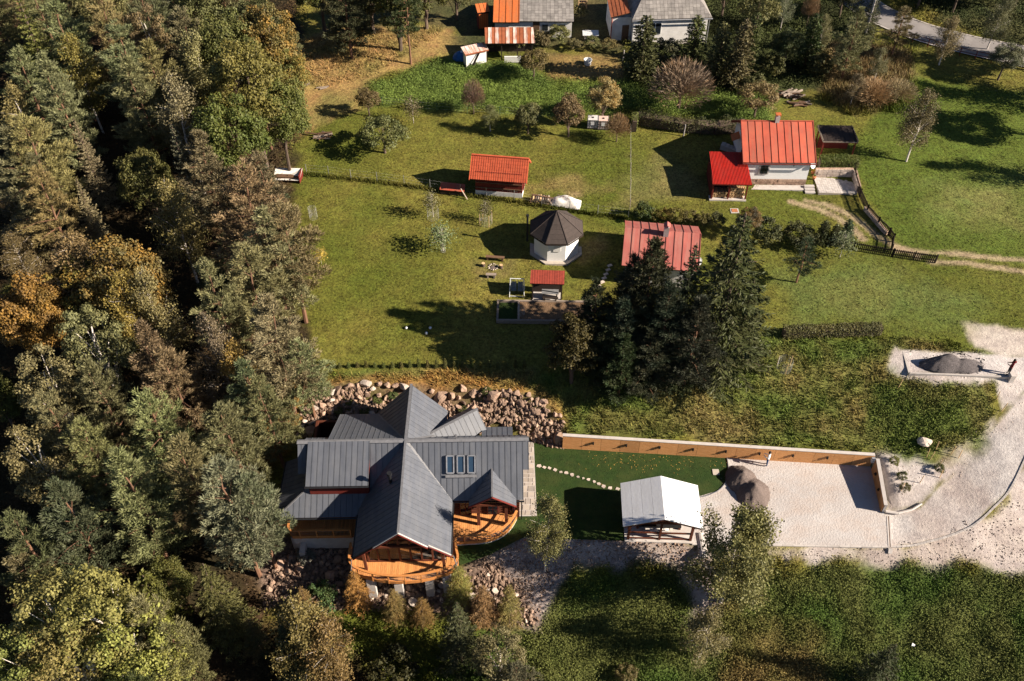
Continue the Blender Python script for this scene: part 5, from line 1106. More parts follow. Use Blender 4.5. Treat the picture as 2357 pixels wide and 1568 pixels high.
# ---------------------------------------------------------------- farm buildings along the top edge
gs = thing('long_shed', 'long low shed roofed in grey slates with an orange sheet section', 'shed', (2.4, 103.7, terr(2.4, 103)), R(-1)); SLB = MT['slab']
roof_plane(gs, [(-1.5, 2.0, 3.3), (4.9, 2.0, 3.3), (4.9, -1.7, 2.15), (-1.5, -1.7, 2.15)], (0, -1, -.3), .45, SLB, MT['darkwood'], panel='roof_slate', rib=0, row=.45, gap=.02)
roof_plane(gs, [(-4.6, 1.9, 3.3), (-1.52, 1.9, 3.3), (-1.52, -1.9, 2.1), (-4.6, -1.9, 2.1)], (0, -1, -.3), .8, MT['orangeroof'], MT['darkwood'], rib=.05, ribw=.05)
roof_plane(gs, [(-4.6, 2.0, 3.3), (4.9, 2.0, 3.3), (4.9, 5.6, 2.1), (-4.6, 5.6, 2.1)], (0, 1, -.3), 2.0, SLB, MT['darkwood'], rib=0)
one(lambda m: m.box(-4.4, -1.4, -.3, 4.7, 5.3, 2.1), 'wall', MT['oldwhite'], gs)
for x in (1.2, 3.2): one(lambda m: m.box(x, -1.46, .9, x + .7, -1.41, 1.6), 'window', MT['glass'], gs)
one(lambda m: m.box(.1, -1.46, 0, .9, -1.41, 1.9), 'door', MT['brownwood'], gs)
os_ = thing('tool_shed', 'tiny shed with tilted orange sheet roof and red doors', 'shed', (-3.55, 104.9, terr(-3.5, 104.5)), R(14)); roof_plane(os_, [(-.75, .6, 2.7), (.75, .6, 2.7), (.75, -.7, 2.2), (-.75, -.7, 2.2)], (0, -1, -.4), .5, MT['orangeroof'], MT['darkwood'], rib=.04)
one(lambda m: m.box(-.6, -.5, 0, .6, .5, 2.2), 'wall', MT['redwood'], os_)
for k in range(5): one(lambda m: m.box(-.55 + k * .23, -.56, .1, -.36 + k * .23, -.51, 1.9), 'door_board', MT['orangeroof'], os_)
sp_ = thing('striped_shed', 'open shed with roof of alternating rusty red and white sheets', 'shed', (-.3, 98.4, terr(-.3, 98)), R(.6))
strips(sp_, [(-2.85, 1.2, 2.95), (2.75, 1.2, 2.95), (2.9, -1.35, 2.3), (-2.75, -1.35, 2.3)], (0, -1, -.2), [MT['rustwhite'], MT['rust'], MT['rustwhite'], MT['rust'], MT['rust']], .42, MT['darkwood'], rib=.03, ribw=.05)
for x in (-2.6, -.9, .9, 2.6): trim(sp_, 'post', (x, -1.15, 0), (x, -1.15, 2.25), .12, .12, MT['darkwood'], (0, 1, 0))
one(lambda m: m.box(-2.6, .9, 0, 2.6, 1.0, 2.7), 'back_wall', MT['darkwood'], sp_); one(lambda m: m.box(-.6, -1.5, 0, 1.3, -1.3, .7), 'trough', MT['oldwhite'], sp_)
lt = thing('lean_to', 'white walled lean-to with tilted rusty white roof left of the striped shed', 'shed', (-4.4, 96.9, terr(-4.4, 96.9)), R(24)); strips(lt, [(-1.3, .7, 2.0), (1.6, .7, 2.0), (1.6, -.6, 1.7), (-1.3, -.6, 1.7)], (0, -1, -.2), [MT['rustwhite']], .5, MT['darkwood'], rib=.03)
one(lambda m: m.box(-1.1, -.4, 0, 1.4, .5, 1.65), 'wall', MT['oldwhite'], lt); trim(lt, 'eave_board', (-1.3, -.63, 1.62), (1.6, -.63, 1.62), .05, .14, MT['rust']); trim(lt, 'ladder', (-.6, -.8, 0), (.5, -.55, 1.6), .3, .05, MT['darkwood'])
x, y, z = G(1060, 133); bt = thing('blue_tarpaulin', 'crumpled bright blue tarpaulin heap beside the lean-to', 'tarpaulin', (x, y, z)); one(lambda m: m.lathe((0, 0, 0), [(1.0, 0), (.8, .35), (.5, .6), (.15, .72)], 9), 'tarpaulin_fold', MT['blue'], bt); one(lambda m: m.prism([(0, -.2, .75), (.9, -.3, .62), (1.0, .4, .7), (.1, .5, .8)], (0, 0, .04)), 'cover_board', MT['oldwhite'], bt)
# white farmhouse
fx, fy = 18.3, 103.2; fz = terr(18.3, 101)
fh = thing('white_farmhouse', 'old white farmhouse with hipped roof of grey fibre slates', 'house', (fx, fy, fz), R(3.5))
roof_plane(fh, [(-2.0, 1.5, 6.3), (2.0, 1.5, 6.3), (4.75, -2.7, 3.3), (-4.6, -2.7, 3.3)], (0, -1, -.7), .42, SLB, MT['darkwood'], panel='roof_slate', rib=0, row=.46, gap=.02)
roof_plane(fh, [(-2.0, 1.5, 6.3), (-4.6, -2.7, 3.3), (-4.6, 6.0, 3.3)], (-1, 0, -1), .6, SLB, MT['darkwood'], panel='roof_slate', rib=0, row=.6, gap=.02); roof_plane(fh, [(2.0, 1.5, 6.3), (4.75, -2.7, 3.3), (4.75, 6.0, 3.3)], (1, 0, -1), .6, SLB, MT['darkwood'], panel='roof_slate', rib=0, row=.6, gap=.02)
roof_plane(fh, [(-2.0, 1.5, 6.3), (2.0, 1.5, 6.3), (4.75, 6.0, 3.3), (-4.6, 6.0, 3.3)], (0, 1, -.7), 1.5, SLB, MT['darkwood'], rib=0)
one(lambda m: m.box(-4.3, -2.3, -.6, 4.4, 5.6, 3.25), 'wall', MT['oldwhite'], fh); one(lambda m: m.box(-4.35, -2.36, -.6, 4.45, -2.305, .35), 'plinth', MT['concrete'], fh)
one(lambda m: m.tube((-4.6, -2.8, 3.2), (4.8, -2.8, 3.2), .07, n=6), 'gutter', MT['steel'], fh); one(lambda m: m.tube((4.5, -2.6, 3.1), (4.5, -2.6, 0), .05, n=6).tube((4.5, -2.6, 3.1), (3.6, -2.75, 3.2), .04, n=5), 'downpipe', MT['steel'], fh)
wf = one(lambda m: m.box(-2.45, -2.36, 1.25, -1.0, -2.305, 2.75), 'window', MT['whitemetal'], fh)
for k in range(2): one(lambda m: m.box(-2.38 + k * .71, -2.385, 1.33, -1.76 + k * .71, -2.365, 2.67), 'window_pane', MT['glass'], wf)
one(lambda m: m.box(3.6, .5, 3.5, 4.2, 1.1, 6.9), 'chimney', MT['oldwhite'], fh)
wg = one(lambda m: m.box(-6.6, -1.2, -.4, -4.35, 3.5, 2.9), 'entrance_wing', MT['oldwhite'], fh); one(lambda m: m.box(-5.4, -1.26, 0, -4.6, -1.21, 1.95), 'wing_door', MT['brownwood'], wg)
roof_plane(fh, [(-6.9, 4.0, 4.1), (-4.7, 4.0, 4.6), (-4.7, -1.5, 3.6), (-6.9, -1.5, 3.1)], (0, -1, -.2), .5, MT['rust'], MT['darkwood'], rib=.03)
one(lambda m: m.tube((-6.7, -1.35, 3.0), (-6.7, -1.35, 0), .06, n=6), 'downpipe', MT['redroof'], fh)
# small things in the farmyard
x, y, z = G(1358, 92); wl2 = thing('well_cover', 'small white corrugated cover standing alone in the shaded farmyard', 'cover', (x, y, z)); one(lambda m: [m.prism([(-.95 + k * .19, -.5, .75), (-.77 + k * .19, -.5, .77), (-.77 + k * .19, .5, .95), (-.95 + k * .19, .5, .93)], (0, 0, .03)) for k in range(10)], 'cover_sheet', MT['whitemetal'], wl2); one(lambda m: m.box(-.7, -.35, 0, .7, .35, .7), 'well_box', MT['concrete'], wl2)
for (X, Y), l in (((1340, 18), 'pale wooden rack behind the long shed'), ((1352, 148), 'white tub among the vines')):
    x, y, z = G(X, Y); t = thing('crate_rack' if 'rack' in l else 'tub', l, 'rack' if 'rack' in l else 'tub', (x, y, z))
    if 'rack' in l:
        for q in (-.5, .5): one(lambda m: m.box(q - .06, -.3, 0, q + .06, .3, 1.1), 'rack_post', MT['logend'], t)
        for q in (.3, .7, 1.05): one(lambda m: m.box(-.43, -.3, q, .43, .3, q + .06), 'rack_shelf', MT['logend'], t)
    else: one(lambda m: m.lathe((0, 0, 0), [(.4, 0), (.5, .6), (.44, .6), (.36, .1)], 12), 'tub_wall', MT['whitemetal'], t)
# ---------------------------------------------------------------- power pole, lines and guard rail
x, y, z = G(1989, 84); x2, y2, z2 = G(2004, 44); pole = thing('power_pole', 'pale concrete power pole with a leaning brace beside the lane', 'power pole', (x, y, z)); one(lambda m: m.tube((0, 0, -.3), (.1, .2, 10.5), .17, .11, 8), 'pole_shaft', MT['concrete'], pole)
one(lambda m: m.tube((x2 - x + .2, y2 - y, -.5), (.15, .3, 10.0), .13, .1, 8), 'brace', MT['concrete'], pole); one(lambda m: m.box(-1.0, .1, 9.6, 1.2, .22, 9.75), 'crossarm', MT['steel'], pole); one(lambda m: m.box(-.35, -.2, 5.2, -.05, .1, 5.8), 'switch_box', MT['whitemetal'], pole)
wi = thing('power_lines', 'three thin power lines running down to the right above the lane', 'power lines', (x, y, z + 9.8))
for k in range(3):
    a = Vector((-.9 + k * .95, .16, 0)); b = Vector((30 + k * .5, -14 + k * .9, 1.0)); m = MB(); pr = [a.lerp(b, t / 12) + Vector((0, 0, -1.0 * 4 * (t / 12) * (1 - t / 12))) for t in range(13)]; m.path(pr, [.018] * 13, 4); m.build('cable', MT['wire'], wi)
gr = thing('guard_rail', 'dark red pipe guard rail along the lower edge of the lane', 'guard rail', (0, 0, 0)); gp = [Vector((*p, terr(*p))) for p in offs(rc, -2.75)]; gp = [p for p in gp if 46 < p.x < 75]
for p in gp[::2]: one(lambda m: m.tube(p, p + Vector((0, 0, 1.0)), .045, n=6), 'rail_post', MT['redwood'], gr)
for z in (.55, .98):
    for a, b in zip(gp, gp[1:]): one(lambda m: m.tube(a + Vector((0, 0, z)), b + Vector((0, 0, z)), .035, n=5), 'rail_pipe', MT['redwood'], gr)
# ---------------------------------------------------------------- trees: leaf cards spread through a crown on a limbed trunk
def cards(C, U, W, ln, wd, rg):
    """rhombic leaf cards at C, long axis U, width axis W"""
    n = len(C); ln = np.broadcast_to(ln, (n,))[:, None] * rg.uniform(.7, 1.3, (n, 1)); wd = np.broadcast_to(wd, (n,))[:, None] * rg.uniform(.7, 1.3, (n, 1))
    V = np.stack([C - U * ln * .5, C + W * wd * .5 - U * ln * .05, C + U * ln * .5, C - W * wd * .5 - U * ln * .05], 1).reshape(-1, 3)
    return V, np.arange(n * 4).reshape(-1, 4)
def unit(a): return a / (np.linalg.norm(a, axis=1, keepdims=True) + 1e-9)
def rdir(n, rg): return unit(rg.normal(size=(n, 3)))
def leaf_object(CUW, mat, name='crown'):
    C, U, W, ln, wd, rg = CUW; V, F = cards(C, U, W, ln, wd, rg); me = np_mesh(name, V, F); me.materials.append(mat); return me
def trunk_mesh(h, r_, limbs, mat, seed, bend=.25, n=7):
    rr = random.Random(seed); m = MB(); pts = [Vector((0, 0, -.4))]; k = 6
    for i in range(1, k + 1): pts.append(Vector((rr.uniform(-bend, bend) * i / k, rr.uniform(-bend, bend) * i / k, h * i / k)))
    m.path(pts, [r_ * (1 - .85 * i / k) for i in range(k + 1)], n)
    for a, b in limbs:
        a = Vector(a); b = Vector(b); c = a.lerp(b, .55) + Vector((0, 0, (b - a).length * .06)); q = r_ * .32 * (1 - .6 * a.z / h); m.path([a, c, b], [q, q * .6, q * .2], 4)
    me = m.mesh('trunk'); me.materials.append(mat); return me
def tufts(cent, out, per, spread, ln, wd, rg, axis_bias=1.0, flat=.6):
    n = len(cent); C = np.repeat(cent, per, 0); O = np.repeat(out, per, 0); d = rdir(n * per, rg); d[:, 2] *= flat
    C = C + d * np.repeat(np.broadcast_to(spread, (n,)), per)[:, None] * rg.random((n * per, 1)) ** .45
    U = unit(d * .9 + O * axis_bias + rdir(n * per, rg) * .5); N_ = unit(d + O * .6 + rdir(n * per, rg) * .7); W = unit(np.cross(U, N_))
    return C, U, W, ln, wd, rg
def pine(seed, h=12., r_=3.2, cb=.28, wh=.62, per=34, mat=None):
    rg = np.random.default_rng(seed); cen = []; out = []; limbs = []; sp = []
    z = h * cb
    while z < h * .97:
        t = (z / h - cb) / (1 - cb); L_ = r_ * (1 - t ** 1.3) ** .85 * (.62 + .38 * min(1, t * 4)) + .25; nb = rg.integers(4, 7); a0 = rg.uniform(0, 6.28)
        for b in range(nb):
            if rg.random() < .12: continue
            az = a0 + b * 6.283 / nb + rg.uniform(-.4, .4); Lb = L_ * rg.uniform(.6, 1.18); el = .08 + .75 * t ** 1.5 + rg.uniform(-.12, .18)
            dr = np.array([math.cos(az) * math.cos(el), math.sin(az) * math.cos(el), math.sin(el)]); side = np.array([-math.sin(az), math.cos(az), 0])
            p0 = np.array([0, 0, z]); limbs.append((tuple(p0), tuple(p0 + dr * Lb * .9))); k = max(2, int(Lb / .36))
            for i in range(k):
                s_ = .32 + .68 * (i + .6) / k; w_ = (1 - s_ * .72) * Lb * .5
                for q in ((-1, 1) if i < k - 1 else (0,)):
                    c = p0 + dr * Lb * s_ + side * q * w_ * rg.uniform(.3, 1) + np.array([0, 0, rg.uniform(-.1, .22)]); cen.append(c); out.append(unit((dr + side * q * .5 + np.array([0, 0, .7]))[None])[0]); sp.append(rg.uniform(.24, .40))
        z += wh * rg.uniform(.75, 1.2)
    cen.append([0, 0, h * .985]); out.append([0, 0, 1]); sp.append(.3)
    return leaf_object(tufts(np.array(cen), np.array(out), per, np.array(sp), .33, .056, rg, .9), mat or MT['needle']), trunk_mesh(h * .93, .12 + h * .006, limbs[::2], MT['pinebark'], seed)
def spruce(seed, h=14., r_=3.3, wh=.5, droop=.28, den=1.0, ln=.3, wd=.1, mat=None, cb=.05, bark=None, nb0=7, taper=.95):
    rg = np.random.default_rng(seed); C = []; U = []; W = []; limbs = []; z = h * cb
    while z < h * .985:
        t = (z / h - cb) / (1 - cb); L_ = r_ * (1 - t) ** taper + .12; nb = nb0 if t < .8 else 5; a0 = rg.uniform(0, 6.28)
        for b in range(nb):
            az = a0 + b * 6.283 / nb + rg.uniform(-.35, .35); Lb = L_ * rg.uniform(.68, 1.15); e = np.array([math.cos(az), math.sin(az), 0]); sd_ = np.array([-math.sin(az), math.cos(az), 0])
            n = max(6, int(Lb * 17 * den)); s_ = rg.random(n) ** .7; lat = rg.uniform(-1, 1, n) * (1 - s_ * .8) * Lb * .36
            zz = -droop * Lb * np.sin(np.clip(s_, 0, 1) * 2.1) + .25 * s_ ** 3 * Lb * droop + t * Lb * .45 * s_
            c = np.array([0, 0, z]) + e * (s_ * Lb)[:, None] + sd_ * lat[:, None]; c[:, 2] += zz - np.abs(lat) * .22 + rg.uniform(-.08, .06, n)
            C.append(c); U.append(unit(e + sd_ * np.sign(lat)[:, None] * .8 + np.array([0, 0, -.15]) + rdir(n, rg) * .35)); W.append(rdir(n, rg)); limbs.append(((0, 0, z), tuple(np.array([0, 0, z]) + e * Lb * .8 + np.array([0, 0, -droop * Lb * .75 + t * Lb * .36]))))
        z += wh * rg.uniform(.8, 1.2)
    C = np.concatenate(C); U = np.concatenate(U); W = unit(np.cross(U, np.concatenate(W)))
    return leaf_object((C, U, W, ln, wd, rg), mat or MT['needle']), trunk_mesh(h, .12 + h * .009, limbs[::9], bark or MT['bark'], seed, .05)
def birch(seed, h=11., r_=2.2, n=7500, mat=None, ls=.15, cb=.22, wide=.42, tr=None):
    rg = np.random.default_rng(seed); C = []; limbs = []; nl = 34
    for i in range(nl):
        t = cb + (1 - cb) * (i + .5) / nl; az = rg.uniform(0, 6.28); env = math.sin(min(1, (1 - t) / (1 - cb) * 1.0 + .06) * math.pi * .5) * (1 - .45 * (1 - t) ** 3)
        Lb = r_ * env * rg.uniform(.65, 1.15) + .2; p0 = np.array([0, 0, t * h * .92]); e = np.array([math.cos(az), math.sin(az), rg.uniform(.5, 1.1)]); tip = p0 + e * Lb; limbs.append((tuple(p0), tuple(tip)))
        k = int(n / nl * (.4 + .9 * env)); s_ = rg.random(k) ** .55; base = p0 + e * (s_ * Lb)[:, None]
        clus = rg.integers(0, 9, k); off = rdir(9, rg)[clus] * wide * (.6 + .5 * Lb / r_) + rg.normal(size=(k, 3)) * .17; off[:, 2] -= rg.random(k) ** 2 * (.55 + .5 * s_ * Lb)
        C.append(base + off)
    C = np.concatenate(C); k = len(C); U = unit(np.array([0, 0, -.8]) + rdir(k, rg)); W = unit(np.cross(U, rdir(k, rg)))
    return leaf_object((C, U, W, ls, ls * .72, rg), mat or MT['leaf']), trunk_mesh(h * .86, tr or .05 + h * .007, limbs, MT['birchbark'], seed, .3 if not tr else .06)
def broadleaf(seed, h=11., r_=3.6, lobes=60, per=150, mat=None, ls=.24, base=.22, bark=None, squash=1.0, hole=.1):
    rg = np.random.default_rng(seed); d = rdir(lobes, rg); d[:, 2] = np.abs(d[:, 2]) * 1.15 - .42; d = unit(d); ch = h * (1 - base) * .5; cz = h - ch * 1.02
    rad = rg.uniform(.62, 1.0, lobes)[:, None]; cen = d * rad * np.array([r_, r_, ch]) * .86 + np.array([0, 0, cz]); lr = rg.uniform(.16, .30, lobes) * r_
    cc = np.repeat(cen, per, 0); dd = rdir(lobes * per, rg); dd[:, 2] = np.where(rg.random(len(dd)) < .72, np.abs(dd[:, 2]), dd[:, 2]); keep = rg.random(len(dd)) > hole
    P_ = cc + dd * np.repeat(lr, per)[:, None] * rg.uniform(.55, 1.08, (len(dd), 1)) * np.array([1, 1, .8 * squash]); P_ = P_[keep]; dd = dd[keep]
    N_ = unit(dd + rdir(len(dd), rg) * .8); U = unit(np.cross(N_, rdir(len(dd), rg))); W = np.cross(N_, U)
    limbs = [((0, 0, h * rg.uniform(base * .8, .55)), tuple(c)) for c in cen[:18]]
    return leaf_object((P_, U, W, ls, ls * .78, rg), mat or MT['leaf']), trunk_mesh(h * .75, .1 + h * .012, limbs, bark or MT['bark'], seed, .25)
def barebush(seed, h=4., r_=2.2, n=3200, mat=None):
    rg = np.random.default_rng(seed); d = rdir(n, rg); d[:, 2] = np.abs(d[:, 2]); s_ = rg.random(n) ** .5
    C = d * s_[:, None] * np.array([r_, r_, h * .62]) + np.array([0, 0, h * .36]); U = unit(d + rdir(n, rg) * .5 + np.array([0, 0, .3])); W = unit(np.cross(U, rdir(n, rg)))
    limbs = [((0, 0, h * .3), tuple(d[i] * np.array([r_, r_, h * .6]) * .8 + np.array([0, 0, h * .36]))) for i in range(16)]
    return leaf_object((C, U, W, .5, .045, rg), mat or MT['twig']), trunk_mesh(h * .5, .12, limbs, MT['bark'], seed, .15)
PROTO = {}
def proto(kind, i, maker, h, r_): PROTO.setdefault(kind, []).append((*maker, h, r_))
for i in range(4): proto('pine', i, pine(100 + i, 12, 3.2, [.22, .3, .26, .34][i], [.78, .88, .8, .72][i]), 12, 3.2)
for i in range(3): proto('spruce', i, spruce(200 + i, 14, 3.3, [.5, .44, .55][i], den=2.4, wd=.085), 14, 3.3)
for i in range(4): proto('birch', i, birch(300 + i, 11, 2.2, 11000), 11, 2.2)
proto('bigbirch', 0, birch(340, 12, 3.2, 26000, cb=.1, ls=.17, wide=.5), 12, 3.2)
for i in range(3): proto('maple', i, broadleaf(400 + i, 11, 3.6, 95, 230, ls=.185), 11, 3.6)
for i in range(2): proto('turning', i, broadleaf(450 + i, 10, 3.2, 80, 190, MT['turnleaf'], ls=.185), 10, 3.2)
for i in range(2): proto('aspen', i, broadleaf(480 + i, 11, 2.4, 66, 190, ls=.15, base=.15, bark=MT['birchbark'], hole=.25), 11, 2.4)
for i in range(2): proto('larch', i, spruce(500 + i, 6, 1.35, .24, .05, 2.2, .30, .03, MT['twig'], .05, None, 8, .8), 6, 1.35)
for i in range(2): proto('apple', i, broadleaf(600 + i, 4.2, 2.4, 55, 120, ls=.17, base=.2, hole=.2), 4.2, 2.4)
for i in range(3): proto('shrub', i, broadleaf(700 + i, 2.2, 1.3, 40, 75, ls=.13, base=.0, hole=.1), 2.2, 1.3)
for i in range(2): proto('thuja', i, spruce(800 + i, 5, 1.0, .22, -.35, 1.9, .2, .09, None, .02, None, 8, .55), 5, 1.0)
for i in range(2): proto('darkpine', i, pine(930 + i, 12, 3.2, .1, .55), 12, 3.2) if i < 2 else None
for i in range(2): proto('bushy', i, broadleaf(960 + i, 9, 2.6, 75, 140, base=.02, ls=.2), 9, 2.6)
for i in range(2): proto('bare', i, barebush(900 + i), 4, 2.2)
for i in range(2): proto('sapling', i, birch(950 + i, 2.6, .65, 900, None, .12, .35, .14, .025), 2.6, .65)
NAME = dict(bigbirch='birch_tree', darkpine='pine_tree', bushy='broadleaf_tree', pine='pine_tree', spruce='spruce_tree', birch='birch_tree', maple='broadleaf_tree', turning='broadleaf_tree', aspen='aspen_tree', larch='larch_tree', apple='fruit_tree', shrub='shrub', thuja='columnar_conifer', bare='twiggy_tree', sapling='sapling')
CAT = dict(shrub='shrub'); RT = random.Random(77); NT = [0]
def tree(kind, top, h, r_, col, label, group=None, lean=0, base=False, world=None, jit=.12):
    z = terr(*world) if world else 3.0
    if world: x, y = world
    elif base: x, y, z = G(*top)
    else:
        for _ in range(30): x, y = at(*top, z + h); z += (terr(x, y) - z) * .6
    cr, tk, h0, r0 = PROTO[kind][NT[0] % len(PROTO[kind])]; NT[0] += 1
    t = bpy.data.objects.new(NAME[kind], None); COL.objects.link(t); t.empty_display_size = .3; t.location = (x, y, z); t.rotation_euler = (RT.uniform(-.02, .02), lean, RT.uniform(0, 6.28) if not lean else 0); t.scale = (r_ / r0, r_ / r0, h / h0)
    tag(t, label, CAT.get(kind, 'sapling' if kind == 'sapling' else 'tree'), group)
    j = [1 + RT.uniform(-jit, jit) for _ in range(3)]; b = 1 + RT.uniform(-jit, jit)
    c = bpy.data.objects.new('crown', cr); link(c, t); c.color = (col[0] * j[0] * b, col[1] * j[1] * b, col[2] * j[2] * b, 1)
    if kind != 'shrub': link(bpy.data.objects.new('trunk', tk), t)
    return t
PG, PGL, PB, SPD, SPG, BI, BIY, BIG_, MP, MPD, ORG, ASP, YG, LAO, LAG = ((.15,.145,.065), (.185,.175,.085), (.185,.155,.065), (.040,.055,.014), (.08,.095,.025), (.20,.165,.07), (.25,.18,.05), (.16,.16,.075), (.12,.13,.03), (.07,.085,.02), (.15,.10,.028), (.185,.172,.066), (.205,.195,.055), (.33,.19,.06), (.18,.175,.045))
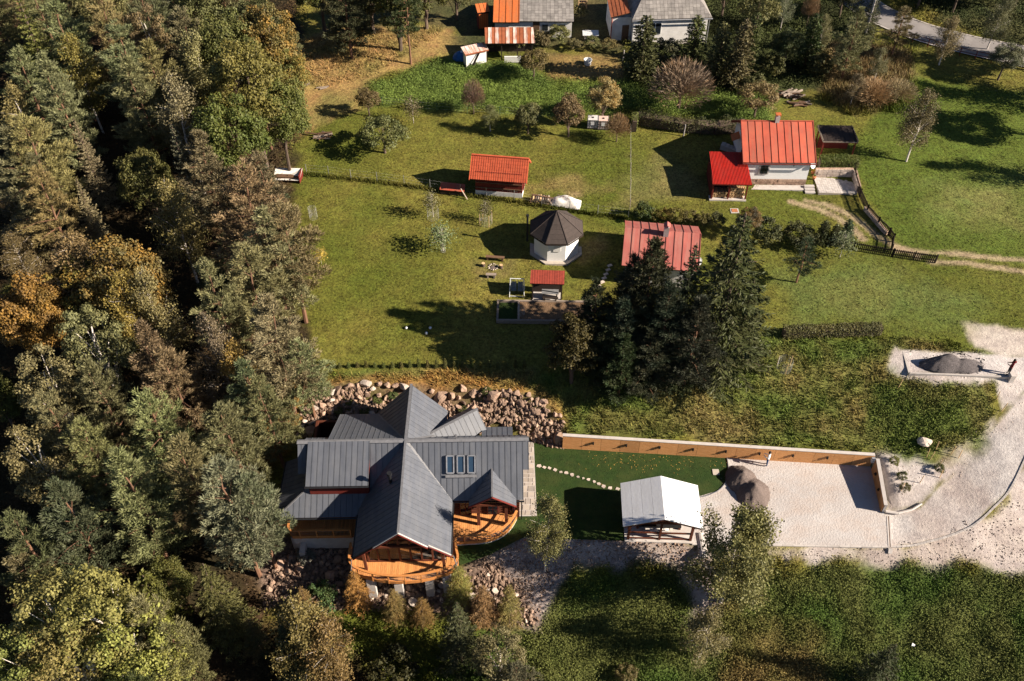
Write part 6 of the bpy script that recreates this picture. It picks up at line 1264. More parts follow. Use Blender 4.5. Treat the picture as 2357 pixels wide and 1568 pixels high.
FOREST = [
 ('spruce', (28,-25), 15, 3.2, (.12,.11,.03), 'yellow green spruce in the top left corner of the forest'),
 ('pine', (30,112), 13, 3.4, PG, 'broad grey green pine at the left edge below the corner spruce'),
 ('pine', (112,-10), 14, 3.6, PG, 'tall pine on the top edge right of the corner spruce'),
 ('birch', (148,62), 12, 2.0, BIY, 'yellowing birch between pines near the top left of the forest'),
 ('pine', (95,128), 14, 3.0, PGL, 'pale layered pine left of centre in the upper forest'),
 ('pine', (215,-20), 14, 3.6, PB, 'olive brown pine on the top edge with an orange trunk'),
 ('pine', (262,42), 13, 3.6, PGL, 'bushy pale pine in the middle of the upper forest'),
 ('aspen', (312,-15), 13, 2.4, BI, 'pale feathery birch crown on the top edge of the forest'),
 ('pine', (338,95), 13, 3.6, PB, 'wide olive pine right of the bushy pale pine'),
 ('pine', (410,18), 13, 3.3, PG, 'grey green pine near the top edge left of the big dark broadleaf'),
 ('birch', (432,60), 13, 2.3, (.21,.17,.09), 'brown grey birch above the drooping brown birch'),
 ('birch', (385,158), 14, 2.6, (.24,.185,.095), 'drooping brown birch in the upper forest'),
 ('pine', (290,135), 13, 3.6, PG, 'wide flat topped pine in the shade of the upper forest'),
 ('maple', (505,20), 13, 3.8, (.10,.105,.03), 'leafy green broadleaf at the top of the forest edge'),
 ('maple', (545,88), 15, 4.2, MP, 'large dark green broadleaf with yellowing top beside the dry slope'),
 ('maple', (622,178), 11, 3.2, (.105,.11,.03), 'rounded green broadleaf at the forest edge above the hutch'),
 ('maple', (505,215), 13, 3.6, (.075,.09,.02), 'deep green broadleaf in the middle of the forest edge'),
 ('turning', (600,-8), 13, 3.4, (.13,.12,.035), 'yellow tinged broadleaf on the top edge by the dark gap'),
 ('pine', (640,32), 9, 2.2, PG, 'grey pine leaning out by the dark gap at the top'),
 ('pine', (575,120), 11, 2.6, (.11,.12,.07), 'soft grey pine between the green broadleafs'),
 ('turning', (652,105), 9, 2.4, (.14,.125,.04), 'yellow green broadleaf on the dry slope edge'),
 ('spruce', (168,272), 10, 1.9, PGL, 'small pointed pale spruce in a dark gap of the forest'),
 ('birch', (12,178), 12, 2.3, (.165,.135,.06), 'brown birch at the left edge below the broad pine'),
 ('pine', (45,262), 13, 3.8, PB, 'rounded olive pine at the left edge of the forest'),
 ('pine', (10,300), 12, 3.2, PG, 'second rounded pine at the left edge, lower and greyer'),
 ('pine', (75,385), 11, 3.0, PB, 'pine with a bare orange trunk near the left edge'),
 ('maple', (312,338), 10, 2.6, MPD, 'dark green broadleaf deep in a shadowed gap'),
 ('spruce', (393,285), 11, 1.9, (.115,.115,.06), 'narrow pale spruce below the drooping brown birch'),
 ('pine', (455,305), 13, 3.2, (.19,.16,.07), 'brownish grey pine left of the big edge pine'),
 ('pine', (548,378), 14, 4.2, (.20,.17,.075), 'big brownish grey pine at the forest edge left of the hutch'),
 ('pine', (585,345), 12, 3.0, PG, 'grey pine just left of the white roofed hutch'),
 ('pine', (642,465), 13, 3.4, PGL, 'pale grey pine bulging onto the lawn'),
 ('pine', (600,480), 13, 3.4, PGL, 'pale pine behind the one bulging onto the lawn'),
 ('birch', (372,398), 12, 2.2, (.18,.145,.06), 'sunlit weeping birch in the middle of the forest'),
 ('spruce', (170,412), 9, 1.7, PGL, 'tiny pointed spruce in the dark central gap'),
 ('birch', (140,522), 12, 2.6, (.19,.14,.06), 'yellow brown birch left of the dark gap'),
 ('turning', (245,560), 12, 3.6, (.11,.10,.03), 'dark broadleaf turning orange left of the birch pair'),
 ('turning', (150,590), 10, 3.0, (.09,.09,.026), 'dim green broadleaf under the orange tree'),
 ('turning', (28,640), 11, 3.0, ORG, 'orange broadleaf at the left edge of the forest'),
 ('turning', (70,655), 10, 2.4, (.14,.095,.025), 'smaller orange broadleaf beside the left edge'),
 ('birch', (262,612), 13, 2.0, BIY, 'left birch of the yellowing pair in mid forest'),
 ('birch', (322,600), 13, 2.0, BI, 'right birch of the yellowing pair in mid forest'),
 ('pine', (472,590), 13, 2.6, PGL, 'pale bluish pine with a pointed top near the lawn'),
 ('pine', (560,560), 12, 3.2, (.19,.155,.075), 'brown tinged pine beside the bulging pale pine'),
 ('pine', (608,682), 13, 3.5, PGL, 'dense grey pine level with the raised bed'),
 ('pine', (682,785), 9, 2.6, PGL, 'lower grey pine reaching the row of young thujas'),
 ('aspen', (168,688), 13, 2.6, ASP, 'grey leaved aspen with a white slanting trunk'),
 ('aspen', (62,788), 12, 2.6, ASP, 'grey green aspen at the left of the lower forest'),
 ('pine', (318,745), 13, 2.9, (.16,.125,.06), 'orange tinged pine in the lower middle forest'),
 ('pine', (372,800), 12, 3.0, PB, 'olive pine right of the orange tinged pine'),
 ('birch', (466,712), 13, 1.9, (.175,.135,.075), 'white stemmed brown birch near the lower lawn'),
 ('birch', (522,778), 11, 1.9, BIY, 'yellowing birch right of the white stemmed one'),
 ('pine', (195,825), 12, 2.7, PG, 'spiky grey pine below the grey leaved aspen'),
 ('pine', (330,905), 13, 3.4, PGL, 'large pale pine in the centre of the lower forest'),
 ('pine', (592,865), 11, 2.6, PG, 'grey pine at the edge opposite the rock bank'),
 ('pine', (500,930), 12, 3.2, PG, 'grey green pine beside the orange dry grass'),
 ('pine', (555,830), 11, 2.6, (.10,.11,.05), 'green pine left of the one opposite the rock bank'),
 ('aspen', (42,965), 12, 2.8, (.165,.155,.06), 'yellow green tree at the left edge of the lower forest'),
 ('pine', (88,905), 12, 2.8, PG, 'grey pine above the yellow green tree at the left edge'),
 ('pine', (182,968), 12, 3.0, PG, 'grey pine left of the large pale pine'),
 ('pine', (262,1045), 14, 3.4, PGL, 'tall pale pine in the lower left forest'),
 ('pine', (400,1010), 13, 3.2, PG, 'grey pine between two tall pale pines'),
 ('pine', (492,1048), 15, 3.5, (.19,.18,.095), 'tall pale pine closest to the timber house'),
 ('pine', (560,1095), 12, 2.6, (.14,.135,.075), 'slim pine leaning towards the timber house porch'),
 ('pine', (120,1120), 13, 3.0, (.08,.09,.04), 'dim grey pine in the lower left shade'),
 ('pine', (20,1180), 12, 2.8, (.085,.1,.04), 'dark pine at the left edge above the yellow green aspen'),
 ('pine', (30,1265), 9, 2.4, PG, 'low grey pine directly above the yellow green aspen'),
 ('aspen', (60,1330), 13, 3.0, YG, 'yellow green aspen in the bottom left corner, left crown'),
 ('aspen', (175,1325), 14, 3.2, YG, 'yellow green aspen in the bottom left corner, tallest crown'),
 ('aspen', (262,1410), 12, 3.0, YG, 'yellow green aspen in the bottom left corner, right crown'),
 ('aspen', (110,1440), 11, 3.0, (.17,.165,.05), 'yellow green aspen in the bottom left corner, lowest crown'),
 ('aspen', (10,1450), 11, 2.8, (.17,.165,.05), 'yellow green aspen at the very bottom left'),
 ('aspen', (330,1475), 9, 2.4, YG, 'small yellow green aspen beside the bottom grey pine'),
 ('pine', (312,1378), 11, 2.3, PGL, 'spiky grey pine right of the yellow green aspens'),
 ('pine', (375,1440), 10, 2.4, PG, 'grey pine at the bottom right of the aspens'),
 ('thuja', (328,1325), 8, 1.6, (.075,.085,.016), 'bright green bushy conifer behind the spiky grey pine'),
 ('spruce', (462,1300), 10, 2.4, (.085,.09,.026), 'olive spruce with drooping branches left of the porch rocks'),
 ('larch', (568,1428), 5, 1.1, (.07,.08,.035), 'thin young conifer in the dark bottom gap'),
]
for a in FOREST: tree(*a)
FILL = [('pine', 10), ('maple', 5)]
nf = 0
for i in range(900):
    X = RT.uniform(-160, 690); Y = RT.uniform(-160, 1650); x, y, z = G(X, Y)
    if zone_w('forest', np.array([x]), np.array([y]))[0] < .98 or nf >= 55: continue
    if any((x - o.location.x) ** 2 + (y - o.location.y) ** 2 < 2.6 ** 2 for o in COL.objects if o.parent is None and o.name.endswith(tuple('0123456789e')) and o.name.split('.')[0] in NAME.values()): continue
    k = RT.choice(('pine', 'pine', 'spruce', 'birch', 'maple')); nf += 1
    c_ = dict(pine=(.075,.085,.04), spruce=(.04,.05,.02), birch=(.12,.10,.045), maple=MPD)[k]
    tree(k, None, RT.uniform(4.5, 7.5), RT.uniform(1.5, 2.2), c_, 'low shaded %s in the %s part of the forest, %s' % (dict(pine='pine', spruce='spruce', birch='birch', maple='broadleaf')[k], ('top', 'upper', 'upper middle', 'middle', 'lower middle', 'lower', 'bottom')[max(0, min(6, int(Y / 225)))], ('at the left edge', 'left of its centre', 'at its centre', 'right of its centre', 'near its right edge')[max(0, min(4, int(X / 138)))]), 'lower %s trees filling the forest' % k, world=(x, y))
# forest at the top left beyond the dry slope, and along the top
for a in [
 ('bushy', (715,-140), 11, 3.0, MPD, 'dark broadleaf on the top edge above the dry slope'), ('darkpine', (775,-125), 13, 3.2, (.05,.06,.025), 'dark pine on the top edge with a bare trunk'),
 ('bushy', (835,-135), 11, 3.2, (.07,.075,.022), 'dark green broadleaf mass on the top edge left of the tool shed'), ('bushy', (900,-120), 12, 3.2, (.065,.075,.02), 'second dark broadleaf left of the tool shed'), ('bushy', (970,-105), 9, 2.8, (.07,.08,.022), 'dark broadleaf close to the tool shed'), ('bushy', (1045,-85), 7, 2.4, (.085,.085,.03), 'broadleaf bush tree next to the orange roofed tool shed'), ('pine', (925,-90), 12, 2.4, (.04,.05,.02), 'dark pine below the top broadleafs')]: tree(*a)
for i in range(11): tree(RT.choice(('pine', 'pine', 'maple')), (-60 + i * 62, -75 + RT.uniform(-15, 25)), RT.uniform(10, 14), 3.3, PG if i % 2 else (.12,.125,.05), ORD[i] + ' tall tree from the left along the top edge of the forest', 'trees along the top edge of the forest')
# ---- garden trees
tree('apple', (886,352), 3.9, 2.7, (.115,.12,.045), 'round leafy apple tree casting shadow on the lawn', base=True)
tree('apple', (850,268), 3.3, 1.5, (.13,.115,.05), 'thin orchard tree behind the round apple tree', base=True)
tree('sapling', (952,285), 3.2, .8, (.13,.105,.055), 'slender young tree right of the round apple tree', base=True)
tree('bare', (1090,263), 4.3, 1.35, (.16,.125,.085), 'grey twiggy fruit tree in front of the tall weeds', base=True)
tree('birch', (1128,302), 3.4, 1.0, (.15,.14,.055), 'small yellow green fruit tree right of the twiggy one', base=True)
tree('apple', (1215,308), 3.6, 1.6, (.14,.135,.055), 'airy fruit tree in the middle of the orchard', base=True)
tree('apple', (1307,315), 4.8, 1.9, (.16,.12,.06), 'brown leaved fruit tree left of the water tanks', base=True)
tree('turning', (1385,285), 5.4, 1.9, (.24,.19,.085), 'pale cream yellow tree behind the water tanks', base=True)
tree('bare', (1418,327), 3.4, 1.4, (.2,.15,.09), 'thin brown tree right of the water tanks', base=True)
tree('bare', (1560,252), 5.8, 3.6, (.19,.135,.105), 'wide pinkish brown leafless tree below the farmhouse conifers', base=True)
tree('apple', (1735,270), 4.2, 2.3, (.16,.145,.065), 'pale green fruit tree behind the red roofed house', base=True)
tree('apple', (1228,183), 3.6, 1.9, (.12,.10,.04), 'round olive bush beside the vegetable plot', base=True)
tree('sapling', (1020,578), 2.9, 1.15, (.13,.15,.08), 'small round grey green tree with wire guard on the lawn', base=True)
tree('sapling', (1118,510), 2.5, .6, (.12,.10,.045), 'dark leaved young tree in the staked guard', base=True)
tree('sapling', (997,500), 2.9, .75, (.15,.125,.06), 'wispy sapling in the wide mesh guard', base=True)
tree('sapling', (740,607), 1.8, .55, (.36,.26,.05), 'small bright yellow sapling near the forest edge', base=True)
tree('shrub', (676,706), 2.1, .85, (.25,.26,.10), 'pale lime green bush at the forest edge', base=True)
# conifers round the farmhouse
for X, Y, h, r_, c, l in [(1470,185,7.5,1.9,(.06,.065,.02),'largest dark cone shaped conifer before the farmhouse window'), (1592,150,6.0,1.5,(.07,.075,.024),'cone shaped conifer under the farmhouse corner'), (1645,190,7.0,1.5,(.085,.09,.028),'olive column conifer right of the farmhouse'), (1690,200,8.0,1.7,(.08,.085,.028),'tall olive column conifer right of the pinkish tree'), (1715,170,7.2,1.3,(.07,.08,.025),'slim column conifer behind the tall olive one'), (1850,155,6.5,1.4,(.035,.055,.014),'dark green slim conifer in the upper right garden')]:
    tree('thuja', (X, Y), h, r_, c, l, base=True)
for k, X, Y, h, r_, c, l in [('shrub',1525,150,3.2,2.0,(.06,.06,.03),'dark bush between the farmhouse conifers'), ('apple',1735,75,5.0,2.6,(.15,.145,.05),'pale yellow green tree right of the farmhouse'), ('maple',1660,40,6.5,2.6,(.075,.085,.028),'green tree at the top edge right of the farmhouse'), ('birch',1795,70,5.5,1.2,(.15,.15,.09),'silvery young tree in the upper right garden'), ('bare',1855,60,4.5,1.1,(.27,.2,.1),'tan plume like shrub behind the dark slim conifer'),
 ('birch',1880,125,5.0,1.1,(.17,.16,.06),'yellow young tree right of the dark slim conifer'), ('pine',1935,185,8.5,2.4,PG,'grey green pine below the power pole'), ('pine',2050,130,6.0,2.3,PG,'bushy pine right of the power pole'), ('spruce',1990,80,5.5,2.0,(.045,.055,.022),'dark spruce beside the power pole'), ('maple',1930,40,5.0,2.4,(.045,.05,.018),'dark bush left of the lane at the top'),
 ('birch',2160,150,6.2,1.6,(.17,.13,.06),'orange tinged birch in front of the guard rail'), ('birch',2270,115,7.5,1.7,(.13,.135,.07),'pale trunked birch on the far side of the lane'), ('maple',2295,185,4.5,2.0,(.10,.105,.06),'grey green bush tree below the guard rail'), ('birch',2085,372,8.6,2.0,(.155,.12,.06),'tall tan birch on the bright right meadow'),
 ('birch',1955,245,4.2,1.0,(.17,.15,.08),'pale young birch in the tan scrub'), ('birch',2010,190,4.4,1.2,(.16,.14,.08),'second pale young birch above the tan scrub'), ('bare',2000,240,3.0,2.4,(.26,.195,.105),'tan leafless scrub in the upper right'), ('bare',2060,235,2.6,2.2,(.25,.19,.10),'tan scrub beside the tall birch'), ('shrub',1770,180,3.0,1.6,(.05,.06,.02),'dark bush below the column conifers'), ('maple',1800,160,5.0,2.0,(.05,.06,.022),'dark tree in the shaded garden'), ('shrub',1730,215,2.4,1.4,(.13,.13,.05),'pale bush at the edge of the lush weeds'),
 ('shrub',1880,175,2.6,1.6,(.05,.055,.02),'low dark bush below the yellow young tree')]: tree(k, (X, Y), h, r_, c, l, base=True)
# trees above the lane and at the right edge, whose shade falls on the meadow
for k, X, Y, h, r_, c, l in [('maple',2110,20,6,2.6,MPD,'dark broadleaf above the lane'), ('maple',2190,30,7,2.8,MPD,'dark tree above the lane near the pole'), ('turning',2330,20,8,2.8,(.10,.085,.03),'brownish tree in the top right corner'), ('maple',2260,-30,8,3.0,MPD,'dark tree on the top edge at the right'), ('maple',2050,-30,8,3.0,MPD,'dark tree on the top edge right of the pole'), ('maple',2430,170,9,3.0,MPD,'broadleaf just right of the frame by the lane'), ('birch',2500,250,11,3.2,BI,'birch just right of the frame'), ('maple',2480,330,10,3.2,MPD,'broadleaf right of the frame shading the meadow'), ('birch',2520,430,10,2.0,BI,'birch right of the meadow outside the frame')]: tree(k, (X, Y), h, r_, c, l, base=True)
# dark group in the middle
tree('spruce', (1716,490), 15.0, 5.2, SPD, 'big dark spruce, the tallest of the middle group')
tree('darkpine', (1505,555), 12.5, 3.2, (.04,.046,.024), 'dark pine standing in front of the pink roof')
tree('darkpine', (1462,585), 11, 2.7, (.04,.047,.024), 'left dark pine of the middle group')
tree('spruce', (1600,560), 12.5, 2.8, (.036,.05,.02), 'pointed dark spruce between the pink roof and the big spruce')
tree('darkpine', (1545,650), 11, 3.0, (.03,.04,.022), 'lower dark pine in the heart of the middle group')
tree('darkpine', (1440,690), 9, 2.6, (.033,.043,.025), 'shaded pine left below the pink roof')
tree('bushy', (1325,722), 8.0, 2.3, (.048,.040,.012), 'broadleaf turning yellow, toned down for conifer shade, left of the middle group')  # shade of the neighbouring conifers is put into the crown colour
tree('darkpine', (1612,690), 10, 2.8, (.03,.04,.022), 'dark pine at the lower left of the big spruce')
tree('darkpine', (1500,760), 7.5, 2.6, (.03,.037,.02), 'low dark pine at the foot of the middle group')
tree('spruce', (1735,640), 8.5, 2.6, (.045,.055,.018), 'smaller olive spruce right of the big dark spruce')
for X, Y, h, r_, k, l in [(1395,745,7,2.3,'darkpine','dim pine in the shade below the raised bed end'), (1440,775,7.5,2.3,'darkpine','dim pine left of the low dark pine'), (1565,770,5.5,2.1,'spruce','dark spruce just left of the spruce foot'), (1645,740,6.5,2.4,'spruce','dark spruce tucked against the big spruce trunk'), (1375,640,9.5,2.4,'darkpine','dark pine behind the yellowing broadleaf'), (1670,800,3.2,1.6,'spruce','low dark spruce at the right foot of the middle group')]: tree(k, (X, Y), h, r_, (.034,.046,.018), l)
tree('pine', (1832,650), 5.2, 1.7, (.035,.05,.022), 'small round dark pine on the right lawn', base=True)
tree('sapling', (1932,592), 3.0, .95, (.12,.14,.07), 'small pale tree in front of the picket fence', base=True)
# hedges and rows
def hedge(pts, w_, h, label, col, mat='leaf', name='hedge', n=5500, ls=.11, rough=.12, seed=1, group=None):
    rg = np.random.default_rng(seed); t = thing(name, label, 'hedge', (*pts[0], terr(*pts[0])), group=group); P_ = np.array(pts); seg = np.linalg.norm(np.diff(P_, axis=0), axis=1); cum = np.r_[0, np.cumsum(seg)]; s_ = rg.uniform(0, cum[-1], n)
    px = np.interp(s_, cum, P_[:, 0]); py = np.interp(s_, cum, P_[:, 1]); i = np.clip(np.searchsorted(cum, s_) - 1, 0, len(seg) - 1); d = (np.diff(P_, axis=0) / seg[:, None])[i]; nn = np.c_[-d[:, 1], d[:, 0]]
    f = rg.random(n); top = f < .5; lat = np.where(top, rg.uniform(-1, 1, n), np.sign(rg.uniform(-1, 1, n))); hh = np.where(top, 1, rg.random(n)); hv = h * (1 + rough * 2 * (fbm(px, py, 1.2, 3, seed) - .5) * 2)
    x = px + nn[:, 0] * lat * w_ / 2 + rg.normal(0, .05, n); y = py + nn[:, 1] * lat * w_ / 2 + rg.normal(0, .05, n); z = terr_arr(x, y) + hh * hv + rg.normal(0, .04, n)
    C = np.c_[x, y, z] - np.array(t.location); N_ = unit(np.c_[nn * (lat * ~top)[:, None], top * 1.0 + .2] + rdir(n, rg) * .8); U = unit(np.cross(N_, rdir(n, rg))); W = np.cross(N_, U)
    o = link(bpy.data.objects.new('foliage', leaf_object((C, U, W, ls, ls * .8, rg), MT[mat], 'foliage')), t); o.color = (*col, 1)
    m = MB(); 
    for a, b in zip(pts, pts[1:]): m.bar((a[0] - t.location.x, a[1] - t.location.y, terr(*a) - t.location.z + h * .42), (b[0] - t.location.x, b[1] - t.location.y, terr(*b) - t.location.z + h * .42), w_ * .8, h * .8)
    m.build('branches', MT['bark'], t)
hedge([G(1800, 774)[:2], G(1910, 770)[:2], G(2024, 766)[:2]], .8, .95, 'clipped dark brown green hedge right of the big spruce', (.08,.08,.026), 'leaf', n=6500)
hedge([(31.3, 78.0), (33.2, 77.9), (35.1, 77.8)], 1.2, 1.35, 'clipped green box hedge between carport and patio', (.075,.10,.018), n=6000, rough=.03)
hedge([G(1465,282)[:2], G(1560,298)[:2], G(1640,305)[:2], G(1712,300)[:2]], 1.3, 1.3, 'dark shaggy hedge behind the red roofed house lawn', (.045,.055,.018), n=6500, rough=.25)
hedge([G(1458,305)[:2], G(1459,285)[:2]], .6, 1.6, 'ivy covered green post at the top of the old wire fence', (.10,.12,.03), n=700, name='ivy')
for i, (X, Y, s_) in enumerate([(1478,505,1.0),(1505,507,.7),(1530,508,.75),(1555,512,.85),(1585,515,.8),(1615,520,.8),(1645,525,.9)]):
    tree('shrub', (X, Y), 1.9 * s_, 1.15 * s_, [(.04,.055,.018), (.13,.095,.025), (.12,.085,.022), (.12,.095,.025), (.10,.085,.025), (.11,.09,.025), (.06,.065,.026)][i], ('dark green shrub at the left end of the shrub row', 'golden brown shrub second in the shrub row', 'golden brown shrub third in the shrub row', 'taller golden shrub in the middle of the shrub row', 'golden shrub fifth in the shrub row', 'olive shrub near the right end of the shrub row', 'grey green shrub at the right end of the shrub row')[i], 'shrubs in a row above the pink roof', base=True)
for X, Y, h, r_, c, l, k in [(1760,555,2.4,1.6,(.05,.06,.022),'dark bush right behind the big spruce','shrub'), (1715,545,3.4,1.3,(.10,.085,.045),'brown tinged tree behind the big spruce','turning'), (1832,560,2.2,1.7,(.045,.055,.02),'spreading dark juniper above the small round pine','shrub'), (1858,566,1.8,1.1,(.05,.06,.022),'low dark bush by the end of the picket fence','shrub'), (1888,560,2.6,.75,(.045,.06,.02),'dark cone shrub left of the pair by the fence','thuja'), (1916,562,2.3,.7,(.04,.055,.018),'dark cone shrub in the middle of the fence shrubs','thuja'), (1942,555,2.5,.7,(.035,.055,.022),'dark cone shrub behind the small pale tree','thuja')]: tree(k, (X, Y), h, r_, c, l, base=True)
for i in range(24):
    X = 742 + i * 20.2; Y = 846 + math.sin(i) * 1.2; t = tree('thuja', (X, Y), .55 + .5 * (i > 9) * RT.random() + RT.uniform(0, .25), .19, (.10,.105,.025), ORD[i] + ' thin young thuja from the forest end of the row across the shaded lawn', 'young thujas in a row above the rock bank', base=True)
# vines on the pergola and round the farm buildings
for X, Y, h, r_, l in [(1195,112,1.7,1.2,'vine leaves hanging under the striped roof, left'), (1140,112,1.7,1.2,'vine leaves at the left post of the striped shed'), (1245,110,2.2,1.4,'vine clump at the right end of the striped shed'), (1225,72,2.3,1.7,'vine thicket between striped shed and long shed'), (1285,100,2.3,1.5,'vine clump on the pergola, leftmost'), (1320,115,1.5,1.0,'vine clump on the pergola, second from left'), (1360,113,1.6,1.1,'vine clump on the pergola in the middle'), (1400,118,1.5,1.1,'vine clump on the pergola, right end'), (1180,60,1.8,1.4,'leafy bush in front of the long shed orange roof'), (1330,45,2.0,1.3,'pale bush at the right corner of the long shed'), (1255,62,2.0,1.2,'bush under the long shed eave')]:
    tree('shrub', (X, Y), h, r_, (.125,.115,.045), l, base=True)
# trees and larches below the house
for k, X, Y, h, r_, c, l in [('larch',812,1318,4.4,1.25,LAO,'tallest orange larch below the front deck'), ('larch',690,1348,4.5,.9,(.2,.12,.04),'slim orange brown larch left of the porch rocks'), ('larch',902,1358,4.2,1.1,(.21,.14,.05),'olive orange larch right of the tallest one'), ('larch',968,1378,3.5,1.0,(.17,.10,.035),'short rusty larch under the deck middle'), ('larch',1052,1306,4.6,1.35,LAG,'green larch by the right end of the front deck'), ('larch',1112,1346,5.0,1.25,(.25,.155,.08),'pinkish orange larch on the rock slope'), ('larch',1172,1350,5.0,1.15,(.17,.15,.05),'yellow green larch right of the pinkish one'),
 ('spruce',1050,1388,8.5,2.1,(.055,.068,.024),'dark green spruce below the green larch'), ('aspen',1150,1462,7,1.9,(.13,.13,.055),'leafy young tree at the bottom right of the dark spruce'), ('pine',1190,1530,6,1.8,(.10,.10,.05),'grey green pine on the bottom edge'),
 ('birch',668,1392,10,2.5,(.16,.14,.055),'crooked white limbed birch at the bottom'), ('birch',745,1430,9,2.2,(.165,.13,.045),'golden birch beside the crooked one at the bottom'),
 ('birch',1262,1132,10.2,1.5,(.15,.155,.055),'slender white stemmed birch on the pale bank left of the pavilion'), ('bigbirch',1730,1166,12.4,3.3,(.145,.14,.052),'large olive brown birch right of the pavilion'), ('birch',1640,1412,6.5,1.8,(.155,.13,.06),'drooping birch at the bottom of the weed slope'), ('spruce',2062,1482,6.5,1.9,(.035,.04,.014),'dark young spruce on the bottom edge at the right')]: tree(k, (X, Y), h, r_, c, l)
tree('shrub', (741, 1395), 2.4, 1.5, (.05,.085,.03), 'fresh green leafy bush among the porch rocks', base=True); tree('shrub', (705, 1290), 1.0, .8, (.16,.19,.13), 'small pale leaved bush in the shade by the porch', base=True)
tree('shrub', (910,1560), 2.6, 2.0, (.03,.032,.012), 'dark bush in the shade at the bottom', base=True); tree('shrub', (1440,1560), 1.2, .9, (.13,.11,.04), 'small olive bush at the bottom of the weed slope', base=True)
for X, Y, l in [(2055,1068,'yellow green shrublet nearest the slat wall corner'), (2072,1102,'olive shrublet in the middle of the pale slope'), (2080,1128,'dark green shrublet low on the pale slope'), (2158,1085,'olive shrublet beside the drive')]: tree('shrub', (X, Y), .75, .5, (.15,.14,.04) if 'yellow' in l else (.085,.09,.03), l, base=True)
for (X, Y) in [(800,930),(870,925),(905,915),(1065,945),(1120,905),(780,950),(840,950)]:
    tree('shrub', (X, Y), .5, .5, (.08,.10,.03), 'small weed bush between boulders behind the house, %s' % {800: 'left of the gable, upper', 870: 'left of the gable, centre', 905: 'closest left of the gable', 1065: 'right of the gable, lower', 1120: 'right of the gable, upper', 780: 'leftmost', 840: 'left of the gable, lower'}[X], 'weed bushes between the boulders', base=True)
x, y, z = G(2097, 1492); o = one(lambda m: m.prism([(-.16, -.06, .45), (.03, -.12, .5), (.14, 0, .47), (-.06, .14, .54)], (0, 0, .04)), 'plastic_scrap', MT['whitemetal']); o.location = (x, y, z); tag(o, 'small white scrap lying in the weeds near the dark young spruce', 'scrap')
# unseen trees added just below the frame to cast shade on the slope
for X, h, k in [(420,11,'pine'), (560,10,'spruce'), (860,9,'spruce'), (985,10,'spruce'), (1120,9,'spruce'), (1320,7,'birch')]: tree(k, (X, 1720), h, 2.6, SPD if k != 'birch' else BI, '%s tree, unseen, added to shade the slope below the bottom edge, %s' % (k, {420: 'leftmost', 560: 'second from left', 860: 'third from left', 985: 'fourth from left', 1120: 'fifth from left', 1320: 'rightmost'}[X]), 'unseen shade trees below the bottom edge', base=True)
# ---------------------------------------------------------------- grass, weeds and litter (uncountable)
def blades(name, pts, hgt, wd, nb, label, seed, cmul=1.0, spread=.12, lean=.5, jitter=.25, col=None):
    rg = np.random.default_rng(seed); n = len(pts); C = (ground_col(pts[:, 0], pts[:, 1]) if col is None else np.array(col)[None] * (.6 + .8 * fbm(pts[:, 0], pts[:, 1], 2.5, 4, 61))[:, None]) * cmul
    P_ = np.repeat(pts, nb, 0); k = len(P_); P_ = P_ + rg.normal(0, spread, (k, 2)); z = terr_arr(P_[:, 0], P_[:, 1]) - .02; hh = np.repeat(np.broadcast_to(hgt, (n,)), nb) * rg.uniform(.5, 1.3, k); a = rg.uniform(0, 6.283, k); w_ = wd * rg.uniform(.6, 1.4, k)
    dx, dy = np.cos(a) * w_ / 2, np.sin(a) * w_ / 2; l = rg.normal(0, lean, (k, 2)) * hh[:, None]
    V = np.stack([np.c_[P_[:, 0] - dx, P_[:, 1] - dy, z], np.c_[P_[:, 0] + dx, P_[:, 1] + dy, z], np.c_[P_[:, 0] + l[:, 0], P_[:, 1] + l[:, 1], z + hh]], 1).reshape(-1, 3)
    me = np_mesh(name, V, np.arange(k * 3).reshape(-1, 3)); cc = np.repeat(C, nb, 0) * rg.uniform(1 - jitter, 1 + jitter, (k, 1)) * rg.uniform(.9, 1.1, (k, 3)); set_col(me, np.repeat(cc, 3, 0)); me.materials.append(MT['blades'])
    return tag(link(bpy.data.objects.new(name, me)), label, kind='stuff')
RG = np.random.default_rng(9)
def pts_in(px, dens, ragged=0.0, avoid=(), pale=.10):
    P_ = polypx(px); lo, hi = P_.min(0), P_.max(0); n = int(np.prod(hi - lo) * dens); q = RG.uniform(lo, hi, (n, 2)); q = q[sdist(P_, q[:, 0], q[:, 1]) + (fbm(q[:, 0], q[:, 1], 1.5, 3, 3) - .5) * ragged > 0]
    q = q[ground_col(q[:, 0], q[:, 1])[:, 2] < pale]
    for A in avoid: q = q[sdist(A, q[:, 0], q[:, 1]) < 0]
    return q
AV = [polypx(p) for p in ([(1870,405),(1965,405),(1972,452),(1872,450)], [(1140,693),(1364,695),(1366,750),(1138,750)], [(1218,590),(1250,600),(1300,602),(1338,590),(1340,570),(1215,570)])]
q = pts_in([(650,300),(860,240),(1200,265),(1450,265),(1790,280),(1960,270),(2100,180),(2500,140),(2500,760),(2200,790),(1790,770),(1250,850),(690,850)], 11, 0, AV)
blades('lawn_grass', q, .085 * (.5 + fbm(q[:, 0], q[:, 1], 1.0, 3, 51)), .095, 3, 'short mown grass of the upper lawns', 1, 1.1, .12, .8, .6)
q = pts_in([(690,880),(720,860),(1250,850),(1800,775),(2060,775),(2280,800),(2290,900),(2290,1000),(2130,1050),(2005,1048),(1300,1000),(1250,915),(1080,890)], 22, 1.5); hq = .16 + .26 * fbm(q[:, 0], q[:, 1], 1.5, 3, 4)
blades('meadow_grass', q, hq, .07, 5, 'tufted rough grass of the meadow above the slat wall', 2, 1.15, .14, .6, .45)
q = pts_in([(480,1100),(600,960),(690,870),(720,890),(690,1010),(640,1080)], 20, .8); blades('dry_grass', q, .18, .06, 5, 'orange dry grass between forest and timber house', 3, 1.15, .12, .7, .4)
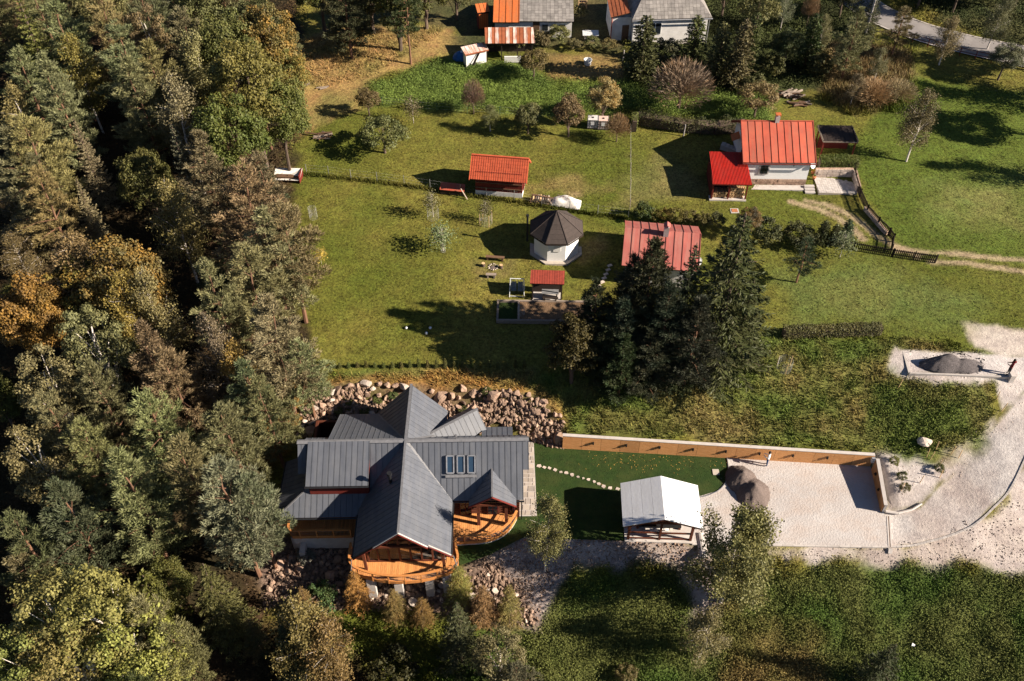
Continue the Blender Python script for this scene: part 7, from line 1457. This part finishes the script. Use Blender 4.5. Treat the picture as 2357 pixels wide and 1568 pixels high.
q = pts_in([(690,210),(850,180),(1040,60),(960,60),(700,90)], 12, 1); blades('dry_grass', q, .3, .08, 4, 'dry grass of the upper left slope', 4, 1.1, .15, .7, .4)
def leafy(name, pts, hgt, ls, per, label, seed, cmul=1.0, spread=.2):
    rg = np.random.default_rng(seed); n = len(pts); C = np.repeat(ground_col(pts[:, 0], pts[:, 1]) * cmul * rg.uniform(.78, 1.22, (n, 1)), per, 0); P_ = np.repeat(pts, per, 0); k = len(P_); P_ = P_ + rg.normal(0, spread, (k, 2)); hh = np.repeat(np.broadcast_to(hgt, (n,)), per) * rg.random(k) ** .6
    c = np.c_[P_[:, 0], P_[:, 1], terr_arr(P_[:, 0], P_[:, 1]) + hh]; N_ = unit(rdir(k, rg) + np.array([0, 0, .7])); U = unit(np.cross(N_, rdir(k, rg))); W = np.cross(N_, U); V, F = cards(c, U, W, ls, ls * .6, rg); me = np_mesh(name, V, F); set_col(me, np.repeat(C, 4, 0)); me.materials.append(MT['blades'])
    return tag(link(bpy.data.objects.new(name, me)), label, kind='stuff')
q = pts_in([(1220,1460),(1290,1330),(1400,1300),(1560,1290),(1600,1330),(1640,1300),(1900,1290),(2100,1310),(2250,1300),(2356,1290),(2480,1280),(2480,1620),(1180,1620)], 26, 2.4); hq = .1 + 1.5 * np.clip(fbm(q[:, 0], q[:, 1], 2.4, 4, 6) - .36, 0, 1)
leafy('weeds', q, hq, .12, 13, 'tall leafy weeds covering the lower right slope', 5, 1.15)
blades('weed_grass', q[::2], hq[::2] * 1.05, .06, 4, 'dry stalks among the weeds of the lower right slope', 6, 1.15, .15, .4, .35)
q = pts_in([(850,195),(1000,140),(1180,150),(1300,185),(1480,190),(1780,225),(1760,290),(1450,262),(1200,262),(860,245)], 16, 1.5); hq = .2 + .7 * np.clip(fbm(q[:, 0], q[:, 1], 1.8, 3, 8) - .2, 0, 1); leafy('tall_weeds', q, hq, .13, 15, 'bright green weeds behind the orchard', 7, 1.15, .25)
q = pts_in([(2080,875),(2150,890),(2280,905),(2290,950),(2230,1005),(2140,1046),(2060,1035),(1990,1010),(2040,900)], 16, 3.0); leafy('slope_weeds', q, .3, .13, 8, 'green weeds on the slope below the upper platform', 8, 1.15)
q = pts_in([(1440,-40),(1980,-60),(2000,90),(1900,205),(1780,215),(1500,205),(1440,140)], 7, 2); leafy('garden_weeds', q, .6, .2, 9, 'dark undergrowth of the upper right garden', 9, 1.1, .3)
q = pts_in([(1890,100),(2100,110),(2110,260),(1950,265),(1890,230)], 14, 2); blades('scrub_grass', q, .7, .08, 6, 'tan tall grass of the upper right scrub', 10, 1.25, .2, .5, .5)
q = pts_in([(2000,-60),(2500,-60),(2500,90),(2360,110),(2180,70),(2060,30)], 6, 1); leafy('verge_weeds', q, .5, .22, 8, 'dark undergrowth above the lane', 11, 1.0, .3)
q = pts_in([(1170,1290),(1300,1300),(1560,1300),(1640,1400),(1560,1420),(1420,1310),(1300,1330),(1230,1400)], 9, 2.5, pale=1); leafy('bank_weeds', q, .3, .12, 8, 'scattered weeds on the bare bank', 12, .32)
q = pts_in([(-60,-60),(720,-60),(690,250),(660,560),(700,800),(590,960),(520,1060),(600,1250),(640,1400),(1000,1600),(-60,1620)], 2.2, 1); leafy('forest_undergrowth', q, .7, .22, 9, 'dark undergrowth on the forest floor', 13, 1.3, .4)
q = pts_in([(620,1420),(1000,1400),(1240,1450),(1240,1620),(600,1620)], 10, 2); leafy('slope_undergrowth', q, .5, .16, 8, 'shaded undergrowth on the slope below the timber house', 14, .9, .25)
fl = resample([(*G(X, Y)[:2], 0) for X, Y in [(700,402),(870,420),(990,437),(1119,456),(1246,476),(1375,496),(1445,504)]], .1); q = np.array([(p.x, p.y) for p in fl]); q = np.repeat(q, 2, 0) + RG.normal(0, .1, (2 * len(q), 2)); blades('fence_grass', q, .38, .07, 5, 'strip of uncut grass, darkened for the shadow line, under the long wire fence', 15, .75, .12, .4, .4)  # uncut grass with the dark shadow line along the fence in its colour
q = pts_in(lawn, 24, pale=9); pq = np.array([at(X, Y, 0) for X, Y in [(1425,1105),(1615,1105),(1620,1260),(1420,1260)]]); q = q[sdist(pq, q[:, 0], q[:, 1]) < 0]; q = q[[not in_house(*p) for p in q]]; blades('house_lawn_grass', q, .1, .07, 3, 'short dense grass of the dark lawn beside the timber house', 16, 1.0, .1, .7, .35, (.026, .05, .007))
# fallen leaves on the dark lawn
rg = np.random.default_rng(3); q = np.array([at(rg.normal(1480, 110), 1062 + rg.normal(0, 16), .03) for _ in range(170)]); q = q[(q[:, 1] < 46.2) & (q[:, 0] > 5) & (q[:, 0] < 17.5)]; k = len(q); c = np.c_[q, np.full(k, .06)]; N_ = unit(rdir(k, rg) * .4 + np.array([0, 0, 1])); U = unit(np.cross(N_, rdir(k, rg))); V, F = cards(c, U, np.cross(N_, U), .07, .05, rg); me = np_mesh('fallen_leaves', V, F); set_col(me, np.tile((.55, .33, .08), (len(V), 1))); me.materials.append(MT['blades']); tag(link(bpy.data.objects.new('fallen_leaves', me)), 'yellow fallen leaves on the dark lawn below the slat wall', kind='stuff')
